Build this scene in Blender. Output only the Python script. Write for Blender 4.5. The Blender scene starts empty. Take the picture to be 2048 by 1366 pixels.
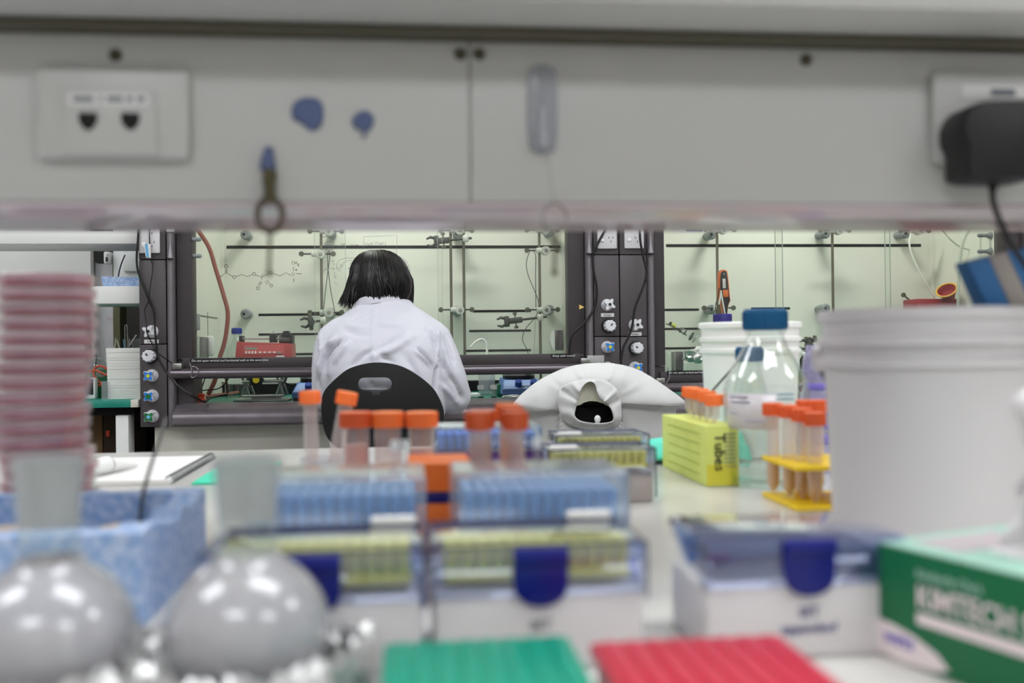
import bpy, bmesh, math, random
from mathutils import Vector, Matrix, noise
random.seed(7)
S = bpy.context.scene
COL = S.collection
V = Vector
PI = math.pi

# ---------------------------------------------------------------- camera
F = 1991.0
CAM = V((0, 0, 1.095))
YAW, PITCH, ROLL = math.radians(-6.0), math.radians(0.2), math.radians(-0.65)
CR = (Matrix.Rotation(YAW, 3, 'Z') @ Matrix.Rotation(PI/2 + PITCH, 3, 'X') @ Matrix.Rotation(ROLL, 3, 'Z'))
cd = bpy.data.cameras.new('camera')
cam = bpy.data.objects.new('camera', cd)
COL.objects.link(cam)
cam.matrix_world = Matrix.Translation(CAM) @ CR.to_4x4()
cd.sensor_width = 36.0
cd.lens = F / 2048 * 36.0
cd.clip_start = 0.02
cd.dof.use_dof = True
cd.dof.focus_distance = 3.55
cd.dof.aperture_fstop = 4.1
S.camera = cam

def ray(px, py):
    return CR @ V(((px - 1024) / F, -(py - 683) / F, -1.0))
def AY(px, py, y):
    d = ray(px, py); return CAM + d * (y / d.y)
def AZ(px, py, z):
    d = ray(px, py); return CAM + d * ((z - CAM.z) / d.z)
def AX(px, py, x):
    d = ray(px, py); return CAM + d * (x / d.x)
FWD = CR @ V((0, 0, -1))
def depth(p): return (V(p) - CAM).dot(FWD)
def mpp(p): return depth(p) / F          # metres per photo pixel at a point

BZ = 0.90      # bench top
YH = 3.78      # plane of the fume hood fronts
YB = 4.56      # back panel of the fume hoods
ZW = 0.885     # fume hood worksurface

# ---------------------------------------------------------------- materials
def lin(c):
    o = []
    for v in c[:3]:
        v = v / 255.0
        o.append(v / 12.92 if v <= 0.04045 else ((v + 0.055) / 1.055) ** 2.4)
    return (o[0], o[1], o[2], 1.0)

def pm(name, col, rough=0.5, metal=0.0, spec=0.5, bump=None, var=None, coat=0.0, trans=0.0, ior=1.45, sss=0.0, sheen=0.0):
    m = bpy.data.materials.new(name); m.use_nodes = True
    nt = m.node_tree; b = nt.nodes['Principled BSDF']
    b.inputs['Base Color'].default_value = lin(col)
    b.inputs['Roughness'].default_value = rough
    b.inputs['Metallic'].default_value = metal
    b.inputs['Specular IOR Level'].default_value = spec
    b.inputs['Coat Weight'].default_value = coat
    b.inputs['Transmission Weight'].default_value = trans
    b.inputs['IOR'].default_value = ior
    if sheen: b.inputs['Sheen Weight'].default_value = sheen
    if sss:
        b.inputs['Subsurface Weight'].default_value = sss
        b.inputs['Subsurface Radius'].default_value = (0.01, 0.01, 0.01)
    if bump or var:
        tc = nt.nodes.new('ShaderNodeTexCoord')
    if bump:
        n = nt.nodes.new('ShaderNodeTexNoise'); n.inputs['Scale'].default_value = bump[0]; n.inputs['Detail'].default_value = 4
        bp = nt.nodes.new('ShaderNodeBump'); bp.inputs['Strength'].default_value = bump[1]; bp.inputs['Distance'].default_value = bump[2] if len(bump) > 2 else 0.002
        nt.links.new(tc.outputs['Object'], n.inputs['Vector']); nt.links.new(n.outputs['Fac'], bp.inputs['Height'])
        nt.links.new(bp.outputs['Normal'], b.inputs['Normal'])
    if var:   # (other colour, scale, lo, hi)
        n2 = nt.nodes.new('ShaderNodeTexNoise'); n2.inputs['Scale'].default_value = var[1]; n2.inputs['Detail'].default_value = 5
        r = nt.nodes.new('ShaderNodeValToRGB')
        r.color_ramp.elements[0].position = var[2]; r.color_ramp.elements[1].position = var[3]
        r.color_ramp.elements[0].color = lin(col); r.color_ramp.elements[1].color = lin(var[0])
        nt.links.new(tc.outputs['Object'], n2.inputs['Vector']); nt.links.new(n2.outputs['Fac'], r.inputs['Fac'])
        nt.links.new(r.outputs['Color'], b.inputs['Base Color'])
    return m

def glassy(name, tint=(240, 246, 243), refl=1.45, rough=0.0, body=None, alpha=0.0, gain=1.0):
    """thin clear wall: see-through, Fresnel mirror on top, optionally part pigment (alpha)."""
    m = bpy.data.materials.new(name); m.use_nodes = True
    nt = m.node_tree; nt.nodes.clear()
    out = nt.nodes.new('ShaderNodeOutputMaterial')
    tr = nt.nodes.new('ShaderNodeBsdfTransparent'); tr.inputs['Color'].default_value = lin(tint)
    gl = nt.nodes.new('ShaderNodeBsdfGlossy'); gl.inputs['Roughness'].default_value = max(rough, 0.02)
    gl.inputs['Color'].default_value = (1, 1, 1, 1)
    fr = nt.nodes.new('ShaderNodeFresnel')
    ge = nt.nodes.new('ShaderNodeNewGeometry'); mr = nt.nodes.new('ShaderNodeMapRange')   # same mirror on both faces of a thin wall
    mr.inputs['To Min'].default_value = refl; mr.inputs['To Max'].default_value = 1.0/refl
    nt.links.new(ge.outputs['Backfacing'], mr.inputs['Value']); nt.links.new(mr.outputs['Result'], fr.inputs['IOR'])
    base = tr
    if alpha > 0:
        pb = nt.nodes.new('ShaderNodeBsdfPrincipled'); pb.inputs['Base Color'].default_value = lin(body or tint)
        pb.inputs['Roughness'].default_value = max(rough, 0.15)
        mx = nt.nodes.new('ShaderNodeMixShader'); mx.inputs['Fac'].default_value = alpha
        nt.links.new(tr.outputs[0], mx.inputs[1]); nt.links.new(pb.outputs[0], mx.inputs[2]); base = mx
    m2 = nt.nodes.new('ShaderNodeMixShader')
    if gain != 1.0:
        mu = nt.nodes.new('ShaderNodeMath'); mu.operation = 'MULTIPLY'; mu.inputs[1].default_value = gain; mu.use_clamp = True
        nt.links.new(fr.outputs[0], mu.inputs[0]); nt.links.new(mu.outputs[0], m2.inputs['Fac'])
    else:
        nt.links.new(fr.outputs[0], m2.inputs['Fac'])
    nt.links.new(base.outputs[0], m2.inputs[1]); nt.links.new(gl.outputs[0], m2.inputs[2])
    nt.links.new(m2.outputs[0], out.inputs['Surface'])
    return m

def emis(name, col, s):
    m = bpy.data.materials.new(name); m.use_nodes = True
    nt = m.node_tree; b = nt.nodes['Principled BSDF']
    b.inputs['Base Color'].default_value = (0.8, 0.8, 0.8, 1)
    b.inputs['Emission Color'].default_value = lin(col); b.inputs['Emission Strength'].default_value = s
    return m

MT = dict(
    wall=pm('wall paint', (222, 221, 216), 0.8, bump=(60, 0.05)),
    ceil=pm('ceiling tile', (235, 234, 230), 0.9),
    floor=pm('vinyl floor', (150, 150, 148), 0.4, var=((128, 128, 128), 40, 0.4, 0.7)),
    bench=pm('white laminate', (208, 206, 200), 0.22, spec=0.5, var=((201, 199, 193), 6, 0.4, 0.7)),
    panel=pm('service panel laminate', (195, 194, 191), 0.38, bump=(300, 0.03)),
    under=pm('satin underside laminate', (206, 192, 195), 0.14, spec=0.10),
    olive=pm('olive anodised rail', (92, 88, 74), 0.45, metal=0.3),
    hood=pm('hood grey paint', (82, 76, 79), 0.42, bump=(500, 0.08, 0.001), var=((76, 71, 73), 8, 0.4, 0.7)),
    hood2=pm('hood dark paint', (66, 60, 62), 0.5, bump=(500, 0.08, 0.001)),
    post=pm('hood post aluminium', (128, 122, 126), 0.36, metal=0.45),
    bar=pm('hood handle aluminium', (104, 96, 102), 0.28, metal=0.6),
    sill=pm('hood sill', (112, 105, 110), 0.34, metal=0.35, var=((100, 93, 98), 14, 0.35, 0.75)),
    gap=pm('black gap', (14, 13, 13), 0.7),
    liner=pm('hood liner', (229, 230, 219), 0.5, var=((223, 225, 213), 3, 0.35, 0.75)),
    slot=pm('baffle slot', (16, 17, 16), 0.9),
    green=pm('green worktop', (30, 132, 112), 0.4, var=((44, 148, 128), 9, 0.4, 0.75)),
    beige=pm('cabinet cream', (218, 216, 204), 0.5),
    white=pm('white plastic', (236, 236, 234), 0.4),
    white2=pm('soft white plastic', (228, 226, 224), 0.5),
    pail=pm('pail polypropylene', (228, 225, 226), 0.42, sss=0.1),
    pail2=pm('far pail polypropylene', (240, 240, 236), 0.42, sss=0.1),
    socket=pm('outlet plastic', (214, 212, 214), 0.35),
    black=pm('black plastic', (20, 20, 22), 0.45),
    rubber=pm('black rubber cable', (14, 13, 14), 0.5),
    chairblack=pm('black polyurethane', (17, 17, 18), 0.5, bump=(700, 0.15, 0.001)),
    steel=pm('brushed steel', (165, 165, 160), 0.3, metal=0.9),
    rod=pm('steel rod', (120, 116, 104), 0.34, metal=0.75),
    zinc=pm('cast zinc', (205, 208, 200), 0.4, metal=0.3),
    darkzinc=pm('dark cast clamp', (72, 74, 70), 0.5, metal=0.3),
    screw=pm('olive dark screw', (74, 70, 56), 0.5, metal=0.4),
    thumb=pm('thumb screw disc', (98, 98, 82), 0.45, metal=0.3),
    mount=pm('grey rod mount', (142, 148, 150), 0.5),
    redhose=pm('red rubber hose', (152, 88, 76), 0.55),
    redhose2=pm('bright red hose', (196, 84, 58), 0.5),
    pumpred=pm('pump enamel red', (172, 62, 60), 0.45),
    pumpface=pm('pump face red', (210, 98, 94), 0.45),
    lcd=pm('grey display', (150, 152, 138), 0.3),
    cap_blue=pm('blue screw cap', (12, 88, 134), 0.42),
    cap_violet=pm('violet blue cap', (44, 38, 150), 0.45),
    cap_orange=pm('orange screw cap', (255, 132, 64), 0.42, sss=0.05),
    cap_dark=pm('dark orange screw cap', (228, 100, 50), 0.42),
    orange=pm('orange plastic', (255, 126, 40), 0.5),
    orange2=pm('orange red block', (226, 78, 46), 0.5),
    navy=pm('navy latch plastic', (12, 24, 124), 0.35),
    navy2=pm('navy tray plastic', (24, 18, 104), 0.4),
    purple=pm('purple tray', (74, 36, 110), 0.4),
    tipblue=pm('blue pipette tip', (54, 108, 200), 0.6),
    tippale=glassy('pale blue pipette tip', (170, 208, 250), 1.2, 0.4, (104, 166, 230), 0.8),
    tipyellow=glassy('yellow pipette tip', (254, 250, 170), 1.2, 0.4, (255, 248, 112), 0.8),
    trayyellow=pm('yellow tip tray', (232, 222, 40), 0.45),
    boxwhite=pm('tip box base', (226, 222, 222), 0.4),
    boxgrey=pm('tip box grey base', (166, 158, 152), 0.45),
    darktray=pm('dark tip tray', (44, 52, 78), 0.45),
    teal=pm('green tube rack', (20, 152, 124), 0.35),
    tealdark=pm('green rack cap', (14, 134, 112), 0.35),
    crimson=pm('red tube rack', (200, 48, 72), 0.35),
    crimsondark=pm('red rack cap', (186, 36, 60), 0.35),
    kim=pm('green carton', (8, 108, 66), 0.5),
    kimw=pm('white print', (238, 226, 226), 0.6),
    kimpale=pm('pale green carton edge', (170, 214, 194), 0.5),
    purpleprint=pm('violet print', (120, 106, 196), 0.6),
    navyprint=pm('navy print', (52, 56, 130), 0.6),
    greyprint=pm('grey print', (120, 124, 132), 0.6),
    lime=pm('lime carton', (214, 224, 122), 0.55, var=((206, 216, 108), 25, 0.4, 0.7)),
    limegold=pm('lime gold carton', (206, 200, 62), 0.55),
    ink=pm('black ink', (22, 22, 22), 0.6),
    yellow=pm('yellow rack plastic', (240, 204, 28), 0.42),
    amber=pm('amber liquid', (206, 150, 40), 0.3),
    foam=pm('blue foam', (138, 168, 212), 0.85, bump=(140, 0.5, 0.004), var=((184, 200, 226), 130, 0.40, 0.62)),
    cork=pm('cork', (196, 178, 158), 0.8),
    tack=pm('blue adhesive putty', (92, 104, 140), 0.8, bump=(90, 0.3)),
    brass=pm('tarnished brass', (88, 82, 58), 0.45, metal=0.6),
    coat=pm('white lab coat cotton', (199, 199, 207), 0.85, bump=(900, 0.12, 0.001), sheen=0.1),
    coat2=pm('white draped coat cotton', (198, 198, 196), 0.85, bump=(900, 0.12, 0.001)),
    cream=pm('cream collar lining', (214, 212, 194), 0.85),
    skin=pm('skin', (222, 178, 150), 0.55, sss=0.08),
    hair=pm('black hair', (17, 15, 15), 0.45, spec=0.35),
    hair2=pm('dark brown hair', (38, 33, 31), 0.4, spec=0.45),
    trousers=pm('dark trousers', (40, 42, 52), 0.8),
    shoe=pm('black shoe', (22, 22, 24), 0.5),
    paper=pm('paper', (222, 221, 217), 0.75),
    paperedge=pm('stacked paper', (232, 232, 226), 0.8),
    mint=pm('mint green plastic', (64, 206, 168), 0.45),
    mintcloth=pm('mint nonwoven cloth', (92, 206, 184), 0.75, bump=(250, 0.2)),
    foil=pm('aluminium foil', (214, 214, 212), 0.34, metal=0.7),
    hotblue=pm('blue stirrer enamel', (92, 128, 190), 0.4),
    hotblue2=pm('pale blue stirrer deck', (150, 176, 222), 0.4),
    knobblue=pm('blue dial', (36, 70, 160), 0.4),
    faceblue=pm('blue knob face', (44, 124, 210), 0.4),
    facegreen=pm('green knob face', (26, 112, 56), 0.4),
    faceyellow=pm('yellow knob dot', (210, 206, 60), 0.4),
    facelight=pm('light blue knob dot', (120, 190, 230), 0.4),
    knobwhite=pm('knob plastic', (222, 222, 226), 0.38),
    agar=glassy('red agar', (240, 150, 165), 1.2, 0.3, (206, 96, 118), 0.75),
    agar2=pm('dark red agar', (130, 34, 56), 0.3),
    cardboard=pm('brown cardboard', (122, 92, 62), 0.8),
    dark=pm('recess shade', (14, 12, 11), 0.9),  # shade of unlit spaces put into the colour
    olivejamb=pm('olive door jamb', (98, 96, 66), 0.6),
    door=pm('pale door', (206, 203, 206), 0.5),
    redink=pm('red ink', (190, 110, 120), 0.6),
    devorange=pm('tester orange', (232, 120, 60), 0.45),
    devblack=pm('tester black', (30, 28, 28), 0.5),
    redcup=pm('red funnel', (150, 34, 44), 0.45),
    yellowrim=pm('yellow funnel rim', (238, 184, 76), 0.45),
    tubing=glassy('clear tubing', (232, 236, 228), 1.5, 0.1, (235, 238, 232), 0.35),
    whitehose=pm('white hose', (238, 240, 232), 0.4),
    blueslip=pm('blue paper', (52, 112, 168), 0.55),
    stripegrey=pm('grey band', (164, 156, 150), 0.6),
    stripeblue=pm('light blue stripe', (96, 172, 218), 0.5),
    glass=glassy('clear glass', (251, 253, 252), 1.5),
    sash=glassy('sash glass', (252, 253, 251), 1.45, gain=0.8),
    glassedge=glassy('glass edge', (196, 212, 204), 1.45, 0.1, (214, 224, 216), 0.6),
    plastic=glassy('clear plastic', (246, 246, 248), 1.42, 0.08, (236, 236, 240), 0.14),
    dish=glassy('petri dish plastic', (253, 246, 248), 1.42, 0.08, (236, 214, 220), 0.13),
    lid=glassy('bluish clear lid', (240, 244, 254), 1.56, 0.02, (112, 138, 220), 0.065, gain=1.6),
    lidclear=glassy('frosted clear lid', (246, 250, 253), 1.45, 0.2, (196, 218, 238), 0.12, gain=1.0),
    lidnavy=glassy('navy tinted lid', (244, 247, 253), 1.5, 0.02, (90, 104, 170), 0.035, gain=1.0),
    tubewall=glassy('tube polypropylene', (253, 250, 249), 1.38, 0.12, (240, 234, 232), 0.15),
    pinkfill=glassy('pink suspension', (248, 206, 198), 1.2, 0.2, (246, 186, 172), 0.7),
    peach=glassy('peach film', (248, 226, 214), 1.33, 0.2, (232, 196, 178), 0.24),
    amberfill=glassy('amber solution', (250, 222, 160), 1.25, 0.2, (232, 188, 96), 0.45),
    frost=glassy('ground glass', (226, 230, 230), 1.4, 0.25, (206, 208, 208), 0.45),
    water=glassy('water surface', (236, 243, 240), 1.33),
    bag=glassy('clear bag', (238, 236, 250), 1.45, 0.05, (214, 210, 236), 0.25),
    tissue=pm('tissue', (236, 234, 234), 0.85, sss=0.1),
    lamp=emis('fluorescent diffuser', (248, 250, 255), 11.0),
)
MT['flask'] = glassy('cloudy flask glass', (214, 214, 216), 1.5, 0.04, (204, 203, 206), 0.62)

# ---------------------------------------------------------------- mesh builder
def smooth(pts, k=6):
    pts = [V(p) for p in pts]
    if len(pts) < 3: return pts
    out = []
    for i in range(len(pts) - 1):
        p0 = pts[max(i-1, 0)]; p1 = pts[i]; p2 = pts[i+1]; p3 = pts[min(i+2, len(pts)-1)]
        for j in range(k):
            t = j / k; t2 = t*t; t3 = t2*t
            out.append(0.5*((2*p1) + (p2-p0)*t + (2*p0-5*p1+4*p2-p3)*t2 + (3*p1-p0-3*p2+p3)*t3))
    out.append(pts[-1])
    return out

def axes(d):
    d = V(d).normalized()
    up = V((0, 0, 1)) if abs(d.z) < 0.95 else V((1, 0, 0))
    a = d.cross(up).normalized(); b = d.cross(a).normalized()
    return a, b

class MB:
    def __init__(s): s.v, s.f, s.m = [], [], []
    def add(s, vs, fs, m=0, M=None):
        b = len(s.v)
        for p in vs:
            p = V(p); s.v.append(M @ p if M is not None else p)
        for f in fs: s.f.append([b + i for i in f]); s.m.append(m)
        return s
    def bm(s, bm_, m=0, M=None):
        bm_.verts.index_update()
        s.add([v.co.copy() for v in bm_.verts], [[v.index for v in f.verts] for f in bm_.faces], m, M); bm_.free(); return s
    def box(s, lo, hi, m=0, M=None, r=0.0, seg=2):
        lo, hi = V(lo), V(hi)
        bm_ = bmesh.new(); bmesh.ops.create_cube(bm_, size=1.0)
        c, d = (lo+hi)/2, hi-lo
        for v in bm_.verts: v.co = V((v.co.x*d.x, v.co.y*d.y, v.co.z*d.z)) + c
        if r > 0:
            r = min(r, 0.49*min(abs(d.x), abs(d.y), abs(d.z)))
            bmesh.ops.bevel(bm_, geom=list(bm_.edges), offset=r, segments=seg, profile=0.5, affect='EDGES')
        return s.bm(bm_, m, M)
    def cyl(s, p0, p1, r0, r1=None, n=20, m=0, cap=True, M=None):
        p0, p1 = V(p0), V(p1); r1 = r0 if r1 is None else r1
        a, b = axes(p1-p0)
        vs = []
        for p, r in ((p0, r0), (p1, r1)):
            for i in range(n):
                t = 2*PI*i/n; vs.append(p + a*(math.cos(t)*r) + b*(math.sin(t)*r))
        fs = [[i, (i+1) % n, n+(i+1) % n, n+i] for i in range(n)]
        if cap: fs += [list(range(n))[::-1], list(range(n, 2*n))]
        return s.add(vs, fs, m, M)
    def lathe(s, prof, n=32, M=None, m=0, loop=False):
        """prof: (r, z) list; r == 0 closes to a pole; loop joins last to first (a wall with thickness)."""
        vs, fs, rows = [], [], []
        for r, z in prof:
            if r < 1e-6: rows.append([len(vs)]); vs.append((0, 0, z))
            else:
                rows.append(list(range(len(vs), len(vs)+n)))
                vs += [(r*math.cos(2*PI*i/n), r*math.sin(2*PI*i/n), z) for i in range(n)]
        pairs = list(zip(rows, rows[1:])) + ([(rows[-1], rows[0])] if loop else [])
        for A, B in pairs:
            for i in range(n):
                j = (i+1) % n
                if len(A) == 1 and len(B) == 1: break
                if len(A) == 1: fs.append([A[0], B[j], B[i]][::-1])
                elif len(B) == 1: fs.append([A[i], A[j], B[0]])
                else: fs.append([A[i], A[j], B[j], B[i]])
        return s.add(vs, fs, m, M)
    def tube(s, pts, r, n=8, m=0, cap=True, closed=False, M=None):
        pts = [V(p) for p in pts]; N = len(pts)
        R = r if isinstance(r, (list, tuple)) else [r]*N
        vs, fs = [], []
        t0 = (pts[1]-pts[0]).normalized(); a, b = axes(t0)
        for i, p in enumerate(pts):
            if closed: t = (pts[(i+1) % N]-pts[i-1]).normalized()
            else: t = (pts[min(i+1, N-1)]-pts[max(i-1, 0)]).normalized()
            a = (a - t*a.dot(t))
            if a.length < 1e-6: a, _ = axes(t)
            a.normalize(); b = t.cross(a)
            for k in range(n):
                q = 2*PI*k/n; vs.append(p + a*(math.cos(q)*R[i]) + b*(math.sin(q)*R[i]))
        for i in range(N if closed else N-1):
            j = (i+1) % N
            for k in range(n):
                l = (k+1) % n; fs.append([i*n+k, i*n+l, j*n+l, j*n+k])
        if cap and not closed: fs += [list(range(n))[::-1], list(range((N-1)*n, N*n))]
        return s.add(vs, fs, m, M)
    def sphere(s, c, r, n=16, m=0, M=None, sc=(1, 1, 1)):
        bm_ = bmesh.new(); bmesh.ops.create_uvsphere(bm_, u_segments=n, v_segments=max(6, n*2//3), radius=1.0)
        for v in bm_.verts: v.co = V((v.co.x*r*sc[0], v.co.y*r*sc[1], v.co.z*r*sc[2])) + V(c)
        return s.bm(bm_, m, M)
    def prism(s, poly, d, m=0, M=None, r=0.0):
        """poly: 2-D outline in local xz, extruded along y from 0 to d."""
        bm_ = bmesh.new()
        vs = [bm_.verts.new((p[0], 0, p[1])) for p in poly]
        f = bm_.faces.new(vs)
        ex = bmesh.ops.extrude_face_region(bm_, geom=[f])
        for e in ex['geom']:
            if isinstance(e, bmesh.types.BMVert): e.co.y += d
        bmesh.ops.recalc_face_normals(bm_, faces=bm_.faces)
        if r > 0:
            ed = [e for e in bm_.edges if abs(e.verts[0].co.y-e.verts[1].co.y) < 1e-7]
            bmesh.ops.bevel(bm_, geom=ed, offset=r, segments=2, profile=0.5, affect='EDGES')
        return s.bm(bm_, m, M)
    def grid(s, fn, nu, nv, m=0, wrapu=False):
        vs = [fn(i/(nu if wrapu else nu-1), j/(nv-1)) for j in range(nv) for i in range(nu)]
        fs = []
        for j in range(nv-1):
            for i in range(nu if wrapu else nu-1):
                k = (i+1) % nu
                fs.append([j*nu+i, j*nu+k, (j+1)*nu+k, (j+1)*nu+i])
        return s.add(vs, fs, m)

MW = {}   # world matrices of roots and parts (none are scaled)
def mw(o): return MW.get(o.name, Matrix.Identity(4))

def part(name, mb, mats, parent=None, local=True, ang=38, mods=None):
    """link the builder's geometry as ONE mesh object; world-space geometry is moved into the parent's frame."""
    if not isinstance(mats, (list, tuple)): mats = [mats]
    me = bpy.data.meshes.new(name)
    vs = mb.v
    P = mw(parent) if parent else Matrix.Identity(4)
    if parent and not local:
        I = P.inverted(); vs = [I @ p for p in vs]
    me.from_pydata([tuple(p) for p in vs], [], mb.f)
    for mm in mats: me.materials.append(MT[mm] if isinstance(mm, str) else mm)
    me.polygons.foreach_set('material_index', mb.m)
    me.polygons.foreach_set('use_smooth', [True]*len(me.polygons))
    bm_ = bmesh.new(); bm_.from_mesh(me); bmesh.ops.recalc_face_normals(bm_, faces=bm_.faces); bm_.to_mesh(me); bm_.free()
    me.set_sharp_from_angle(angle=math.radians(ang))
    me.update()
    o = bpy.data.objects.new(name, me); COL.objects.link(o)
    if parent: o.parent = parent
    MW[o.name] = P.copy()
    for md in mods or ():
        x = o.modifiers.new(md[0], md[1])
        for k, val in md[2].items(): setattr(x, k, val)
    return o

def tag(o, label=None, cat=None, group=None, kind=None):
    if label: o['label'] = label
    if cat: o['category'] = cat
    if group: o['group'] = group
    if kind: o['kind'] = kind
    return o

def thing(name, label, cat, loc=(0, 0, 0), rz=0.0, group=None, rot=None):
    o = bpy.data.objects.new(name, None); COL.objects.link(o); o.empty_display_size = 0.05
    M = Matrix.Translation(V(loc)) @ (rot.to_4x4() if rot is not None else Matrix.Rotation(rz, 4, 'Z'))
    o.matrix_world = M; MW[o.name] = M
    return tag(o, label, cat, group)

def mono(name, label, cat, mb, mats, loc=(0, 0, 0), rz=0.0, group=None, rot=None, local=True, **k):
    """a thing that is one mesh, its geometry given around its own base (local) or in the room (local=False)."""
    M = Matrix.Translation(V(loc)) @ (rot.to_4x4() if rot is not None else Matrix.Rotation(rz, 4, 'Z'))
    if not local:
        I = M.inverted(); mb.v = [I @ p for p in mb.v]
    o = part(name, mb, mats, None, True, **k)
    o.matrix_world = M; MW[o.name] = M
    return tag(o, label, cat, group)

def struct(name, mb, mats, **k):
    o = part(name, mb, mats, None, True, **k); o['kind'] = 'structure'; return o

def kids(o): return [c for c in COL.objects if c.parent == o]
def dup(root, loc, rz=0.0, label=None, rot=None):
    def cp(o, p):
        c = o.copy(); COL.objects.link(c)
        if p is not None: c.parent = p
        for ch in KID.get(o.name, []): cp(ch, c)
        return c
    build_kids()
    c = cp(root, None)
    c.matrix_world = Matrix.Translation(V(loc)) @ (rot.to_4x4() if rot is not None else Matrix.Rotation(rz, 4, 'Z'))
    MW[c.name] = c.matrix_world.copy()
    if label: c['label'] = label
    return c
KID = {}
def build_kids():
    KID.clear()
    for o in COL.objects:
        if o.parent: KID.setdefault(o.parent.name, []).append(o)

def text_mb(txt, size, M, extr=0.0004, align='LEFT', sx=1.0, ital=0.0, bold=0.0):
    cu = bpy.data.curves.new('lettering', 'FONT'); cu.body = txt; cu.size = size; cu.extrude = extr; cu.align_x = align
    cu.resolution_u = 3; cu.shear = ital; cu.offset = bold
    o = bpy.data.objects.new('lettering', cu); COL.objects.link(o)
    dg = bpy.context.evaluated_depsgraph_get(); dg.update()
    me = bpy.data.meshes.new_from_object(o.evaluated_get(dg))
    mb = MB(); mb.add([V((v.co.x*sx, v.co.y, v.co.z)) for v in me.vertices], [list(p.vertices) for p in me.polygons], 0, M)
    bpy.data.objects.remove(o); bpy.data.curves.remove(cu); bpy.data.meshes.remove(me)
    return mb
RX90 = Matrix.Rotation(PI/2, 4, 'X')     # text lying in xy -> standing, facing -y
def TR(p): return Matrix.Translation(V(p))
# ================================================================ setting
def slab(name, lo, hi, m): return struct(name, MB().box(lo, hi), m)
RX0, RX1, RY0, RY1, RZ1 = -4.2, 4.6, -2.6, 6.2, 2.75
slab('floor', (RX0, RY0, -0.1), (RX1, RY1, 0), 'floor')
slab('ceiling', (RX0, RY0, RZ1), (RX1, RY1, RZ1+0.1), 'ceil')
slab('wall_left', (RX0-0.1, RY0, 0), (RX0, RY1, RZ1), 'wall')
slab('wall_right', (RX1, RY0, 0), (RX1+0.1, RY1, RZ1), 'wall')
slab('wall_front', (RX0, RY0-0.1, 0), (RX1, RY0, RZ1), 'wall')
slab('wall_back', (RX0, RY1, 0), (RX1, RY1+0.1, RZ1), 'wall')

def X(px, py=650, y=YH): return AY(px, py, y).x
def Z(px, py, y=YH): return AY(px, py, y).z
def bxw(mb, x0, x1, y0, y1, z0, z1, m=0, r=0.0): return mb.box((x0, y0, z0), (x1, y1, z1), m, r=r)

# pieces of the room seen past the left end of the hoods
yp = 5.35
mb = MB(); bxw(mb, -3.2, X(184, 700, yp), yp, yp+0.1, 0, RZ1); struct('wall_left_return', mb, 'wall')
mb = MB(); bxw(mb, X(184, 700, yp), X(190, 700, yp), yp-0.01, yp+0.06, 0, Z(190, 490, yp)); struct('trim_1', mb, pm('grey trim', (140, 138, 136), 0.6))
dr = thing('door_1', None, None, (X(208, 700, yp), yp, 0)); dr['kind'] = 'structure'
for k_ in ('label', 'category'):
    if k_ in dr: del dr[k_]
mb = MB(); bxw(mb, X(190, 700, yp), X(228.5, 700, yp), yp+0.02, yp+0.06, 0.02, Z(208, 524, yp)); part('door_leaf', mb, 'door', dr, False)
mb = text_mb('No food', 0.0095, TR(AY(213.5, 638, yp+0.016)) @ RX90); part('lettering', mb, 'redink', dr, False)
mb = text_mb('or', 0.0095, TR(AY(222, 644, yp+0.016)) @ RX90); part('lettering', mb, 'redink', dr, False)
mb = MB(); bxw(mb, X(228.5, 650, yp), X(242, 650, yp), yp-0.02, yp+0.1, 0, 2.2); struct('trim_2', mb, 'olivejamb')
mb = MB(); bxw(mb, X(228, 650, yp), X(330, 650, yp), yp+0.5, yp+0.55, 0, 2.3); struct('wall_behind_doorway', mb, 'dark')  # near-black wall stands in for the darkness of the open doorway
mb = MB(); bxw(mb, X(226.5, 500, 5.2), X(300, 500, 5.2), 5.2, 5.3, Z(250, 612, 5.2), RZ1); struct('wall_over_doorway', mb, pm('white bulkhead', (240, 240, 238), 0.6))
mb = MB(); bxw(mb, X(246, 520, 5.18), X(282, 520, 5.18), 5.17, 5.2, Z(262, 543, 5.18), Z(262, 497, 5.18), r=0.006)
mono('switch_plate', 'square white blank plate on the white wall above the speckled foam tray', 'switch plate', mb, 'white', local=False)
mb = MB(); bxw(mb, X(192, 510, 5.25), X(227, 510, 5.25), 5.24, 5.3, Z(200, 526, 5.25), 2.2); struct('trim_3', mb, 'gap')
t = thing('wall_switch', 'small white wall thermostat under the upper shelf by dark panel', 'thermostat', AY(216, 528, 5.2))
mb = MB(); bxw(mb, X(209.5, 515, 5.2), X(222.5, 515, 5.2), 5.18, 5.24, Z(216, 528, 5.2), Z(216, 504, 5.2), r=0.006); part('case', mb, 'white', t, False)
mb = MB(); bxw(mb, X(214, 515, 5.2), X(218, 515, 5.2), 5.175, 5.181, Z(216, 524, 5.2), Z(216, 515, 5.2)); part('display', mb, 'black', t, False)
mb = MB(); bxw(mb, X(214, 510, 5.2), X(218, 510, 5.2), 5.172, 5.181, Z(216, 511, 5.2), Z(216, 507, 5.2)); part('slider', mb, 'white2', t, False)
# white upright with cap in front of the wall
t = thing('shelf_upright', 'pale shelving upright with square cap behind the petri dish stack', 'shelf upright', (X(176, 700, 4.7), 4.7, 0))
mb = MB(); bxw(mb, X(172, 700, 4.7), X(178, 700, 4.7), 4.68, 4.74, 0, Z(176, 642, 4.7)); part('post', mb, pm('upright grey', (186, 185, 176), 0.5), t, False)
mb = MB(); bxw(mb, X(166, 640, 4.7), X(181.5, 640, 4.7), 4.66, 4.76, Z(176, 642, 4.7), Z(176, 635.5, 4.7), r=0.004); part('cap', mb, pm('upright cap', (205, 203, 192), 0.5), t, False)

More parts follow.
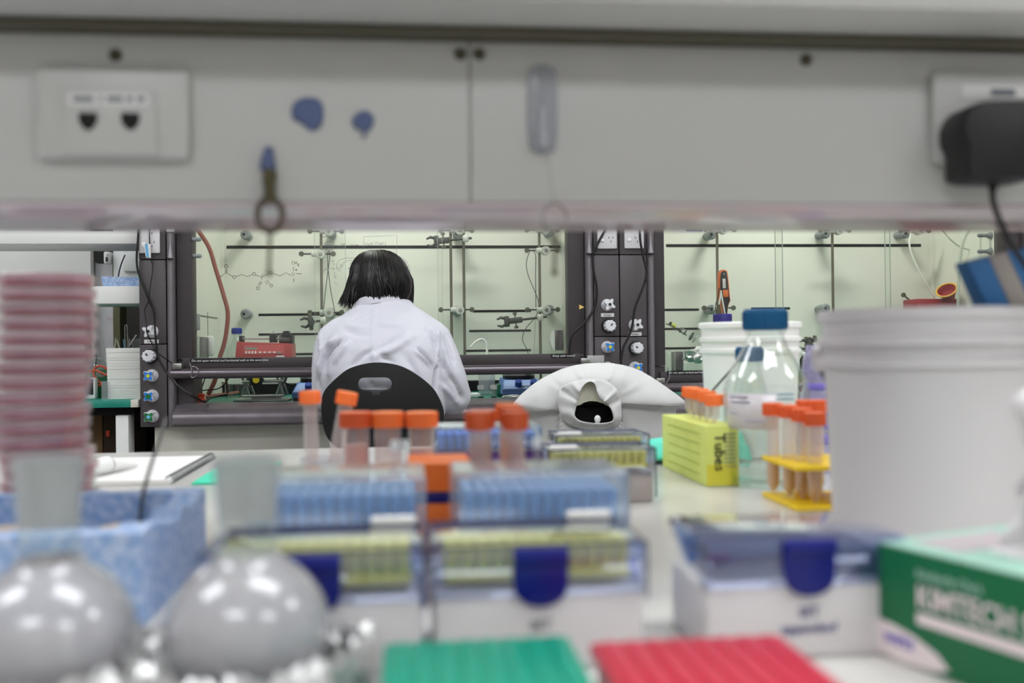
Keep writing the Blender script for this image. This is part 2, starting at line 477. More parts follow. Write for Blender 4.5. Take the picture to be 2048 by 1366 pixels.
# ================================================================ fume hoods
HXL, HXM, HXR = X(278, 660), X(1240, 650), X(1240, 650) + (X(1240, 650) - X(278, 660))
HW = HXM - HXL
XB0, XB1 = X(452, 600, YB), X(1122, 600, YB)      # back panel of the first hood
HTOP = 2.42

def tpoly(mb, pts, r=0.0009, n=5): mb.tube(pts, r, n)

def hood(idx, x0, label, posts):
    dx = x0 - HXL
    h = thing('fume_hood', label, 'fume hood', (x0 + HW/2, YH + 0.4, 0), group='fume hoods along the wall')
    P = lambda name, mb, m, **k: part(name, mb, m, h, False, **k)
    pl0, pl1, po0, po1, fr0, fr1 = posts['L']         # left column, post, frame (world x)
    pr0, pr1, qo0, qo1, gr0, gr1 = posts['R']         # right frame..: gr0,gr1 frame; qo post; pr column
    zb = Z(300, 855)
    joints = [zb, Z(300, 688.5) - 0.0, Z(300, 519.5), HTOP]
    if idx: joints = [zb, Z(1270, 673), Z(1270, 509.5), HTOP]
    joints_r = [zb, Z(1215, 673), Z(1215, 509.5), HTOP]
    for (a, b, jj) in ((pl0, pl1, joints), (pr0, pr1, joints_r)):
        mb = MB(); bxw(mb, a+0.002, b-0.002, YH+0.012, YH+0.25, zb+0.003, HTOP-0.002); P('column_core', mb, 'gap')
        for z0, z1 in zip(jj, jj[1:]):
            mb = MB(); bxw(mb, a+0.0015, b-0.0015, YH, YH+0.02, z0+0.0016, z1-0.0016, r=0.002); P('control_panel', mb, 'hood')
    for (a, b) in ((po0, po1), (qo0, qo1)):
        mb = MB(); c = (a+b)/2; rr = (b-a)/2
        prof = [(-rr, 0.05), (-rr, 0.006)] + [(rr*math.cos(t)*0.97, 0.006 - 0.018*math.sin(t)) for t in [PI - PI*i/10 for i in range(11)]] + [(rr, 0.006), (rr, 0.05)]
        vs = [(c+p[0], YH+p[1], z) for z in (zb, HTOP) for p in prof]; n = len(prof)
        mb.add(vs, [[i, (i+1) % n, n+(i+1) % n, n+i] for i in range(n)] + [list(range(n)), list(range(n, 2*n))[::-1]])
        P('corner_post', mb, 'post')
    for (a, b) in ((fr0, fr1), (gr0, gr1)):
        mb = MB(); bxw(mb, a+0.001, b, YH+0.022, YH+0.11, Z(360, posts['gap'], YH), HTOP, r=0.003); P('sash_frame', mb, 'hood2')
        mb = MB(); bxw(mb, a+0.001, b, YH+0.03, YH+0.2, zb+0.03, Z(360, posts['gap'], YH)-0.002); P('side_jamb', mb, 'hood2')
    # moving sash: bottom rail, round handle, panes
    zr0, zr1, zh0, zh1 = posts['rail']
    g0, g1 = fr1, gr0
    mb = MB(); bxw(mb, fr0+0.02, gr1-0.02, YH+0.012, YH+0.06, zr0, zr1, r=0.003); P('sash_rail', mb, 'hood2')
    mb = MB(); hz, hr = (zh0+zh1)/2, (zh1-zh0)/2
    prof = [(-0.012 - 0.022*math.sin(t), hz + hr*math.cos(t)) for t in [PI*i/12 for i in range(13)]] + [(0.01, zh0), (0.01, zh1)]
    n = len(prof); vs = [(xx, YH+p[0], p[1]) for xx in (fr0-0.012, gr1+0.004) for p in prof]
    mb.add(vs, [[i, (i+1) % n, n+(i+1) % n, n+i] for i in range(n)] + [list(range(n)), list(range(n, 2*n))[::-1]])
    P('sash_handle', mb, 'bar')
    for xx in (fr0, gr1-0.02):
        mb = MB(); bxw(mb, xx-0.006, xx+0.028, YH-0.03, YH+0.005, zh1-0.002, zh1+0.02, r=0.003); P('handle_bracket', mb, 'steel')
    panes = posts['panes']
    out = []
    for i, (a, b, yy) in enumerate(panes):
        mb = MB(); bxw(mb, a, b, yy, yy+0.005, zr1-0.004, HTOP-0.1); gp = P('sash_glass', mb, 'sash'); out.append(gp)
        for xx in (a, b):
            mb = MB(); bxw(mb, xx-0.0007, xx+0.0007, yy-0.0006, yy+0.0056, zr1-0.002, HTOP-0.1); part('pane_edge', mb, 'glassedge', gp, False)
    # sill
    mb = MB(); zt = ZW + 0.006; zf = zb + 0.004
    prof = [(0.07, zt-0.02), (0.07, zt), (0.05, zt)] + [(0.05 - 0.125*math.sin(t), zf+0.03 + (zt-zf-0.03)*math.cos(t)) for t in [PI/2*i/12 for i in range(1, 13)]] + [(-0.075, zf+0.012), (-0.06, zf+0.004), (-0.06, zf), (0.07, zf)]
    n = len(prof); vs = [(xx, YH+p[0], p[1]) for xx in (fr0+0.003, gr1-0.003) for p in prof]
    mb.add(vs, [[i, (i+1) % n, n+(i+1) % n, n+i] for i in range(n)] + [list(range(n)), list(range(n, 2*n))[::-1]])
    P('sill', mb, 'sill')
    # chamber
    mb = MB(); bxw(mb, x0+0.06, x0+HW-0.06, YH+0.055, YB+0.08, ZW-0.03, ZW-0.0006); P('worksurface', mb, 'green')
    b0, b1 = XB0+dx, XB1+dx
    bk = MB(); bxw(bk, b0-0.05, b1+0.05, YB, YB+0.02, ZW+0.05, HTOP); back = P('back_panel', bk, 'liner')
    mb = MB(); bxw(mb, b0-0.05, b1+0.05, YB-0.001, YB+0.02, ZW, ZW+0.045); part('baffle_gap', mb, 'slot', back, False)
    for xx, s in ((b0-0.02, -1), (b1+0.02, 1)):
        mb = MB(); bxw(mb, min(xx, xx+s*0.02), max(xx, xx+s*0.02), YH+0.11, YB, ZW, HTOP); P('side_panel', mb, 'liner')
        mb = MB(); bxw(mb, min(xx-s*0.018, xx), max(xx-s*0.018, xx), YB-0.02, YB-0.001, ZW+0.06, HTOP); P('corner_strip', mb, 'liner')
        # joints in the side lining
        zj = ZW + 0.34
        mb = MB(); bxw(mb, xx-s*0.0012-0.001, xx-s*0.0012+0.001, YH+0.2, YB-0.1, zj, zj+0.004)
        bxw(mb, xx-s*0.0012-0.001, xx-s*0.0012+0.001, YB-0.32, YB-0.317, zj-0.2, zj+0.02)
        bxw(mb, xx-s*0.0012-0.001, xx-s*0.0012+0.001, YH+0.2, YB-0.03, zj-0.22, zj-0.217)
        P('lining_joint', mb, pm('joint shadow gap', (120, 124, 110), 0.8))
        # taps through the side lining: bell-mouthed grey hose tails
        for (spx, spy) in posts['tails'].get(s, ()):
            q0 = AX(spx, spy, xx)
            mb = MB(); q1 = q0 + V((-s*0.02, 0, 0)); q2 = q0 + V((-s*0.062, 0, 0))
            mb.cyl(q0, q1, 0.017, 0.009, 16); mb.cyl(q1, q2, 0.0075, 0.0055, 12)
            for w in range(5):
                q = q1 + (q2-q1)*(0.15+0.17*w); mb.cyl(q, q+(q2-q1)*0.1, 0.0092, 0.0068, 12)
            P('hose_tail', mb, 'mount')
    mb = MB(); bxw(mb, x0+0.05, x0+HW-0.05, YH+0.11, YB+0.02, HTOP-0.02, HTOP); P('chamber_roof', mb, 'liner')
    mb = MB(); bxw(mb, x0+0.001, x0+HW-0.001, YH+0.002, YB+0.15, HTOP, 2.70); P('canopy', mb, 'hood2')
    mb = MB(); bxw(mb, x0+0.045, x0+HW-0.045, YH+0.03, YB+0.1, 0.08, zb-0.002); P('base_cabinet', mb, 'beige')
    mb = MB(); bxw(mb, x0+0.06, x0+HW-0.06, YH+0.08, YB+0.05, 0.0, 0.08); P('plinth', mb, 'hood2')
    for (a, b) in ((x0+0.002, x0+0.012), (x0+HW-0.012, x0+HW-0.002)):
        mb = MB(); bxw(mb, a, b, YH+0.2, YB+0.1, zb+0.04, HTOP); P('outer_side', mb, 'hood2')
    for (sx0, sx1, zz, th) in posts['slots']:
        mb = MB(); bxw(mb, sx0, sx1, YB-0.0025, YB+0.004, zz-th/2, zz+th/2, r=0.0022); part('baffle_slot', mb, 'slot', back, False)
    for (px, py) in posts['mounts']:
        c = AY(px, py, YB-0.09)
        mb = MB(); mb.cyl((c.x, YB, c.z), (c.x, YB-0.085, c.z), 0.018, 0.0235, 20); mb.cyl((c.x, YB-0.085, c.z), (c.x, YB-0.1, c.z), 0.0235, 0.017, 20)
        mo = part('rod_mount', mb, 'mount', h, False)
        mb = MB(); mb.cyl((c.x-0.006, YB-0.0995, c.z), (c.x-0.006, YB-0.1025, c.z), 0.0062, None, 12); part('socket_hole', mb, 'gap', mo, False)
    for (px, py0, py1) in posts['rods']:
        a, b = AY(px, py0, YB-0.13), AY(px, py1, YB-0.13)
        mb = MB(); mb.cyl((a.x, YB-0.13, max(b.z, ZW+0.02)), (a.x, YB-0.13, a.z), 0.0062, None, 12); P('support_rod', mb, 'rod')
    return h, out, back

def star(n=4, ro=0.021, ri=0.0125, k=48, ph=PI/4):
    pts = []
    for i in range(k):
        t = 2*PI*i/k; c = 0.5+0.5*math.cos(n*(t-ph)); r = ri + (ro-ri)*c**1.4
        pts.append((r*math.cos(t), r*math.sin(t)))
    return pts

def knob(h, px, py, kind, face=None, dot=None, tagtext=None):
    c = AY(px, py, YH)
    c.y = YH
    if kind == 'C':
        mb = MB(); mb.cyl(c, c+V((0, -0.012, 0)), 0.0265, 0.0255, 28); k = part('control_knob', mb, 'black', h, False)
        mb = MB(); mb.cyl(c+V((0, -0.012, 0)), c+V((0, -0.05, 0)), 0.021, 0.0205, 28)
        for i in range(10):
            t = 2*PI*i/10; q = c+V((0.0205*math.cos(t), -0.034, 0.0205*math.sin(t))); mb.box(q-V((0.0025, 0.013, 0.0025)), q+V((0.0025, 0.013, 0.0025)), r=0.0008)
        mb.cyl(c+V((0, -0.05, 0)), c+V((0, -0.053, 0)), 0.0205, 0.018, 28)
        part('cap', mb, 'knobwhite', k, False)
        mb = MB(); a = 0.7 if face is None else face
        d = V((math.cos(a), 0, math.sin(a))); q = c+V((0, -0.0532, 0))
        mb.tube([q+d*0.002, q+d*0.011], 0.0026, 8); part('pointer', mb, 'black', k, False)
    else:
        mb = MB(); mb.cyl(c, c+V((0, -0.006, 0)), 0.0235, 0.0225, 28); mb.cyl(c+V((0, -0.006, 0)), c+V((0, -0.032, 0)), 0.0215, 0.0085, 28)
        mb.cyl(c+V((0, -0.03, 0)), c+V((0, -0.05, 0)), 0.0085, None, 16)
        k = part('control_knob', mb, 'knobwhite', h, False)
        n = 4
        st = star(n, 0.0225 if kind == 'K' else 0.0245, 0.0125, 48, PI/4 if kind == 'K' else PI/4+0.25)
        mb = MB(); mb.prism(st, 0.016, 0, TR(c+V((0, -0.056, 0))), r=0.002); part('handwheel', mb, 'knobwhite', k, False)
        if kind == 'K':
            mb = MB(); mb.prism([(a*0.88, b*0.88) for a, b in st], 0.002, 0, TR(c+V((0, -0.0575, 0)))); part('face_plate', mb, face, k, False)
            mb = MB(); mb.cyl(c+V((0, -0.0575, 0)), c+V((0, -0.0595, 0)), 0.0065 if dot != 'facegreen' else 0.009, None, 16); part('face_dot', mb, dot, k, False)
        else:
            mb = MB(); mb.cyl(c+V((0, -0.056, 0)), c+V((0, -0.06, 0)), 0.0055, None, 16); part('face_dot', mb, 'black', k, False)
    if tagtext:
        q = AY(tagtext[0], tagtext[1], YH)
        mb = MB(); mb.box((q.x-0.0255, YH-0.002, q.z-0.007), (q.x+0.0255, YH+0.001, q.z+0.007)); tg = part('name_tag', mb, 'white', h, False)
        part('lettering', text_mb('Nitrogen', 0.0085, TR((q.x, YH-0.0022, q.z-0.003)) @ RX90, align='CENTER'), 'ink', tg, False)
    return k

def gpo(h, px0, px1, pyb, sockets, sw):
    """vertical double socket plate on a hood column; pyb is its lower edge in the photo."""
    a, b = X(px0, pyb), X(px1, pyb); z0 = Z((px0+px1)/2, pyb); z1 = z0 + 0.117
    mb = MB(); mb.box((a, YH-0.011, z0), (b, YH+0.001, z1), r=0.004); o = part('power_outlet', mb, 'socket', h, False)
    for (sx, sy) in sockets:
        q = AY(sx, sy, YH)
        for (ox, oz, ang) in ((-0.0075, 0.006, -0.5), (0.0075, 0.006, 0.5), (0, -0.0095, 0)):
            M = TR((q.x+ox, YH-0.0108, q.z+oz)) @ Matrix.Rotation(ang, 4, 'Y')
            mb = MB(); mb.box((-0.0011, -0.0012, -0.0038), (0.0011, 0.001, 0.0038), M=M); part('socket_slot', mb, 'gap', o, False)
    for (sx, sy) in sw:
        q = AY(sx, sy, YH)
        mb = MB(); mb.box((q.x-0.0075, YH-0.0155, q.z-0.006), (q.x+0.0075, YH-0.009, q.z+0.006), r=0.0028); part('rocker_switch', mb, 'white', o, False)
    return o

def sticker(h, px, py, txt, size, w, hh):
    q = AY(px, py, YH+0.011)
    mb = MB(); mb.box((q.x, YH+0.0105, q.z-hh), (q.x+w, YH+0.0125, q.z)); s_ = part('warning_strip', mb, 'black', h, False)
    part('lettering', text_mb(txt, size, TR((q.x+0.005, YH+0.0102, q.z-hh+0.0045)) @ RX90, ital=0.25), 'white', s_, False)

# ---- first hood
xs = lambda *p: [X(q, 650) for q in p]
d1 = dict(L=xs(278, 333.5, 334, 349.5, 350.5, 381.5), R=xs(1188, 1239.7, 1172.5, 1187.5, 1139.5, 1171.5), gap=720,
          rail=(Z(750, 732.5), Z(750, 712), Z(750, 752.5), Z(750, 732)))
d1['tails'] = {-1: [(368, 479), (369, 512)]}
d1['panes'] = [(d1['L'][5]-0.03, X(690, 600), YH+0.055), (X(626, 600), X(887, 600), YH+0.075), (X(877, 600), d1['R'][4]+0.03, YH+0.055)]
def slot(p0, p1, py, th=0.014): return (X(p0, py, YB), X(p1, py, YB), Z((p0+p1)/2, py, YB), th)
d1['slots'] = [slot(453, 1121, 494, 0.014), slot(517, 700, 629, 0.011), slot(945, 1062, 622, 0.011), slot(517, 720, 668, 0.01), slot(938, 1062, 661.5, 0.01),
               slot(570, 740, 707.5, 0.01), slot(930, 1062, 701, 0.01)]
d1['mounts'] = [(491, 469), (662, 466), (491, 628), (660, 626), (1100, 464), (1099, 620), (915, 468), (915, 622)]
d1['rods'] = [(642, 466, 792), (901, 464, 780), (926.5, 440, 780), (1078, 440, 780)]
H1, G1, BK1 = hood(0, HXL, 'dark grey fume hood with the person sitting at it and structures drawn on its glass', d1)
# ---- second hood: right side lies at the picture's edge
hx = HXM
d2 = dict(L=xs(1240.3, 1295, 1296, 1310, 1311, 1333), gap=745)
sh = HW
d2['R'] = [v + sh for v in d1['R']]
d2['rail'] = (Z(1500, 762), Z(1500, 742), Z(1500, 781), Z(1500, 763))
d2['tails'] = {1: [(1982, 471), (1982, 503)]}
d2['panes'] = [(d2['L'][5]-0.03, X(1577, 600), YH+0.055), (X(1566, 600), X(1800, 600), YH+0.075), (X(1785, 600), d2['R'][4]+0.03, YH+0.055)]
d2['slots'] = [slot(1332, 1842, 491, 0.014), slot(1325, 1398, 619.5, 0.011), slot(1502, 1580, 617, 0.011), slot(1325, 1430, 657.5, 0.01), slot(1325, 1470, 696, 0.01)]
d2['mounts'] = [(1424, 469), (1425, 619), (1652, 467), (1812, 467), (1652, 617)]
d2['rods'] = [(1433.5, 440, 790), (1664, 440, 790)]
H2, G2, BK2 = hood(1, hx, 'dark grey fume hood on the right with the orange tester hanging inside', d2)

knob(H1, 304, 663, 'W', tagtext=(303, 683)); knob(H1, 302.5, 712, 'C', 2.2)
knob(H1, 304, 751, 'K', 'faceblue', 'faceyellow'); knob(H1, 304.5, 791.5, 'K', 'faceblue', 'facegreen'); knob(H1, 305, 832, 'K', 'facegreen', 'facelight')
knob(H1, 1214, 610, 'W', tagtext=(1215, 630)); knob(H1, 1216, 652, 'C', 0.8)
knob(H1, 1214.5, 694, 'K', 'faceblue', 'faceyellow'); knob(H1, 1215, 735, 'K', 'faceblue', 'faceyellow'); knob(H1, 1215, 776, 'K', 'facegreen', 'facelight')
knob(H2, 1269, 650, 'W', tagtext=(1270, 668)); knob(H2, 1270.5, 696, 'C', 2.6)
knob(H2, 1270, 735, 'K', 'faceblue', 'faceyellow'); knob(H2, 1270.5, 776, 'K', 'faceblue', 'facegreen'); knob(H2, 1271, 816, 'K', 'facegreen', 'facelight')
gpo(H1, 279.5, 321, 507, [(305.5, 488), (305.5, 462)], [(289, 489)])
gpo(H1, 1194, 1233, 498, [(1220.5, 479), (1220.5, 455)], [(1203.5, 481), (1203.5, 456)])
gpo(H2, 1248, 1287, 497.5, [(1273.5, 479), (1273.5, 455)], [(1257, 480.5), (1257, 456)])
sticker(H1, 380, 717.5, 'Do not open vertical and horizontal sash at the same time', 0.0118, X(522)-X(380), 0.016)
sticker(H1, 1102, 707.5, 'Keep sash closed', 0.0125, X(1146)-X(1102), 0.0165)
sticker(H2, 1334, 741.5, 'Do not open vertical and horizontal sash at the same time', 0.0118, X(522)-X(380), 0.016)
# half-cone deflectors on the posts
for hh, px, py in ((H1, 340.5, 517), (H1, 1178.5, 507), (H2, 1301.5, 507)):
    q = AY(px, py, YH-0.016)
    mb = MB(); mb.cyl((q.x, YH-0.017, q.z), (q.x, YH-0.012, q.z+0.066), 0.0125, 0.0012, 20); part('post_cone', mb, 'post', hh, False)
    mb = MB(); mb.cyl((q.x, YH-0.017, q.z-0.004), (q.x, YH-0.017, q.z), 0.0115, 0.0115, 16); part('cone_seat', mb, 'black', hh, False)
q = AY(341, 463, YH-0.016); mb = MB(); mb.box((q.x-0.015, YH-0.022, q.z-0.002), (q.x+0.014, YH-0.008, q.z+0.04), r=0.005); part('post_fitting', mb, 'white', H1, False)
# notice plate and metal clip on the right post, yellow arrow
q = AY(1174.5, 711, YH-0.02); w = X(1208)-X(1174.5)
mb = MB(); mb.box((q.x, YH-0.022, q.z-0.028), (q.x+w, YH-0.018, q.z), r=0.001); part('notice_plate', mb, pm('frosted plate', (178, 176, 176), 0.5), H1, False)
q = AY(1158, 637-0, YH+0.02); q = AY(1158.5, 609.5, YH+0.021)
mb = MB(); mb.prism([(0, 0), (0, 0.0185), (0.0205, 0.0085)], 0.003, 0, TR((q.x, YH+0.0195, q.z-0.018))); part('arrow_mark', mb, pm('yellow arrow', (236, 206, 120), 0.6), H1, False)
# notice on the right hood's glass, top left
q0, q1 = AY(1338, 440, YH+0.053), AY(1408, 465, YH+0.053)
mb = MB(); mb.box((q0.x, YH+0.0525, q1.z), (q1.x, YH+0.0545, q0.z)); nt_ = part('glass_notice', mb, 'paper', H2, False)
qa, qb = AY(1372, 440, YH+0.052), AY(1406, 462.5, YH+0.052)
mb = MB(); mb.box((qa.x, YH+0.0515, qb.z), (qb.x, YH+0.053, qa.z)); part('printed_band', mb, 'navyprint', nt_, False)
q = AY(1346, 456.5, YH+0.052); mb = MB(); mb.cyl((q.x, YH+0.0512, q.z), (q.x, YH+0.053, q.z), 0.0065, None, 16); part('printed_mark', mb, 'greyprint', nt_, False)
# the paddles in the chamber side linings
xlw = XB0-0.02; y0w, y1w = AX(392, 692, xlw).y, AX(411, 692, xlw).y
mb = MB(); mb.box((xlw, y0w, AX(400, 712, xlw).z), (xlw+0.012, y1w, AX(400, 674, xlw).z), r=0.003); pb_ = part('service_paddle', mb, 'bar', H1, False)
mb = MB(); mb.box((xlw, y1w, AX(404, 713, xlw).z), (xlw+0.03, y1w+0.05, AX(404, 671, xlw).z), r=0.012); part('paddle_rim', mb, 'white', pb_, False)
for (px0, px1, py0, py1, sgn, yy, hh) in ((1108, 1127, 660, 701, -1, 4.42, H1), (1348, 1368, 703, 742, 1, 4.40, H2)):
    a, b = AY(px0, py1, yy), AY(px1, py0, yy)
    mb = MB(); mb.box((a.x, yy, a.z), (b.x, yy+0.05, b.z), r=0.004); pb_ = part('service_paddle', mb, 'bar', hh, False)
    xs0 = b.x if sgn > 0 else a.x
    arc = [(xs0 + sgn*0.016*math.sin(PI*i/8), a.z + (b.z-a.z)*i/8) for i in range(9)]
    poly = arc + [(xs0 - sgn*0.004, b.z), (xs0 - sgn*0.004, a.z)]
    mb = MB(); mb.prism(poly, 0.05, 0, TR((0, yy-0.002, 0))); part('paddle_rim', mb, 'white', pb_, False)
mb = MB(); a, b = AX(382, 660, xlw), AX(390, 628, xlw); mb.box((xlw, a.y, a.z), (xlw+0.02, b.y, b.z), r=0.004); part('gas_fitting', mb, 'mount', H1, False)
mb = MB(); a, b = AX(382, 716, xlw), AX(390, 672, xlw); mb.box((xlw, a.y, a.z), (xlw+0.02, b.y-0.01, b.z), r=0.004); part('gas_fitting', mb, 'glassedge', H1, False)

# ---- handwriting on the glass
GL = {}
GL['N'] = [[(0, 0), (0, 1), (.7, 0), (.7, 1)]]
GL['a'] = [[(.5, .5), (.2, .55), (0, .25), (.2, 0), (.5, .15)], [(.5, .55), (.5, 0)]]
GL['H'] = [[(0, 0), (0, 1)], [(0, .5), (.6, .5)], [(.6, 0), (.6, 1)]]
GL['T'] = [[(0, 1), (.7, 1)], [(.35, 0), (.35, 1)]]
GL['F'] = [[(0, 0), (0, 1), (.6, 1)], [(0, .55), (.45, .55)]]
GL['C'] = [[(.6, .85), (.3, 1), (0, .6), (.1, .1), (.6, .1)]]
GL['3'] = [[(0, 1), (.5, .9), (.2, .55), (.55, .3), (.3, 0), (0, .1)]]
GL['P'] = [[(0, 0), (0, 1), (.5, .95), (.55, .65), (0, .5)]]
GL['I'] = [[(0, 0), (0, 1)]]
GL['+'] = [[(0, .5), (.7, .5)], [(.35, .15), (.35, .85)]]
GL['('] = [[(.3, 1.1), (.05, .5), (.3, -.1)]]
GL[')'] = [[(0, 1.1), (.25, .5), (0, -.1)]]
YG = YH + 0.0535
def c2(x, y): return (260 + x/4.876, 440 + y/4.876)
def c1(x, y): return (620 + x/6.0235, 450 + y/6.0235)
def strokes(conv, L, r):
    mb = MB()
    for l in L:
        pts = [AY(*conv(*p), YG) for p in l]
        if len(pts) >= 6: pts = smooth(pts, 4)
        for p in pts: p.y = YG
        if len(pts) >= 2: mb.tube(pts, r, 5)
    return mb
def circ(x, y, r, k=14, sy=1.0): return [(x+r*math.cos(2*PI*i/k), y+r*sy*math.sin(2*PI*i/k)) for i in range(k+1)]
def glyph(s, x, y, h, adv=0.85):
    L = []
    for ch in s:
        for st in GL.get(ch, []): L.append([(x+p[0]*h, y-p[1]*h) for p in st])
        x += h*(adv if ch not in '()I' else 0.45) if ch != ' ' else h*0.4
    return L
L = [circ(937, 452, 17), [(931, 480), (931, 510)], [(944, 480), (944, 510)], [(937, 512), (872, 562)], [(937, 512), (1000, 550)], circ(1017, 557, 15),
     [(1035, 552), (1090, 531), (1145, 553), (1195, 531)], circ(1210, 527, 15), [(1228, 536), (1272, 556)], [(1316, 541), (1352, 525)], circ(1375, 517, 13),
     [(1395, 522), (1465, 545), (1520, 514), (1570, 541)], [(1620, 523), (1675, 523)], [(1594, 497), (1594, 458)], [(1597, 570), (1597, 606)],
     [(1275, 596), (1250, 636)], [(1287, 604), (1262, 642)], circ(1247, 665, 15), [(1315, 598), (1347, 630)], [(1333, 584), (1364, 616)], circ(1377, 638, 13)]
L += glyph('P', 1285, 580, 46) + glyph('N', 1580, 545, 32) + glyph('CH', 1577, 433, 32) + glyph('3', 1634, 450, 24) + glyph('+', 1610, 502, 30)
part('handwriting', strokes(c2, L, 0.0009), 'ink', G1[0], False)
L = [circ(235, 250, 56, 20), [(645, 295), (645, 140), (850, 135), (1050, 120), (1040, 370)], [(480, 240), (580, 240), (560, 228)], [(580, 240), (562, 250)], circ(277, 435, 10),
     [(283, 465), (283, 480)], [(293, 465), (293, 480)], circ(195, 530, 11), [(150, 562), (183, 537)], [(150, 562), (165, 585)], [(210, 528), (270, 524)], [(318, 524), (352, 524)],
     [(372, 555), (335, 540), (322, 490), (350, 430), (430, 400), (552, 398)], [(382, 500), (402, 455), (450, 430), (540, 425)], circ(303, 625, 12), [(296, 570), (296, 600)], [(292, 682), (325, 716)],
     circ(497, 470, 16), [(470, 650), (440, 690), (470, 720)], circ(376, 490, 15),
     [(1060, 372), (1130, 405), (1180, 460), (1208, 540), (1195, 640)], [(1075, 395), (1130, 425), (1168, 475), (1188, 540), (1182, 590)]]
L += glyph('NaH', 200, 262, 26) + glyph('+', 318, 262, 24) + glyph('THF', 372, 250, 24) + glyph('NaH (THF)', 658, 246, 36, 1.0) + glyph('P', 280, 548, 34) + glyph('N', 360, 530, 20) + glyph('+N', 455, 535, 26) + glyph('CH3', 150, 150, 22)
part('handwriting', strokes(c1, L, 0.0007), 'greyprint', G1[1], False)

# lamps inside the hoods
for k, hh in ((0, H1), (1, H2)):
    xc = (XB0+XB1)/2 + k*HW
    mb = MB(); mb.box((xc-0.33, YH+0.16, HTOP-0.075), (xc+0.33, YH+0.3, HTOP-0.021), r=0.01); part('chamber_lamp', mb, 'white', hh, False)
    ld = bpy.data.lights.new('chamber_light', 'AREA'); ld.shape = 'RECTANGLE'; ld.size = 0.34; ld.size_y = 0.09; ld.energy = 13.0; ld.color = (0.99, 1.0, 0.94)
    lo = bpy.data.objects.new('chamber_light', ld); COL.objects.link(lo)
    lo.location = (xc, YH+0.23, HTOP-0.08); lo.rotation_euler = (math.radians(22), 0, 0)
# ================================================================ things in and on the hoods
def crumple(c, r, seed, n=14, amp=0.35, sc=(1, 1, 1)):
    rnd = random.Random(seed)
    mb = MB(); bm_ = bmesh.new(); bmesh.ops.create_icosphere(bm_, subdivisions=3, radius=1.0)
    off = V((rnd.random()*50, rnd.random()*50, rnd.random()*50))
    for v in bm_.verts:
        k = 1 + amp*noise.noise(v.co*2.6+off) + amp*0.7*noise.noise(v.co*6.0+off)
        v.co = V((v.co.x*k*r*sc[0], v.co.y*k*r*sc[1], v.co.z*k*r*sc[2])) + V(c)
    mb.bm(bm_); return mb

def wire(name, label, cat, pts, r, m, k=6, group=None, n=8):
    pts = smooth(pts, k); mb = MB().tube(pts, r, n)
    return mono(name, label, cat, mb, m, pts[0], local=False, group=group)

def pth(conv, L, y): return [AY(*conv(*p), y) for p in L]
c7 = lambda x, y: (160 + x/4.876, 640 + y/4.876)
c4 = lambda x, y: (900 + x/4.876, 440 + y/4.876)
c6 = lambda x, y: (380 + x/7.877, 740 + y/7.877)
c5 = lambda x, y: (940 + x/11.38, 740 + y/11.38)

# ---- boss heads and clamps on the rods
def boss_mb():
    t = thing('boss_head', 'x', 'clamp', (0, 0, 0), group='boss heads on the hood rods')
    mb = MB(); mb.box((-0.03, -0.016, -0.012), (0.03, 0.010, 0.012), r=0.006); mb.cyl((0.012, -0.03, -0.002), (0.012, 0.005, -0.002), 0.019, 0.021, 16)
    part('body', mb, 'zinc', t)
    mb = MB(); mb.cyl((0.012, -0.036, -0.002), (0.012, -0.03, -0.002), 0.008, 0.009, 6); part('bolt', mb, 'steel', t)
    for s, L in ((-1, 0.075), (1, 0.07)):
        mb = MB(); mb.cyl((s*0.028, -0.004, 0), (s*L, -0.004, 0), 0.0036, None, 10); o = part('thumb_screw', mb, 'darkzinc', t)
        mb = MB(); mb.cyl((s*(L-0.004), -0.007, 0), (s*(L-0.004), -0.001, 0), 0.0115, None, 18); part('disc', mb, 'thumb', o)
    return t
BP = boss_mb()
bl = [(653, 462.5, 'boss head at the very top of the rod left of the head'), (636, 508, 'boss head below the topmost one on the rod left of the head'),
      (653, 625, 'pale boss head level with the left shoulder of the seated person'), (914, 461, 'topmost boss head bridging the two rods right of the head'),
      (914, 619.5, 'boss head joining the two rods right of the white coat'), (1085, 460, 'topmost boss head on the rod beside the right end of the glass'),
      (1085, 501, 'boss head with a thin black wire looped on its left screw'), (1086, 619.5, 'boss head just above the level three finger clamp on the right rod'),
      (1440, 459.5, 'topmost boss head on the rod with the orange tester'), (1438, 616, 'boss head behind the orange tester near the violet cap'),
      (1670, 460.5, 'topmost boss head on the bare rod above the blue bottle cap'), (1830, 461, 'boss head at the end of the long slot in the right hood')]
for i, (px, py, lb) in enumerate(bl):
    p = AY(px, py, YB-0.142)
    if i == 0: BP.location = p; BP['label'] = lb; MW[BP.name] = Matrix.Translation(p); BP.matrix_world = MW[BP.name]
    else: dup(BP, p, 0, lb)
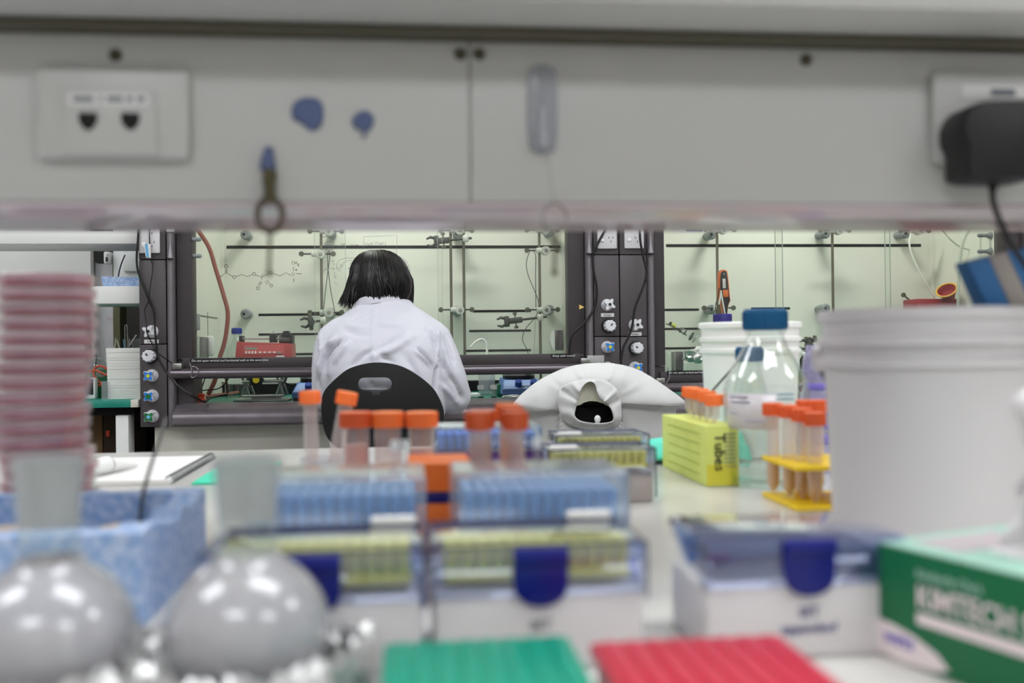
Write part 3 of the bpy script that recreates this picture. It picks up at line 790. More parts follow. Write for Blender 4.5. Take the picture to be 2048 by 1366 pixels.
def finger_clamp(px0, py0, px1, py1, label):
    a, b = AY(px0, py0, YB-0.20), AY(px1, py1, YB-0.165)
    d = (b-a); L = d.length; M = TR(a) @ Matrix.Rotation(-math.atan2(d.z, d.x), 4, 'Y') @ Matrix.Rotation(0, 4, 'Z')
    t = thing('finger_clamp', label, 'clamp', a, group='three finger clamps'); I = TR(a).inverted() @ M
    mb = MB(); mb.cyl((L*0.42, 0, 0), (L, 0, 0), 0.0055, None, 10, M=I); part('arm', mb, 'darkzinc', t)
    mb = MB(); mb.box((0.035, -0.014, -0.013), (L*0.5, 0.014, 0.013), r=0.006, M=I); mb.box((0.028, -0.018, -0.024), (0.05, 0.018, 0.024), r=0.006, M=I); part('body', mb, 'darkzinc', t)
    for s in (-1, 1):
        mb = MB(); mb.tube([I @ V((0.035, 0, s*0.012)), I @ V((0.015, 0, s*0.02)), I @ V((-0.004, 0, s*0.013))], [0.007, 0.0065, 0.004], 10); part('jaw', mb, 'darkzinc', t)
    for s in (-1, 1):
        mb = MB(); mb.cyl((L*0.36, 0, s*0.008), (L*0.36, 0, s*0.03), 0.003, None, 8, M=I); mb.box((L*0.36-0.009, -0.002, s*0.03-0.006), (L*0.36+0.009, 0.002, s*0.03+0.006), r=0.0015, M=I); part('wing_nut', mb, 'thumb', t)
    mb = MB(); q = V((L*0.86, -0.004, 0)); mb.box(q-V((0.013, 0.015, 0.015)), q+V((0.013, 0.012, 0.015)), r=0.006, M=I); part('holder', mb, 'zinc', t)
    return t
finger_clamp(855, 484, 941, 478, 'dark three finger clamp above and right of the head, near the top rod pair')
finger_clamp(996, 645, 1090, 634, 'dark three finger clamp level with the right shoulder, pointing left')
finger_clamp(603, 646, 652, 641, 'dark stubby clamp half hidden behind the left shoulder')

# ---- hoses and wires in the first hood
wire('rubber_hose', 'long dull red rubber hose hanging in a bow at the left of the glass', 'hose',
     [AY(*p, 4.02) for p in ((385, 435), (395, 458), (418, 495), (432, 540), (447, 590), (455.5, 625), (453, 662), (447, 692), (440, 714), (431, 757), (420, 782), (416, 789))], 0.0085, 'redhose', group='red hoses in the left hood')
zz = ZW+0.012
wire('rubber_hose', 'rear one of the two red hoses lying on the green top by the jack', 'hose', [AZ(409, 791, zz), AZ(430, 785, zz), AZ(452, 779, zz), AZ(486, 777.5, zz)], 0.007, 'redhose', group='red hoses in the left hood')
wire('rubber_hose', 'red hose lying flat on the green top in front of its twin by the jack', 'hose', [AZ(410, 793.5, zz), AZ(436, 790.5, zz), AZ(455, 788.5, zz), AZ(484, 783, zz)], 0.008, 'redhose', group='red hoses in the left hood')
wire('thin_hose', 'orange red hose standing upright behind the right edge of the left hood glass', 'hose', [AY(*p, 4.05) for p in ((1141, 470), (1139.5, 545), (1138.5, 620), (1137, 680), (1133, 715), (1130, 785))], 0.007, 'redhose2')
p = [AY(*q, 4.0) for q in ((450.5, 740), (452, 757), (455, 786))]
wire('thin_hose', 'short dark brown tube hanging beside the jack below the handle', 'hose', p, 0.005, pm('brown tube', (72, 52, 42), 0.5))
wire('wire_lead', 'thin black lead crossing itself beside the rod left of the head', 'cable',
     pth(c1, [(165, 1010), (190, 760), (218, 540), (240, 360), (228, 322), (214, 345), (214, 440), (219, 540), (250, 790), (296, 1030)], YB-0.16) , 0.0017, 'rubber')
wire('wire_lead', 'thin grey lead dropping past the left shoulder toward the rail', 'cable', [AY(*q, YB-0.17) for q in ((647, 617), (640, 648), (633, 690), (627, 720), (624, 760))], 0.0013, 'mount')
wire('wire_lead', 'thin black lead looped over the screw by the right rod and trailing down', 'cable',
     pth(c4, [(838, 850), (836, 700), (834, 520), (836, 360), (822, 312), (800, 300), (778, 308), (745, 420), (765, 545), (833, 712), (866, 820), (842, 935), (765, 1025), (722, 1090), (708, 1170), (748, 1260), (768, 1320)], YB-0.155), 0.0016, 'rubber')
wire('wire_lead', 'straight thin wire hanging just left of the right rod', 'cable', pth(c4, [(832, 960), (828, 1100), (820, 1310)], YB-0.15), 0.0011, 'mount')
wire('wire_lead', 'black lead looping beneath the left end of the handle', 'cable', pth(c6, [(245, 60), (235, 135), (200, 240), (188, 318), (300, 312), (400, 306), (480, 275), (550, 215), (590, 160), (640, 60)], 4.0), 0.0022, 'rubber')
wire('wire_lead', 'black mains lead running from the jack to the left blue stirrer', 'cable', pth(c6, [(1445, 160), (1500, 205), (1560, 232), (1640, 240)], 4.12), 0.004, 'rubber')
wire('wire_loop', 'small wire loop hung on the left end of the sash handle', 'wire loop', [AY(c7(*q)[0], c7(*q)[1], YH-0.036) for q in ((1068, 415), (1080, 450), (1092, 495), (1085, 545), (1092, 562), (1120, 553), (1148, 520), (1153, 485), (1130, 460), (1092, 455))], 0.0013, 'steel')

# ---- cables down the columns
yc = YH-0.02
wire('power_cable', 'thick black cable down the left column dropping to the sill', 'cable',
     [AY(277, 440, yc), AY(276.5, 470, yc), AY(273.5, 522, yc), AY(280, 555, yc), AY(297, 597, yc), AY(308, 626, yc), AY(310, 660, yc-0.06), AY(314, 700, yc-0.06), AY(320, 722, yc-0.06), AY(335, 747, yc-0.06), AY(357, 772, yc-0.08), AY(385, 792, yc-0.09), AY(405, 802.5, YH-0.05), AY(412, 803, YH-0.02), AY(420, 796, YH+0.09), AY(436, 792.5, YH+0.2), AY(455, 790, YH+0.24)], 0.0042, 'rubber', group='power cables on the columns')
wire('power_cable', 'thin black cable from the left outlet to the sash handle', 'cable',
     [AY(298.5, 440, yc), AY(299, 480, yc), AY(301, 515, yc), AY(305.5, 535, yc), AY(301, 571, yc-0.01), AY(297, 602, yc-0.014), AY(289.5, 621, yc-0.01), AY(293, 650, yc-0.06), AY(293.5, 664, yc-0.062), AY(301, 681, yc-0.05), AY(316, 706, yc-0.04), AY(338, 722, yc), AY(351, 731, yc)], 0.0021, 'rubber', group='power cables on the columns')
wire('power_cable', 'black cable from the left of the two centre outlets to the sash rail', 'cable',
     pth(c4, [(1560, 20), (1520, 85), (1440, 230), (1398, 320), (1392, 400), (1405, 520), (1428, 640), (1430, 740), (1405, 865), (1320, 990), (1205, 1105), (1176, 1160), (1166, 1240), (1160, 1320)], yc), 0.0046, 'rubber', group='power cables on the columns')
wire('power_cable', 'black cable from the right of the two centre outlets curving down behind the draped coat', 'cable',
     pth(c4, [(1835, 20), (1848, 85), (1858, 220), (1885, 360), (1916, 500), (1895, 620), (1840, 760), (1800, 870), (1775, 1040), (1740, 1140), (1692, 1240), (1672, 1330), (1668, 1420), (1690, 1520), (1720, 1640)], yc-0.045), 0.0046, 'rubber', group='power cables on the columns')
t = thing('cable_tag', 'white hanging tag with light blue stripe on the left outlet cable', 'tag', AY(300, 485, yc-0.006))
q = [AY(*p, yc-0.006) for p in ((283, 488), (301, 488), (302, 516), (292, 515.5), (288, 494), (283, 493))]
mb = MB(); mb.prism([(p.x, p.z) for p in q], 0.004, 0, TR((0, yc-0.008, 0)), r=0.001); part('card', mb, 'paper', t, False)
q = [AY(*p, yc-0.0085) for p in ((290, 488), (295, 488), (298, 514), (293, 514))]
mb = MB(); mb.prism([(p.x, p.z) for p in q], 0.002, 0, TR((0, yc-0.0095, 0))); part('stripe', mb, 'stripeblue', t, False)
wire('thin_cable', 'thin cable looping at the left end of the right sash rail', 'cable', [AY(*q, YH-0.01) for q in ((1335, 735), (1339, 745), (1338, 757), (1331, 768))], 0.0018, 'mount')

# ---- syringe pump on a lab jack
yj = 3.97
jz = AZ(466, 793, ZW)
j0, j1 = X(466, 790, yj), X(578, 790, yj)
t = thing('lab_jack', 'steel scissor lab jack with black and yellow knob under the red pump', 'lab jack', ((j0+j1)/2, yj+0.08, ZW))
ztop = Z(520, 741, yj)
mb = MB(); mb.box((j0, yj, ZW), (j1, yj+0.16, ZW+0.008), r=0.003); part('base_plate', mb, 'steel', t, False)
mb = MB(); mb.box((j0+0.01, yj+0.005, ztop-0.01), (j1-0.01, yj+0.155, ztop), r=0.003); part('top_plate', mb, 'steel', t, False)
for px in (489, 559):
    x = X(px, 770, yj)
    for s, dy in ((-1, 0), (1, 0), (-1, 0.12), (1, 0.12)):
        a = V((x-s*0.016, yj+0.02+dy, ZW+0.018)); b = V((x+s*0.016, yj+0.02+dy, ztop-0.014))
        mb = MB(); mb.tube([a, b], 0.0055, 8); part('scissor_arm', mb, 'steel', t, False)
for z in (ZW+0.022, (ZW+ztop)/2+0.018):
    mb = MB(); mb.cyl((X(482, 770, yj), yj+0.02, z), (X(566, 770, yj), yj+0.02, z), 0.006, None, 12); part('cross_rod', mb, 'steel', t, False)
mb = MB(); mb.box((X(500, 780, yj), yj+0.03, ZW+0.008), (X(560, 780, yj), yj+0.05, ZW+0.02)); part('slide', mb, 'white2', t, False)
kx = X(513, 761, yj); kz = Z(513, 759.5, yj)
st = [((0.026+0.0028*math.cos(8*2*PI*i/64))*math.cos(2*PI*i/64), (0.026+0.0028*math.cos(8*2*PI*i/64))*math.sin(2*PI*i/64)) for i in range(64)]
mb = MB(); mb.prism(st, 0.02, 0, TR((kx, yj-0.012, kz)), r=0.002); kn = part('knob', mb, 'black', t, False)
mb = MB(); mb.cyl((kx, yj-0.0122, kz), (kx, yj-0.0145, kz), 0.013, None, 20); part('knob_cap', mb, pm('yellow knob cap', (222, 196, 44), 0.4), kn, False)

yq = yj+0.005
P2 = lambda x, y: AY(*c2(x, y), yq)
t = thing('syringe_pump', 'red syringe pump with keypad and black syringe on top, on the jack', 'syringe pump', (X(527, 730, yq), yq+0.06, ztop))
mb = MB(); a = P2(1020, 1350); b = P2(1582, 1350); c = P2(1575, 1205); d = P2(1040, 1187)
mb.prism([(a.x-0.004, ztop), (b.x+0.002, ztop), (c.x, c.z), (d.x, d.z)], 0.14, 0, TR((0, yq, 0)), r=0.003); part('body', mb, 'pumpred', t, False)
def fp(x0, y0, x1, y1, m, name, th=0.003, r=0.0, par=None, off=0.0):
    a, b = P2(x0, y1), P2(x1, y0); mb = MB(); mb.box((a.x, yq-th-off, a.z), (b.x, yq+0.001, b.z), r=r); return part(name, mb, m, par or t, False)
f = fp(1112, 1218, 1500, 1312, 'pumpface', 'keypad')
fp(1125, 1240, 1240, 1266, 'lcd', 'display', 0.004, par=f)
for x in (1135, 1165, 1195, 1225): fp(x-7, 1280, x+7, 1304, 'white', 'key', 0.006, 0.0005, f)
for x in (1270, 1316, 1362, 1410): fp(x-14, 1284, x+14, 1297, 'white2', 'key', 0.006, 0.0005, f)
fp(1438, 1282, 1472, 1302, 'mount', 'key', 0.007, 0.0005, f)
fp(1425, 1322, 1505, 1345, 'white', 'asset_sticker', 0.002)
def fb(x0, y0, x1, y1, ya, yb, m, name, r=0.002):
    a, b = P2(x0, y1), P2(x1, y0); mb = MB(); mb.box((a.x, ya, a.z), (b.x, yb, b.z), r=r); return part(name, mb, m, t, False)
fb(1055, 1128, 1080, 1190, yq+0.02, yq+0.1, 'black', 'end_block')
fb(1352, 1108, 1410, 1195, yq+0.02, yq+0.1, 'black', 'pusher_block')
fb(1556, 1122, 1578, 1206, yq+0.02, yq+0.1, 'black', 'end_block')
a, b = P2(1075, 1158), P2(1560, 1165)
mb = MB(); mb.cyl((a.x, yq+0.04, a.z), (b.x, yq+0.04, a.z-0.002), 0.003, None, 10); mb.cyl((a.x, yq+0.075, a.z), (b.x, yq+0.075, a.z-0.002), 0.003, None, 10); part('guide_rod', mb, 'steel', t, False)
a, b = P2(1440, 1160), P2(1546, 1150); mb = MB(); mb.cyl((a.x, yq+0.05, a.z), (b.x, yq+0.05, a.z), 0.0185, None, 20); part('syringe_barrel', mb, pm('smoky barrel', (84, 86, 84), 0.3), t, False)
q = [P2(*p) for p in ((1462, 1128), (1490, 1082), (1535, 1080), (1552, 1110), (1575, 1118), (1575, 1132))]
mb = MB(); mb.prism([(p.x, p.z) for p in q], 0.05, 0, TR((0, yq+0.025, 0))); part('syringe_clamp', mb, 'black', t, False)
fb(1372, 1076, 1392, 1112, yq+0.045, yq+0.055, 'plastic', 'plunger_tip')

# bottle with blue cap behind the pump
def reagent_bottle(name, label, loc, r, hb, rn, hn, rc, hc, capm, fill=0.0, n=40, fillm='water', group=None):
    t = thing(name, label, 'bottle', loc, group=group)
    sh_ = [(r*0.94, 0.0), (r*0.985, 0.004), (r, 0.012), (r, hb*0.86)]
    for i in range(1, 9):
        u = i/8; k = 0.5-0.5*math.cos(PI*u); sh_.append((r+(rn-r)*(0.25*u+0.75*k), hb*0.86+(hn-hb*0.86)*(0.35*u+0.65*u**1.0)))
    top = hn + hc*0.9
    sh_ += [(rn, top)]
    w = 0.0022
    inner = [(max(rr-w, 0.001), z) for rr, z in sh_[::-1]]
    inner[-1] = (r*0.92, 0.005); inner += [(0, 0.005)]
    mb = MB(); mb.lathe([(0, 0.003), (r*0.7, 0.0025)] + sh_ + inner, n); part('body', mb, 'glass', t)
    mb = MB(); mb.lathe([(0, hn), (rc*0.98, hn), (rc, hn+0.002), (rc, hn+hc-0.003), (rc*0.95, hn+hc), (0, hn+hc)], 48)
    for i in range(36):
        q = 2*PI*i/36; mb.box((-0.0012, -0.0008, hn+0.003), (0.0012, 0.0008, hn+hc-0.004), M=Matrix.Rotation(q, 4, 'Z') @ TR((rc, 0, 0)))
    part('cap', mb, capm, t)
    mb = MB(); mb.lathe([(rn, hn-0.006), (rn+0.004, hn-0.006), (rn+0.004, hn-0.001), (rn, hn-0.001)], 40, loop=True); part('pouring_ring', mb, capm if group == 'x' else 'glass', t)
    if fill:
        mb = MB(); mb.lathe([(0, 0.006), (r-w-0.001, 0.006), (r-w-0.001, fill), (0, fill)], n); part('liquid', mb, fillm, t)
    return t
b = AY(473.5, 668, 4.28); cz = Z(473.5, 656, 4.28)
reagent_bottle('reagent_bottle', 'pale bottle with bright blue cap standing behind the red pump', (b.x, 4.28, ZW), 0.05, 0.2, 0.017, b.z-ZW, 0.0205, cz-b.z, pm('bright blue cap', (18, 52, 160), 0.4))

# orange plugs
def plug(c, label):
    t = thing('orange_plug', label, 'plug', c, group='orange plugs in the left hood')
    mb = MB(); mb.box((-0.0115, 0, 0), (0.0115, 0.024, 0.0085), r=0.002); part('body', mb, 'orange2', t)
    mb = MB(); mb.box((-0.0125, -0.0008, 0.0085), (0.0125, 0.0248, 0.0185), r=0.003); part('cap', mb, 'orange2', t)
    return t
yo = 3.9
for px, dz, lb in ((389.5, 0, 'lower left of the four orange plugs beside the red hose'), (402, 0, 'lower right of the four orange plugs beside the red hose'), (390.5, 0.0187, 'upper left of the four stacked orange plugs'), (401.5, 0.0187, 'upper right of the four stacked orange plugs')):
    plug((X(px, 790, yo+(0.0 if dz == 0 else 0.001)), yo, ZW+dz), lb)

# ---- blue hotplate stirrers
def stirrer(x0, x1, y0, label, kn):
    t = thing('hotplate_stirrer', label, 'stirrer', ((x0+x1)/2, y0+0.1, ZW), group='blue hotplate stirrers'); w = x1-x0
    mb = MB(); mb.box((x0+0.004, y0+0.004, ZW), (x1-0.004, y0+0.24, ZW+0.016)); part('foot', mb, 'black', t, False)
    mb = MB(); vs = [(x0, y0, ZW+0.014), (x1, y0, ZW+0.014), (x1, y0, ZW+0.034), (x0, y0, ZW+0.034), (x0, y0+0.24, ZW+0.014), (x1, y0+0.24, ZW+0.014), (x1-0.012, y0+0.24, ZW+0.075), (x0+0.012, y0+0.24, ZW+0.075), (x1-0.012, y0+0.08, ZW+0.068), (x0+0.012, y0+0.08, ZW+0.068)]
    mb.add(vs, [[0, 1, 2, 3], [3, 2, 8, 9], [9, 8, 6, 7], [7, 6, 5, 4], [0, 4, 5, 1], [1, 5, 6, 8, 2], [0, 3, 9, 7, 4]]); part('housing', mb, 'hotblue', t, False)
    mb = MB(); vs = [V(v)+V((0, -0.0006, 0.0008)) for v in ((x0+0.006, y0+0.003, ZW+0.0355), (x1-0.006, y0+0.003, ZW+0.0355), (x1-0.016, y0+0.078, ZW+0.0675), (x0+0.016, y0+0.078, ZW+0.0675))]
    mb.add(vs, [[0, 1, 2, 3]]); dk = part('deck_panel', mb, 'hotblue2', t, False)
    for k in kn:
        c = V((x0+w*k, y0+0.028, ZW+0.046)); mb = MB(); mb.cyl(c, c+V((0, -0.012, 0.02)), 0.0145, 0.0135, 20); part('dial', mb, 'knobblue', t, False)
    mb = MB(); c = V((x0+w*sum(kn)/len(kn), y0+0.026, ZW+0.0456)); mb.box(c-V((0.018, 0.006, 0.0004)), c+V((0.018, 0.006, 0.003)), r=0.001); part('legend', mb, 'white', dk, False)
    mb = MB(); mb.cyl(((x0+x1)/2, y0+0.16, ZW+0.07), ((x0+x1)/2, y0+0.16, ZW+0.084), w*0.40, None, 40); part('plate_base', mb, 'black', t, False)
    mb = MB(); mb.cyl(((x0+x1)/2, y0+0.16, ZW+0.084), ((x0+x1)/2, y0+0.16, ZW+0.094), w*0.41, None, 40); part('hot_plate', mb, 'steel', t, False)
    return t
stirrer(X(584, 790, 3.93), X(668, 790, 3.93), 3.93, 'blue stirrer half hidden by the left sleeve of the seated person', (0.38, 0.72))
stirrer(X(1005, 785, 3.92), X(1088, 785, 3.92), 3.92, 'blue stirrer with two dials left of the draped coat', (0.4, 0.77))
q = AY(1030, 788, 3.88)
mono('crumpled_foil', 'strip of crumpled foil in front of the right blue stirrer', 'foil', crumple((0, 0, 0.006), 0.012, 4, sc=(4.2, 0.9, 0.7)), 'foil', (q.x, 3.895, ZW))
# vials
def vial(px, label):
    p = AY(px, 788, 3.87); t = thing('glass_vial', label, 'vial', (p.x, 3.87, ZW+0.002), group='white capped vials behind the sill')
    k = 1.0
    mb = MB(); mb.lathe([(0, 0.001), (0.0115, 0.001), (0.0122, 0.003), (0.0122, 0.036), (0.0112, 0.036), (0.0112, 0.004), (0, 0.004)], 24); part('body', mb, 'glass', t)
    mb = MB(); mb.lathe([(0, 0.0365), (0.0135, 0.0365), (0.0138, 0.038), (0.0138, 0.050), (0.013, 0.052), (0, 0.052)], 24); part('cap', mb, 'white', t)
    mb = MB(); mb.lathe([(0, 0.0042), (0.011, 0.0042), (0.011, 0.009), (0, 0.009)], 20); part('residue', mb, 'black', t)
    return t
vial(962, 'left of the two white capped vials right of the elbow'); v2 = vial(987.5, 'right of the two white capped vials, with dark handwriting on its glass')
mb = MB()
for z in (0.012, 0.018, 0.023, 0.028): mb.tube([V((-0.003, -0.0125, z)), V((0.003, -0.0125, z+0.002))], 0.0008, 5)
part('handwriting', mb, 'ink', v2)
mb = MB(); a = AY(995, 790, 4.02); mb.box((a.x, 4.02, ZW), (a.x+0.045, 4.14, ZW+0.05), r=0.004); mono('green_tray', 'dark green tub between the vials and the right stirrer', 'tub', mb, pm('dark green tub', (14, 92, 70), 0.4), (a.x+0.02, 4.05, ZW), local=False)
mb = MB(); a = AY(936, 785, 4.0); mb.box((a.x-0.02, 4.0, ZW+0.001), (a.x+0.05, 4.1, ZW+0.016), r=0.003); mono('white_tray', 'flat white dish beside the elbow behind the left vial', 'dish', mb, 'white', (a.x, 4.02, ZW+0.001), local=False)
# wash bottle
p = AY(973, 720, 4.2)
t = thing('wash_bottle', 'clear wash bottle whose bent white spout shows above the sash rail', 'wash bottle', (p.x, 4.2, ZW))
zt = Z(973, 711, 4.2)-ZW
mb = MB(); mb.lathe([(0, 0.002), (0.034, 0.002), (0.036, 0.006), (0.036, 0.12), (0.02, 0.145), (0.014, 0.15), (0.014, zt-0.004), (0.0125, zt-0.004), (0.0125, 0.15), (0.034, 0.12), (0.034, 0.006), (0, 0.006)], 28); part('body', mb, 'plastic', t)
mb = MB(); mb.lathe([(0, zt-0.01), (0.017, zt-0.01), (0.019, zt-0.006), (0.019, zt), (0.006, zt+0.004), (0, zt+0.004)], 24); part('cap', mb, 'white', t)
pts = smooth([AY(*c4(*q), 4.2) for q in ((362, 1315), (360, 1250), (350, 1195), (322, 1167), (290, 1167), (250, 1190), (215, 1222), (193, 1242))], 4)
mb = MB(); mb.tube(pts, [0.0052]*(len(pts)-8)+[0.0052-0.0004*i for i in range(8)], 10); part('spout', mb, 'whitehose', t, False)

# ================================================================ right hood contents
CL = lambda x, y: (1320 + x/5.06, 450 + y/5.06)
yb = 4.12
p = AY(1445, 643, yb); zc = Z(1445, 628, yb)
vb = reagent_bottle('wide_bottle', 'large bottle with ribbed violet blue cap behind the white pail', (p.x, yb, ZW), 0.085, 0.24, 0.035, p.z-ZW-0.012, 0.0385, zc-p.z+0.012, 'cap_violet')
yt = 4.14
t = thing('gas_tester', 'orange and black handheld tester standing on the violet cap', 'tester', (p.x+0.01, yt, zc))
def cl(L, y=yt): return [(q.x, q.z) for q in (AY(*CL(*p), y) for p in L)]
mb = MB(); mb.prism(cl([(600, 560), (606, 478), (628, 452), (660, 450), (684, 466), (697, 560), (708, 690), (716, 765), (700, 800), (692, 830), (684, 900), (640, 905), (632, 830), (600, 740)]), 0.035, 0, TR((0, yt, 0)), r=0.004); part('case', mb, 'devorange', t, False)
mb = MB(); mb.prism(cl([(610, 565), (616, 490), (634, 464), (656, 462), (674, 476), (686, 565), (697, 690), (708, 765), (694, 795), (686, 826), (680, 898), (644, 900), (638, 826), (610, 730)], yt-0.002), 0.006, 0, TR((0, yt-0.004, 0)), r=0.0015); fc = part('front', mb, 'devblack', t, False)
c = AY(*CL(645, 497), yt); mb = MB(); mb.cyl((c.x, yt-0.0065, c.z), (c.x, yt-0.003, c.z), 0.0045, None, 14); part('screw', mb, 'steel', t, False)
mb = MB(); mb.prism(cl([(632, 543), (662, 543), (664, 640), (636, 640)], yt-0.004), 0.002, 0, TR((0, yt-0.0058, 0))); lb = part('label_plate', mb, 'paper', t, False)
a = AY(*CL(645, 630), yt); part('lettering', text_mb('- -- -', 0.012, TR((a.x+0.004, yt-0.006, a.z)) @ Matrix.Rotation(-PI/2, 4, 'Y') @ RX90), 'ink', lb, False)
mb = MB(); mb.prism(cl([(632, 658), (684, 656), (690, 728), (640, 732)], yt-0.004), 0.006, 0, TR((0, yt-0.009, 0)), r=0.0015); part('trigger', mb, 'devorange', t, False)
mb = MB(); mb.tube(smooth([AY(*CL(*q), yt-0.02) for q in ((618, 662), (612, 720), (600, 790), (592, 850), (600, 900))], 4), 0.0036, 8); part('probe_tube', mb, 'whitehose', t, False)
mb = MB(); mb.tube(smooth([AY(*CL(*q), yt-0.02) for q in ((620, 690), (634, 780), (648, 850), (656, 905))], 4), 0.0036, 8); part('probe_tube', mb, 'whitehose', t, False)
mb = MB(); q0 = AY(*CL(592, 905), yt-0.02); mb.cyl(q0, q0+V((0, 0, 0.02)), 0.012, 0.010, 12); mb.cyl(q0+V((0, 0, 0.02)), q0+V((0, 0, 0.042)), 0.009, 0.007, 12); part('fitting', mb, 'brass', t, False)
mb = MB(); mb.tube(smooth([AY(*CL(*q), yt-0.01) for q in ((598, 640), (588, 730), (568, 790), (562, 850), (578, 900))], 4), 0.0022, 8); part('lead', mb, 'rubber', t, False)

# slanted glass joint assembly
yd = 4.02
a, b = AY(*CL(95, 992), yd), AY(*CL(425, 1190), yd)
d = (b-a).normalized(); L = (b-a).length
t = thing('glass_adapter', 'slanting glass tube with yellow green sleeve left of the violet cap', 'glass tube', a)
def seg(u0, u1, r0, r1, m, nm): mb = MB(); mb.cyl(a+d*L*u0, a+d*L*u1, r0, r1, 18); return part(nm, mb, m, t, False)
seg(0, 0.05, 0.007, 0.009, 'black', 'tip'); seg(0.05, 0.19, 0.0085, 0.0095, pm('yellow green sleeve', (196, 206, 84), 0.4), 'sleeve'); seg(0.19, 0.36, 0.005, 0.006, 'glass', 'stem')
seg(0.36, 0.47, 0.0115, 0.0115, 'plastic', 'joint'); seg(0.345, 0.36, 0.0125, 0.0125, 'darkzinc', 'joint_clip'); seg(0.47, 1.0, 0.0095, 0.014, 'glass', 'barrel'); seg(0.47, 0.49, 0.012, 0.012, 'darkzinc', 'joint_clip'); seg(0.66, 0.69, 0.019, 0.019, 'darkzinc', 'joint_clip'); seg(0.76, 0.79, 0.02, 0.02, 'glassedge', 'joint_clip')
wire('stirring_rod', 'thin black rod slanting under the glass tube', 'rod', [AY(*CL(*q), 4.0) for q in ((60, 1000), (110, 1020), (190, 1068), (272, 1118))], 0.002, 'rubber')
# beaker with foil, square glass jar
p = AY(1388, 748, 4.1); zk = Z(1388, 728, 4.1)
mb = MB(); r = 0.042; h = zk-ZW
mono('glass_beaker', 'glass beaker topped with crumpled foil beside the white pail', 'beaker', mb.lathe([(0, 0.001), (r*0.95, 0.001), (r, 0.006), (r, h), (r+0.003, h+0.001), (r-0.001, h), (r-0.0015, 0.006), (0, 0.004)], 32), 'glass', (p.x, 4.1, ZW))
mono('crumpled_foil', 'ball of crumpled foil on the beaker left of the white pail', 'foil', crumple((0, 0, 0.032), 0.036, 11, amp=0.5, sc=(1.25, 1, 0.85)), 'foil', (p.x+0.006, 4.1, zk+0.003))
mb = MB(); a, b = AY(1333, 746, 4.02), AY(1351, 701, 4.02)
for z0, z1 in ((ZW, a.z), (a.z, b.z)): mb.box((a.x, 4.02, z0+0.001), (b.x, 4.07, z1-0.001), r=0.003)
mono('glass_jar', 'small square glass jar at the left edge of the right hood glass', 'jar', mb, 'glass', ((a.x+b.x)/2, 4.04, ZW), local=False)
# things between the pail and the large pail
for k, (x0, y0, x1, y1) in enumerate(((1600, 689, 1624, 690), (1612, 684, 1646, 691))):
    finger_clamp(x0, y0, x1, y1, ('dark clamp head in the gap right of the far pail, left one', 'dark clamp head in the gap right of the far pail, right one')[k])
p = AY(1609, 745, 4.0); t = thing('squeeze_bottle', 'small black bottle with white stopper and red foot right of the far pail', 'bottle', (p.x, 4.0, ZW))
mb = MB(); mb.lathe([(0, 0.0), (0.022, 0.0), (0.022, 0.075), (0, 0.075)], 20); part('foot', mb, pm('red foot', (168, 36, 44), 0.5), t)
mb = MB(); mb.lathe([(0, 0.075), (0.019, 0.075), (0.019, 0.135), (0.011, 0.15), (0, 0.15)], 20); part('body', mb, 'black', t)
mb = MB(); mb.sphere((0, 0, 0.157), 0.013, 16, sc=(1, 1, 0.8)); part('stopper', mb, 'white', t)
# red funnel, red box, tubing
yf = 4.3
p = AY(1893, 580, yf); ax = V((0.55, 0.45, -0.70)).normalized()
t = thing('red_funnel', 'tilted dark red funnel with yellow rim above the near pail', 'funnel', p)
rot = ax.to_track_quat('Z', 'Y').to_matrix().to_4x4(); M = TR(p) @ rot
mb = MB(); mb.lathe([(0.044, 0.0), (0.012, 0.075), (0.009, 0.12), (0.007, 0.12), (0.0095, 0.075), (0.041, 0.002)], 32, M=M, loop=True); mb.cyl(M @ V((0, 0, 0.028)), M @ V((0, 0, 0.03)), 0.029, None, 28); part('cone', mb, 'redcup', t, False)
mb = MB(); mb.tube([M @ V((0.044*math.cos(2*PI*i/36), 0.044*math.sin(2*PI*i/36), 0)) for i in range(36)], 0.0042, 8, closed=True); part('rim', mb, 'yellowrim', t, False)
a, b = AY(1834, 640, 4.32), AY(1914, 597, 4.32)
mb = MB(); mb.box((a.x, 4.32, ZW), (b.x, 4.45, b.z), r=0.006); mono('red_box', 'red tub behind the near pail below the red funnel', 'tub', mb, 'redcup', ((a.x+b.x)/2, 4.38, ZW), local=False)
wire('clear_tubing', 'clear tubing running to the lower hose tail on the right wall of the hood', 'tubing', [AY(*q, 4.25) for q in ((1868, 435), (1882, 456), (1900, 478), (1920, 493.5), (1945, 501), (1960, 503), (1968, 503.5))], 0.0042, 'tubing', group='clear tubing in the right hood')
wire('clear_tubing', 'thick clear tubing hanging beside the red funnel', 'tubing', [AY(*q, 4.15) for q in ((1955, 435), (1942, 456), (1929, 477), (1921.5, 505), (1918, 545), (1916, 610), (1916, 680))], 0.0075, 'tubing', group='clear tubing in the right hood')
wire('clear_tubing', 'white tubing sagging from the far right rod mount to the red tub', 'tubing', [AY(*q, 4.4) for q in ((1822, 466), (1819, 485), (1821, 500), (1830, 525), (1845, 555), (1860, 580), (1874, 604))], 0.0042, 'whitehose', group='clear tubing in the right hood')
wire('steel_rod', 'thin steel rod standing right of the thick clear tubing', 'rod', [AY(*q, 4.35) for q in ((1926.5, 541), (1925, 600), (1924, 700))], 0.003, 'rod')
p = AY(1807, 590, 4.42); t = thing('thumb_screw_rod', 'dark thumb screw slanting out above the near pail', 'clamp screw', p)
mb = MB(); mb.cyl(p+V((0, -0.003, 0)), p+V((0, 0.003, 0)), 0.011, None, 16); part('disc', mb, 'thumb', t, False)
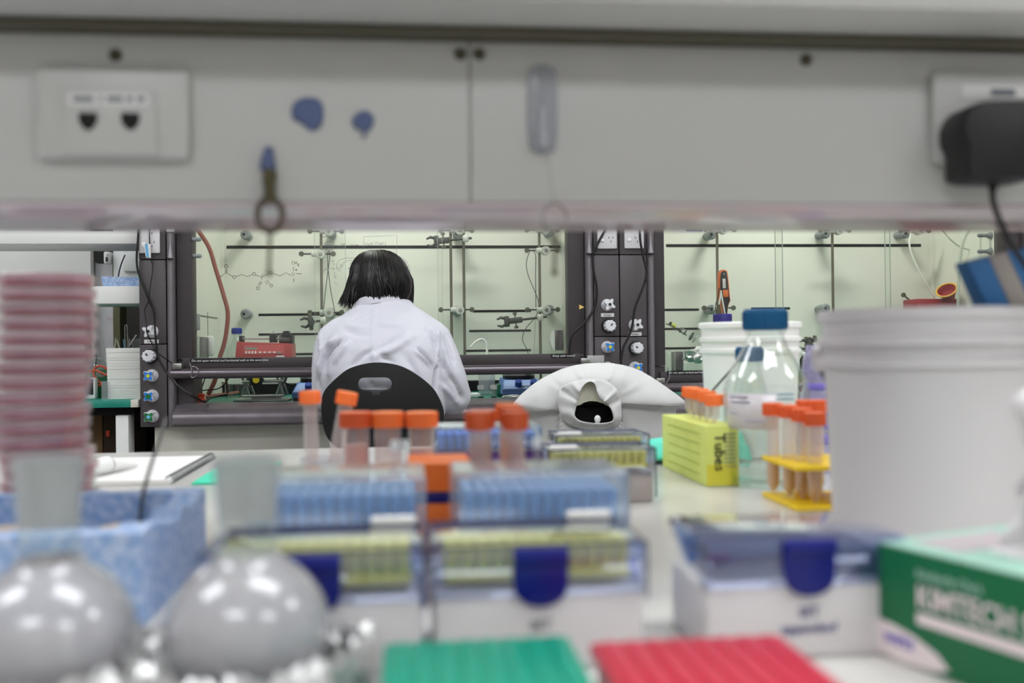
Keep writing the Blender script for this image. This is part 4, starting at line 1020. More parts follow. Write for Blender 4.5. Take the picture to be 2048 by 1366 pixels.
q = AY(1826, 606, 4.42); mb = MB(); mb.cyl(p, q, 0.004, None, 10); mb.cyl(q, q+V((0.03, 0.05, -0.03)), 0.009, None, 12); part('screw', mb, 'darkzinc', t, False)

# ================================================================ green bench at the far left
yg = YH-0.013
gx1, gx0 = HXL-0.029, -3.1
gz = AY(200, 800.5, yg).z; gz0 = AY(200, 816, yg).z
t = thing('side_bench', 'green topped white side bench left of the fume hoods', 'bench', ((gx0+gx1)/2, yg+0.3, 0))
mb = MB(); mb.box((gx0, yg, gz0), (gx1, yg+0.7, gz), r=0.003); part('worktop', mb, 'green', t, False)
mb = MB(); mb.box((gx1, yg-0.001, gz0), (HXL-0.003, yg+0.7, gz), r=0.002); part('end_strip', mb, 'beige', t, False)
lx0, lx1 = X(231, 850, yg+0.03), X(257, 850, yg+0.03)
for x0 in (lx0, gx0+0.1):
    mb = MB(); mb.box((x0, yg+0.03, 0), (x0+lx1-lx0, yg+0.11, gz0-0.03), r=0.003); part('leg', mb, 'white', t, False)
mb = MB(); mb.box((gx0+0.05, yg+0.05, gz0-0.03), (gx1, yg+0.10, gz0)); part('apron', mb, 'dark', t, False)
mb = MB(); mb.box((gx0, yg+0.62, 0.0), (gx1, yg+0.66, gz0-0.03)); part('shade_backing', mb, 'dark', t, False)  # near-black sheet added to stand in for the shade under the bench
a, b = X(182, 860, yg+0.25), X(205, 860, yg+0.25)
mb = MB(); mb.box((b-0.36, yg+0.25, 0), (b, yg+0.55, Z(195, 826, yg+0.25)), r=0.004); mono('cardboard_box', 'brown cardboard box stored under the green bench', 'box', mb, 'cardboard', (b-0.18, yg+0.4, 0), local=False)
a2, b2 = X(206.5, 860, yg+0.24), X(231, 860, yg+0.24); t = thing('storage_box', 'dark brown storage box with small orange tag under the green bench', 'box', ((a2+b2)/2, yg+0.45, 0))
mb = MB(); mb.box((a2, yg+0.24, 0), (b2+0.05, yg+0.5, Z(216, 830, yg+0.24)), r=0.004); part('carton', mb, pm('dark brown card', (58, 42, 30), 0.8), t, False)
c = AY(216, 867, yg+0.24); mb = MB(); mb.box((c.x-0.007, yg+0.236, c.z-0.012), (c.x+0.007, yg+0.24, c.z+0.012), r=0.001); part('orange_tag', mb, 'orange2', t, False)
# stack of folded paper towels
ys = yg+0.08
a, b = AY(215, 795, ys), AY(213, 698, ys)
w = HXL-0.008-(a.x+0.002); h = Z(240, 696, ys)-gz
mb = MB(); rnd = random.Random(3); n = 46
for i in range(n):
    z0 = h*i/n; dx_ = rnd.uniform(-0.0012, 0.0012)-0.006*(i/n); dy_ = rnd.uniform(-0.001, 0.001)
    mb.box((dx_, dy_, z0), (w+dx_, 0.11+dy_, z0+h/n*0.93))
mono('paper_stack', 'tall white stack of folded paper on the green bench', 'paper stack', mb, 'paperedge', (a.x+0.002, ys, gz))
# jar of sticks behind the stack
yj2 = ys+0.17
pj = AY(250, 700, yj2); t = thing('utensil_jar', 'white jar behind the paper stack holding sticks and tongs', 'jar', (pj.x, yj2, gz))
jr, jh = 0.048, h-0.004
mb = MB(); mb.lathe([(0, 0), (jr, 0), (jr, jh), (jr-0.003, jh), (jr-0.003, 0.005), (0, 0.005)], 28); part('body', mb, 'white', t)
stk = [((229, 697), (232, 676), 0.0028, 'cream', 'short cream stick leaning left of the tongs'), ((239, 696), (234, 680), 0.0028, 'cream', 'cream stick leaning left across the olive jamb'),
       ((249, 696), (247, 679), 0.0022, 'stripeblue', 'pale blue stick just left of the tongs'), ((257, 696), (258.5, 678), 0.0024, 'white', 'short white stick just right of the tongs'),
       ((256, 695), (273, 670), 0.0030, 'white', 'long white stick leaning far to the right'), ((225, 698), (218, 674), 0.0007, 'steel', 'thin needle leaning left of the cream sticks'), ((213, 700), (205.5, 680), 0.0007, 'steel', 'leftmost thin needle above the paper stack'), ((228, 697), (221, 672), 0.0007, 'steel', 'thin needle next to the cream stick')]
for (p0, p1, r, m, lb) in stk:
    A = AY(*p1, yj2); B = AY(*p0, yj2); C = B+(B-A).normalized()*0.09; C = V((max(pj.x-jr+0.006, min(pj.x+jr-0.006, C.x)), C.y, max(C.z, gz+0.008)))
    mb = MB(); mb.tube([C, B, A], r, 8); mono('stick', lb, 'stick', mb, m, C, local=False, group='sticks in the jar')
pts = smooth([AY(q[0], q[1], yj2-0.01) for q in ((251.5, 720), (251, 700), (250, 665), (250.2, 653), (252, 649.5), (254.4, 653), (255, 665), (255.6, 700), (256, 720))], 4)
mb = MB(); mb.tube(pts, 0.0022, 8); mono('steel_tongs', 'bent steel tongs rising tallest out of the jar', 'tongs', mb, 'steel', pts[0], local=False)
mb = MB(); a, b = AY(264, 700, yj2+0.06), AY(277, 678, yj2+0.06); mb.box((a.x, yj2+0.06, gz), (b.x+0.03, yj2+0.12, b.z), r=0.004); mono('clear_box', 'pale clear box behind the paper stack next to the hood', 'box', mb, 'plastic', (a.x, yj2+0.06, gz), local=False)
# green carton, tubing loop, flask, device
cq = lambda x, y: (x/4.553, 680 + y/4.553)
yk = yg+0.2
a, b = AY(*cq(824, 368), yk), AY(*cq(972, 270), yk)
t = thing('tissue_carton', 'small green tissue carton far back on the green bench', 'tissue box', ((a.x+b.x)/2, yk+0.05, gz))
mb = MB(); mb.box((a.x-0.02, yk, gz), (b.x, yk+0.11, b.z), r=0.002); part('carton', mb, 'kim', t, False)
q = AY(*cq(868, 325), yk-0.001); part('lettering', text_mb('TECH', 0.016, TR((q.x, yk-0.001, q.z)) @ RX90), 'kimw', t, False)
q = AY(*cq(876, 346), yk-0.001); part('lettering', text_mb('SCIENCE', 0.008, TR((q.x, yk-0.001, q.z+0.004)) @ RX90), 'kimw', t, False)
wire('red_tubing', 'orange red tubing coiled in front of the small green carton', 'hose', [AY(*cq(*q), yk-0.03) for q in ((860, 425), (905, 415), (925, 400), (880, 360), (850, 300), (870, 250), (915, 237), (960, 255), (985, 290), (970, 320), (920, 295), (870, 278), (820, 285), (800, 300))], 0.0045, 'redhose2')
p = AY(*cq(876, 255), yk+0.14)
mb = MB(); zt = AY(*cq(876, 155), yk+0.14).z-gz; mb.lathe([(0.038, 0.0), (0.04, 0.03), (0.04, zt-0.03), (0.03, zt-0.008), (0.012, zt), (0, zt), (0, zt-0.003), (0.028, zt-0.011), (0.037, zt-0.03), (0.037, 0.0)], 28)
mono('glass_dome', 'upturned glass beaker behind the small green carton', 'beaker', mb, 'glass', (p.x, yk+0.14, gz))
a, b = AY(*cq(802, 425), yg+0.12), AY(*cq(862, 345), yg+0.12)
t = thing('timer_box', 'black display unit with white edge beside the petri dish stack', 'timer', (a.x, yg+0.14, gz))
mb = MB(); mb.box((a.x-0.02, yg+0.12, gz), (b.x, yg+0.16, b.z), r=0.003); part('case', mb, 'white', t, False)
mb = MB(); mb.box((a.x-0.014, yg+0.118, gz+0.016), (b.x-0.005, yg+0.121, b.z-0.004)); part('display', mb, pm('dark display', (24, 26, 36), 0.2), t, False)
mb = MB(); a, b = AY(203, 790, yg+0.06), AY(219, 762, yg+0.06); mb.box((a.x, yg+0.06, gz), (b.x, yg+0.065, b.z)); mono('clear_plate', 'clear upright plate left of the paper stack', 'plate', mb, 'plastic', (a.x, yg+0.06, gz), local=False)

# ---- white shelves above the side bench
ysf = YH+0.055
t = thing('wall_shelf', 'white two board shelf unit above the green bench', 'shelf', (-2.0, ysf+0.14, 0))
sx1 = HXL-0.008
for (pa, pb, x0) in ((462, 487.5, -3.2), (572.5, 607.5, -3.2)):
    z1, z0 = AY(200, pa, ysf).z, AY(200, pb, ysf).z
    mb = MB(); mb.box((x0, ysf, z0), (HXL-0.004, ysf+0.29, z1), r=0.002); part('shelf_board', mb, pm('shelf white', (232, 232, 228), 0.5), t, False)
z2 = AY(200, 572.5, ysf).z
mb = MB(); mb.box((-3.24, ysf, 0.0), (-3.2, ysf+0.29, 1.9)); part('end_panel', mb, 'white', t, False)
ft = [AY(*q, ysf+0.05) for q in ((202, 553), (280, 556), (280, 573), (207, 573))]
mb = MB(); w = X(300, 560, ysf+0.05)
vs = []
for yy, k in ((ysf+0.05, 0), (ysf+0.2, 0)):
    vs += [(ft[0].x, yy, ft[0].z), (HXL-0.012, yy, ft[0].z-0.003), (HXL-0.012, yy, z2), (ft[3].x, yy, z2)]
mb.add(vs, [[0, 1, 2, 3], [4, 7, 6, 5], [0, 4, 5, 1], [1, 5, 6, 2], [2, 6, 7, 3], [3, 7, 4, 0]])
mono('foam_tray', 'blue speckled foam tray on the lower shelf beside the hood', 'foam tray', mb, 'foam', (ft[0].x+0.05, ysf+0.1, z2), local=False)
wire('thin_brush', 'thin dark twisted brush standing up out of the shelf foam tray', 'brush', [AY(*q, ysf+0.1) for q in ((236.5, 557), (238, 545), (242, 530), (246, 519), (250, 510))], 0.0026, pm('dark blue wire', (26, 26, 60), 0.5))
q = AY(178, 572, ysf+0.06)
mono('crumpled_foil', 'scrap of crumpled foil on the lower shelf left of the foam tray', 'foil', crumple((0, 0, 0.009), 0.012, 21, sc=(1.5, 1, 0.75)), 'foil', (q.x, ysf+0.06, z2+0.001))
# ================================================================ chairs, person, draped coat
CRI = CR.inverted()
def proj(p):
    q = CRI @ (V(p)-CAM); return 1024 + F*q.x/-q.z, 683 - F*q.y/-q.z

def resample(poly, c, K):
    """closed outline (px) -> K points at equal angles round c."""
    out = []; n = len(poly)
    for i in range(K):
        t = 2*PI*i/K; d = (math.cos(t), math.sin(t)); best = None
        for j in range(n):
            a, b = poly[j], poly[(j+1) % n]
            ax, ay, bx, by = a[0]-c[0], a[1]-c[1], b[0]-c[0], b[1]-c[1]
            den = d[0]*(by-ay)-d[1]*(bx-ax)
            if abs(den) < 1e-9: continue
            s = (ax*(by-ay)-ay*(bx-ax))/den; u = (ax*d[1]-ay*d[0])/den
            if s > 0 and -1e-6 <= u <= 1+1e-6 and (best is None or s > best): best = s
        out.append((c[0]+d[0]*(best or 1), c[1]+d[1]*(best or 1)))
    return out
def closed_smooth(poly, k=4):
    n = len(poly); o = []
    for i in range(n):
        p0, p1, p2, p3 = [V((*poly[(i+j-1) % n], 0)) for j in range(4)]
        for j in range(k):
            t = j/k; t2, t3 = t*t, t*t*t
            q = 0.5*((2*p1)+(p2-p0)*t+(2*p0-5*p1+4*p2-p3)*t2+(3*p1-p0-3*p2+p3)*t3); o.append((q.x, q.y))
    return o

# ---- chair
YCH = 3.07
outl = closed_smooth([(747, 725), (700, 736), (674, 754), (652, 775), (642, 792), (639, 816), (641, 845), (648, 872), (664, 892), (700, 910), (760, 918), (820, 912), (862, 896), (884, 868), (890, 840), (888, 818), (879, 796), (864, 774), (832, 748), (795, 730)], 4)
hol = closed_smooth([(716, 768), (719, 760), (727, 756), (749, 755.5), (772, 755.5), (780, 759), (784, 767), (780, 776), (771, 780), (749, 780), (727, 780), (719, 776)], 3)
K = 96; cc = (750, 768)
O_, H_ = resample(outl, cc, K), resample(hol, cc, K)
def chair_back_mb(bulge=0.05):
    mb = MB(); xs_ = AY(765, 800, YCH).x
    rows = []
    th = 0.024
    def pt(i, s, side):
        px = H_[i][0]+(O_[i][0]-H_[i][0])*s; py = H_[i][1]+(O_[i][1]-H_[i][1])*s
        p = AY(px, py, YCH); u = (p.x-xs_)/0.2; z = (p.z-0.93)/0.15
        p.y = YCH + bulge*u*u + 0.012*z*z*(1 if z < 0 else 0.6) + side*th
        return p
    ss = [0, 0.06, 0.2, 0.4, 0.6, 0.8, 0.93, 0.985, 1.0]
    def inset(s, side):   # rounded edges: front/back sheets pull in a little
        return pt
    seq = [(s, 0) for s in [0.035, 0.09, 0.25, 0.5, 0.75, 0.93, 0.98]] + [(0.997, 0.18), (1.0, 0.5), (0.997, 0.82)] + [(s, 1) for s in [0.98, 0.93, 0.75, 0.5, 0.25, 0.09, 0.035]] + [(0.008, 0.82), (0, 0.5), (0.008, 0.18)]
    vs = []
    for s, side in seq: vs += [pt(i, s, side) for i in range(K)]
    R = len(seq); fs = []
    for r in range(R):
        q = (r+1) % R
        for i in range(K):
            j = (i+1) % K; fs.append([r*K+i, r*K+j, q*K+j, q*K+i])
    return mb.add(vs, fs)
xch = AY(765, 800, YCH).x
chair = thing('lab_chair', 'black lab chair with a slotted backrest carrying the seated person', 'chair', (xch, YCH+0.25, 0), group='black lab chairs')
part('backrest', chair_back_mb(), 'chairblack', chair, False)
def seatmb():
    mb = MB(); prof = [(0, 0.455), (0.17, 0.455), (0.2, 0.47), (0.205, 0.485), (0.19, 0.498), (0.1, 0.494), (0, 0.49)]
    return mb.lathe(prof, 40)
part('seat', seatmb(), 'chairblack', chair)
mb = MB(); mb.tube(smooth([V((0, 0.0, 0.45)), V((0, -0.2, 0.445)), V((0, -0.235, 0.48)), V((0, -0.225, 0.62)), V((0, -0.222, 0.78))], 5), 0.016, 10); part('back_bracket', mb, 'black', chair)
mb = MB(); mb.cyl((0, 0, 0.09), (0, 0, 0.26), 0.026, None, 18); mb.cyl((0, 0, 0.26), (0, 0, 0.455), 0.015, None, 16); part('gas_lift', mb, 'black', chair)
for i in range(5):
    a = 2*PI*i/5+0.3; d = V((math.cos(a), math.sin(a), 0))
    mb = MB(); mb.tube([V((0, 0, 0.11))+d*0.02, V((0, 0, 0.095))+d*0.15, V((0, 0, 0.075))+d*0.27], [0.022, 0.018, 0.014], 10); lg = part('leg', mb, 'black', chair)
    mb = MB(); q = d*0.27; s = V((-d.y, d.x, 0)); mb.cyl(q+V((0, 0, 0.03))-s*0.016, q+V((0, 0, 0.03))+s*0.016, 0.03, None, 18); mb.cyl(q+V((0, 0, 0.05)), q+V((0, 0, 0.08)), 0.007, None, 8); part('castor', mb, 'black', lg)
xc2 = AY(1190, 800, 2.86).x
chair2 = dup(chair, (xc2, 2.835+0.25, 0.0), 0, 'black lab chair under the white coat draped over its back')
tag(chair2, group='black lab chairs')
for c_ in COL.objects:
    if c_.parent == chair2 and c_.name.startswith('backrest'): c_.location = (0, 0, -0.045)

# ---- draped coat
YC = 2.74
outer = [(1025, 810), (1044, 789), (1065, 771), (1085, 757.5), (1106, 747), (1126, 738), (1147, 732), (1170, 728), (1196, 726.5), (1220, 727), (1241, 730), (1262, 735), (1282, 743), (1301, 754), (1320, 766), (1338, 779), (1356, 792), (1371, 804), (1370, 811), (1352, 815), (1350, 840), (1349, 870), (1346, 920), (1340, 980), (1290, 1000), (1190, 1005), (1100, 1000), (1062, 980), (1064, 930), (1066, 890), (1054, 850), (1046, 828)]
hole = closed_smooth([(1150, 832), (1151, 820), (1155, 806), (1159, 790), (1165, 776), (1174, 766), (1184, 764), (1191, 772), (1194, 786), (1200, 798), (1211, 807), (1221, 817), (1226, 832), (1224, 842), (1205, 846), (1178, 845), (1160, 841)], 3)
colo = closed_smooth([(1114, 806), (1116, 790), (1122, 777), (1134, 768), (1150, 762), (1176, 757), (1209, 760), (1229, 773), (1240, 790), (1243, 815), (1242, 842), (1228, 856), (1196, 862), (1160, 858), (1132, 846), (1120, 826)], 3)
cc2 = (1188, 824); K2 = 160
OO, HH, CC = resample(outer, cc2, K2), resample(hole, cc2, K2), resample(colo, cc2, K2)
dc = thing('draped_coat', 'white lab coat draped over the back of the empty chair', 'lab coat', (xc2, YC, 0.62))
def ss(x): x = max(0, min(1, x)); return x*x*(3-2*x)
def coat_pt(i, s, back=0.0):
    px = CC[i][0]*0.94+HH[i][0]*0.06 + (OO[i][0]-CC[i][0]*0.94-HH[i][0]*0.06)*s
    py = CC[i][1]*0.94+HH[i][1]*0.06 + (OO[i][1]-CC[i][1]*0.94-HH[i][1]*0.06)*s
    y = YC + 0.05*s**2.2
    if py < 800: y += 0.018*ss((800-py)/70)*s
    # seam under the shoulders: cloth below lies further back
    sl = 826-(px-1050)*0.125 if px < 1120 else (806+(px-1240)*0.06 if px > 1240 else 870)
    if py > sl and px < 1125: y += 0.02*ss((py-sl)/8)
    if py > sl and px > 1240: y += 0.02*ss((py-sl)/8)
    q = V((px*0.02, py*0.012, 1.3)); y += 0.006*noise.noise(q)*s + 0.004*noise.noise(q*2.7)
    t = math.atan2(py-cc2[1], px-cc2[0]); y += 0.002*math.sin(t*9+0.7)*ss(s*3)*ss((1-s)*3)
    # soft radial creases over the top
    for (a0, w, am) in ((-1.95, 0.07, -0.006), (-1.15, 0.06, -0.006), (-0.55, 0.06, -0.003), (-2.5, 0.06, 0.003), (2.35, 0.1, -0.012), (2.0, 0.08, 0.01), (0.75, 0.1, -0.012), (1.2, 0.09, 0.01)):
        y += am*math.exp(-((t-a0)/w)**2)*ss(s*4)
    p = AY(px, py, y); return p
rows = [0.0, 0.04, 0.1, 0.17, 0.25, 0.33, 0.42, 0.5, 0.58, 0.66, 0.74, 0.82, 0.89, 0.95, 0.985, 1.0]
vs = []
for s in rows: vs += [coat_pt(i, s) for i in range(K2)]
for k, dy in enumerate((0.014, 0.035, 0.055)):     # rolls over and hangs down behind the backrest
    for i in range(K2):
        p = coat_pt(i, 1.0); c = AY(cc2[0], cc2[1]+60, YC+0.1); p = p + (V((c.x, p.y, c.z))-p)*(0.004+0.02*k); p.y += dy; vs.append(p)
for s in (0.85, 0.6, 0.3):
    for i in range(K2):
        p = coat_pt(i, 1.0); c = AY(cc2[0], cc2[1]+60, YC+0.1); q = V((c.x, p.y, c.z)) + (p-V((c.x, p.y, c.z)))*s*0.96; q.y += 0.165; vs.append(q)
R = len(rows)+6; fs = []
for r in range(R-1):
    for i in range(K2):
        j = (i+1) % K2; fs.append([r*K2+i, r*K2+j, (r+1)*K2+j, (r+1)*K2+i])
mb = MB(); mb.add(vs, fs); part('coat_body', mb, 'coat2', dc, False, ang=80, mods=[('thick', 'SOLIDIFY', dict(thickness=0.003, offset=0))])
# collar: stands off the cloth, folded over
mb = MB(); vs = []; seq = [(0.9, 0.004), (0.99, -0.004), (1.0, -0.012), (0.985, -0.0145), (0.8, -0.018), (0.55, -0.023), (0.3, -0.029), (0.12, -0.033), (0.02, -0.031), (0.0, -0.024), (0.02, 0.0), (0.1, 0.02)]
for s, dy in seq:
    for i in range(K2):
        px = HH[i][0]+(CC[i][0]-HH[i][0])*s; py = HH[i][1]+(CC[i][1]-HH[i][1])*s
        k = 0.5+0.5*ss((870-py)/40); t = math.atan2(py-cc2[1], px-cc2[0])
        w = 0.007*noise.noise(V((px*0.05, py*0.05, 4)))+0.005*math.exp(-((t+2.55)/0.09)**2)-0.007*math.exp(-((t+2.2)/0.08)**2)-0.007*math.exp(-((t+0.75)/0.08)**2)+0.005*math.exp(-((t+0.45)/0.1)**2)
        vs.append(AY(px, py, YC+dy*k+w*(0.3 if s > 0.9 else 1)))
fs = []
for r in range(len(seq)-1):
    for i in range(K2):
        j = (i+1) % K2; fs.append([r*K2+i, r*K2+j, (r+1)*K2+j, (r+1)*K2+i])
mb.add(vs, fs); part('collar', mb, 'coat2', dc, False, ang=80)
lin_ = [(1152, 812), (1153, 792), (1160, 770), (1174, 758), (1188, 757), (1198, 768), (1202, 788), (1212, 806), (1216, 812), (1206, 807), (1194, 803), (1180, 802), (1168, 805), (1160, 810)]
nl = len(lin_); mb = MB(); q = [AY(a, b, YC-0.006+0.004*math.cos((a-1178)/12)) for a, b in lin_]
mb.add(q + [p+V((0, 0.006, 0)) for p in q], [list(range(nl)), list(range(2*nl-1, nl-1, -1))] + [[i, (i+1) % nl, nl+(i+1) % nl, nl+i] for i in range(nl)]); part('collar_lining', mb, 'cream', dc, False)
def coat_surf(px, py):
    t = math.atan2(py-cc2[1], px-cc2[0]) % (2*PI); i = int(t/(2*PI)*K2) % K2
    ax, ay = CC[i][0]*0.94+HH[i][0]*0.06, CC[i][1]*0.94+HH[i][1]*0.06
    l = math.hypot(OO[i][0]-ax, OO[i][1]-ay); s = max(0, min(1, (math.hypot(px-cc2[0], py-cc2[1])-math.hypot(ax-cc2[0], ay-cc2[1]))/max(l, 1)))
    return AY(px, py, coat_pt(i, s).y-0.0022)
for L in ([(1047, 827), (1060, 825), (1072, 823), (1084, 821), (1096, 819.5), (1110, 818)], [(1246, 806), (1262, 807), (1280, 808), (1300, 809), (1320, 810), (1340, 812), (1360, 811)]):
    pts = smooth([coat_surf(a, b) for a, b in L], 6); mb = MB(); mb.tube(pts, 0.0012, 6); part('seam', mb, pm('seam thread', (150, 148, 142), 0.8), dc, False)
q = AY(1195, 838, YC-0.02); mb = MB(); mb.sphere((q.x, q.y, q.z), 0.009, 12, sc=(1, 0.6, 1.2)); mb.tube([q, q+V((0.001, 0.006, -0.012))], 0.006, 8); part('fastening', mb, 'white', dc, False)

# ---- person
YP = 3.27
person = thing('person', 'seated person in a white lab coat with dark chin length hair, seen from behind', 'person', (AY(765, 800, YP).x, YP, 0))
def W(px, py, y): return AY(px, py, y)
rings = [(1010, 668, 884, 3.24, .135), (960, 664, 886, 3.24, .13), (920, 662, 886, 3.24, .125), (860, 657, 888, 3.235, .122), (800, 655, 890, 3.235, .122), (740, 656, 890, 3.25, .122), (700, 655, 888, 3.27, .118), (672, 652, 890, 3.295, .11),
         (655, 654, 885, 3.315, .10), (642, 663, 875, 3.33, .09), (631, 680, 859, 3.345, .08), (620, 697, 842, 3.36, .07), (610, 714, 828, 3.375, .062), (600, 727, 820, 3.39, .056)]
NR = 40
def ring_mb(rings, shrink=1.0, cap=True):
    mb = MB(); vs = []
    for (py, a, b, yc_, hd) in rings:
        pa, pb = W(a, py, yc_), W(b, py, yc_); c = (pa+pb)/2; hw = (pb-pa).length/2*shrink
        for i in range(NR):
            t = 2*PI*i/NR; ct, st_ = math.cos(t), math.sin(t)
            ex = math.copysign(abs(ct)**0.8, ct); ey = math.copysign(abs(st_)**0.85, st_)
            vs.append(V((c.x+hw*ex, yc_+hd*shrink*ey, c.z)))
    R = len(rings); fs = [[r*NR+i, r*NR+(i+1) % NR, (r+1)*NR+(i+1) % NR, (r+1)*NR+i] for r in range(R-1) for i in range(NR)]
    if cap: fs += [list(range(NR))[::-1], list(range((R-1)*NR, R*NR))]
    return mb.add(vs, fs)
armL = [W(690, 652, 3.32), W(668, 676, 3.30), W(659, 715, 3.28), W(655, 752, 3.27), W(657, 786, 3.29), W(668, 796, 3.40), W(688, 790, 3.56), W(708, 782, 3.70)]
armR = [W(850, 652, 3.32), W(870, 676, 3.30), W(884, 713, 3.27), W(898, 750, 3.25), W(908, 788, 3.27), W(905, 800, 3.36), W(884, 795, 3.54), W(858, 785, 3.70)]
rA = [0.040, 0.052, 0.054, 0.052, 0.052, 0.050, 0.046, 0.043]
def remeshed(mb, voxel, sm=6):
    me = bpy.data.meshes.new('work'); me.from_pydata([tuple(p) for p in mb.v], [], mb.f)
    b = bmesh.new(); b.from_mesh(me); bmesh.ops.recalc_face_normals(b, faces=b.faces); b.to_mesh(me); b.free()
    o = bpy.data.objects.new('work', me); COL.objects.link(o)
    r = o.modifiers.new('r', 'REMESH'); r.mode = 'VOXEL'; r.voxel_size = voxel; r.use_smooth_shade = True
    if sm:
        s = o.modifiers.new('s', 'SMOOTH'); s.factor = 0.5; s.iterations = sm
    dg = bpy.context.evaluated_depsgraph_get(); dg.update()
    m2 = bpy.data.meshes.new_from_object(o.evaluated_get(dg))
    out = MB(); out.add([v.co.copy() for v in m2.vertices], [list(p.vertices) for p in m2.polygons])
    nrm = [v.normal.copy() for v in m2.vertices]
    bpy.data.objects.remove(o); bpy.data.meshes.remove(me); bpy.data.meshes.remove(m2)
    return out, nrm
mb = ring_mb(rings)
for A in (armL, armR): mb.tube(smooth(A, 3), [rA[min(i//3, 7)]+(rA[min(i//3+1, 7)]-rA[min(i//3, 7)])*(i % 3)/3 for i in range(len(smooth(A, 3)))], 20)
for A in (armL, armR): mb.sphere(A[4]+V((0, 0.0, -0.004)), 0.056, 16)
q = armR[4]; mb.tube([q+V((0, 0, 0.02)), q+V((0.028, 0.0, -0.018))], [0.045, 0.024], 12)
# coat skirt round the hips
p0 = W(765, 1010, 3.24); mb.sphere((p0.x, 3.29, 0.645), 0.185, 20, sc=(1.0, 0.95, 0.72))
coat, nr = remeshed(mb, 0.0075, 5)
FOLDS = [([(678, 682), (664, 696), (653, 714), (648, 738)], 3.2, -0.011), ([(697, 684), (684, 704), (668, 730), (660, 760)], 4, 0.007), ([(670, 676), (650, 700), (640, 726), (636, 756)], 3.0, 0.007), ([(641, 668), (642, 690), (642, 712)], 1.8, 0.004),
         ([(838, 698), (848, 708), (858, 719), (873, 736)], 2.6, -0.013), ([(832, 702), (845, 716), (860, 732)], 3.5, 0.006), ([(853, 656), (862, 668), (869, 682), (873, 700)], 2.6, -0.007), ([(862, 656), (870, 672), (874, 690)], 2.4, 0.005),
         ([(875, 736), (873, 752), (870, 772), (868, 790)], 3.0, -0.014), ([(878, 712), (886, 730), (892, 745)], 2.6, -0.007), ([(877, 660), (877, 690), (875, 718), (873, 740)], 1.4, 0.004), ([(890, 672), (900, 700), (908, 728)], 3.2, -0.006), ([(884, 690), (894, 720), (904, 750)], 3, 0.005),
         ([(747, 612), (747, 640), (746, 680), (745, 724)], 1.5, 0.003), ([(745, 700), (728, 708), (712, 722), (700, 738)], 4, -0.006), ([(752, 704), (770, 716), (790, 726)], 4, -0.004), ([(820, 676), (800, 692), (776, 704), (750, 712)], 6, 0.006), ([(812, 664), (790, 682), (766, 694), (748, 700)], 5, -0.004),
         ([(690, 660), (716, 668), (742, 672)], 5, -0.004), ([(694, 650), (720, 654), (744, 656)], 3.5, 0.003), ([(742, 622), (720, 628), (700, 640)], 3.0, -0.003), ([(756, 646), (780, 650), (806, 654)], 5, 0.003), ([(900, 752), (916, 776), (926, 800)], 4, -0.006), ([(882, 770), (900, 786), (918, 812)], 4, 0.005),
         ([(640, 740), (636, 762), (640, 784)], 3, -0.005), ([(735, 760), (746, 772), (760, 776)], 3, -0.004), ([(700, 740), (690, 760), (684, 790)], 5, 0.005), ([(812, 712), (826, 736), (836, 760)], 6, -0.005)]
def segd(px, py, L):
    best = 1e9; bu = 0
    for (a, b) in zip(L, L[1:]):
        dx, dy = b[0]-a[0], b[1]-a[1]; l2 = dx*dx+dy*dy
        u = max(0, min(1, ((px-a[0])*dx+(py-a[1])*dy)/l2)); d = math.hypot(px-a[0]-u*dx, py-a[1]-u*dy)
        if d < best: best = d
    e = min(math.hypot(px-L[0][0], py-L[0][1]), math.hypot(px-L[-1][0], py-L[-1][1]))
    return best, e
for k, v in enumerate(coat.v):
    if nr[k].y > 0.35: continue
    px, py = proj(v)
    if py > 830: continue
    d = 0.0
    for L, w, am in FOLDS:
        xs_ = [p[0] for p in L]; ys_ = [p[1] for p in L]
        if px < min(xs_)-14 or px > max(xs_)+14 or py < min(ys_)-14 or py > max(ys_)+14: continue
        ds, e = segd(px, py, L)
        d += 2.2*am*math.exp(-(ds/w)**2)*min(1, 0.25+e/14)
    d += 0.0045*noise.noise(V((v.x*13+3, v.y*13, v.z*9))) + 0.0012*noise.noise(v*40)
    coat.v[k] = v + nr[k]*d
cm = part('lab_coat', coat, 'coat', person, False, ang=180)
# collar band
def collar_pt(u, j):
    t = 2*PI*u
    c0 = W(760, 606, 3.385); c1 = W(767, 591, 3.40)
    prof = [(c0, 0.094, 0.066, -0.020), (c0, 0.090, 0.064, 0.0), (c0, 0.084, 0.061, 0.010), (c1, 0.074, 0.058, 0.006), (c1, 0.069, 0.055, 0.014), (c1, 0.064, 0.052, 0.012), (c1, 0.064, 0.052, -0.012)]
    c, a, b, z = prof[j]
    wv = 0.004*noise.noise(V((math.cos(t)*2, math.sin(t)*2, j*0.4)))
    up = -0.019*math.sin(t)
    return V((c.x+(a+wv)*math.cos(t), c.y+(b+wv)*math.sin(t), c.z+z+up-0.012*abs(math.cos(t))))
mb = MB(); vs = [collar_pt(i/48, j) for j in range(7) for i in range(48)]
mb.add(vs, [[j*48+i, j*48+(i+1) % 48, (j+1)*48+(i+1) % 48, (j+1)*48+i] for j in range(6) for i in range(48)]); part('coat_collar', mb, 'coat', cm, False, ang=60)
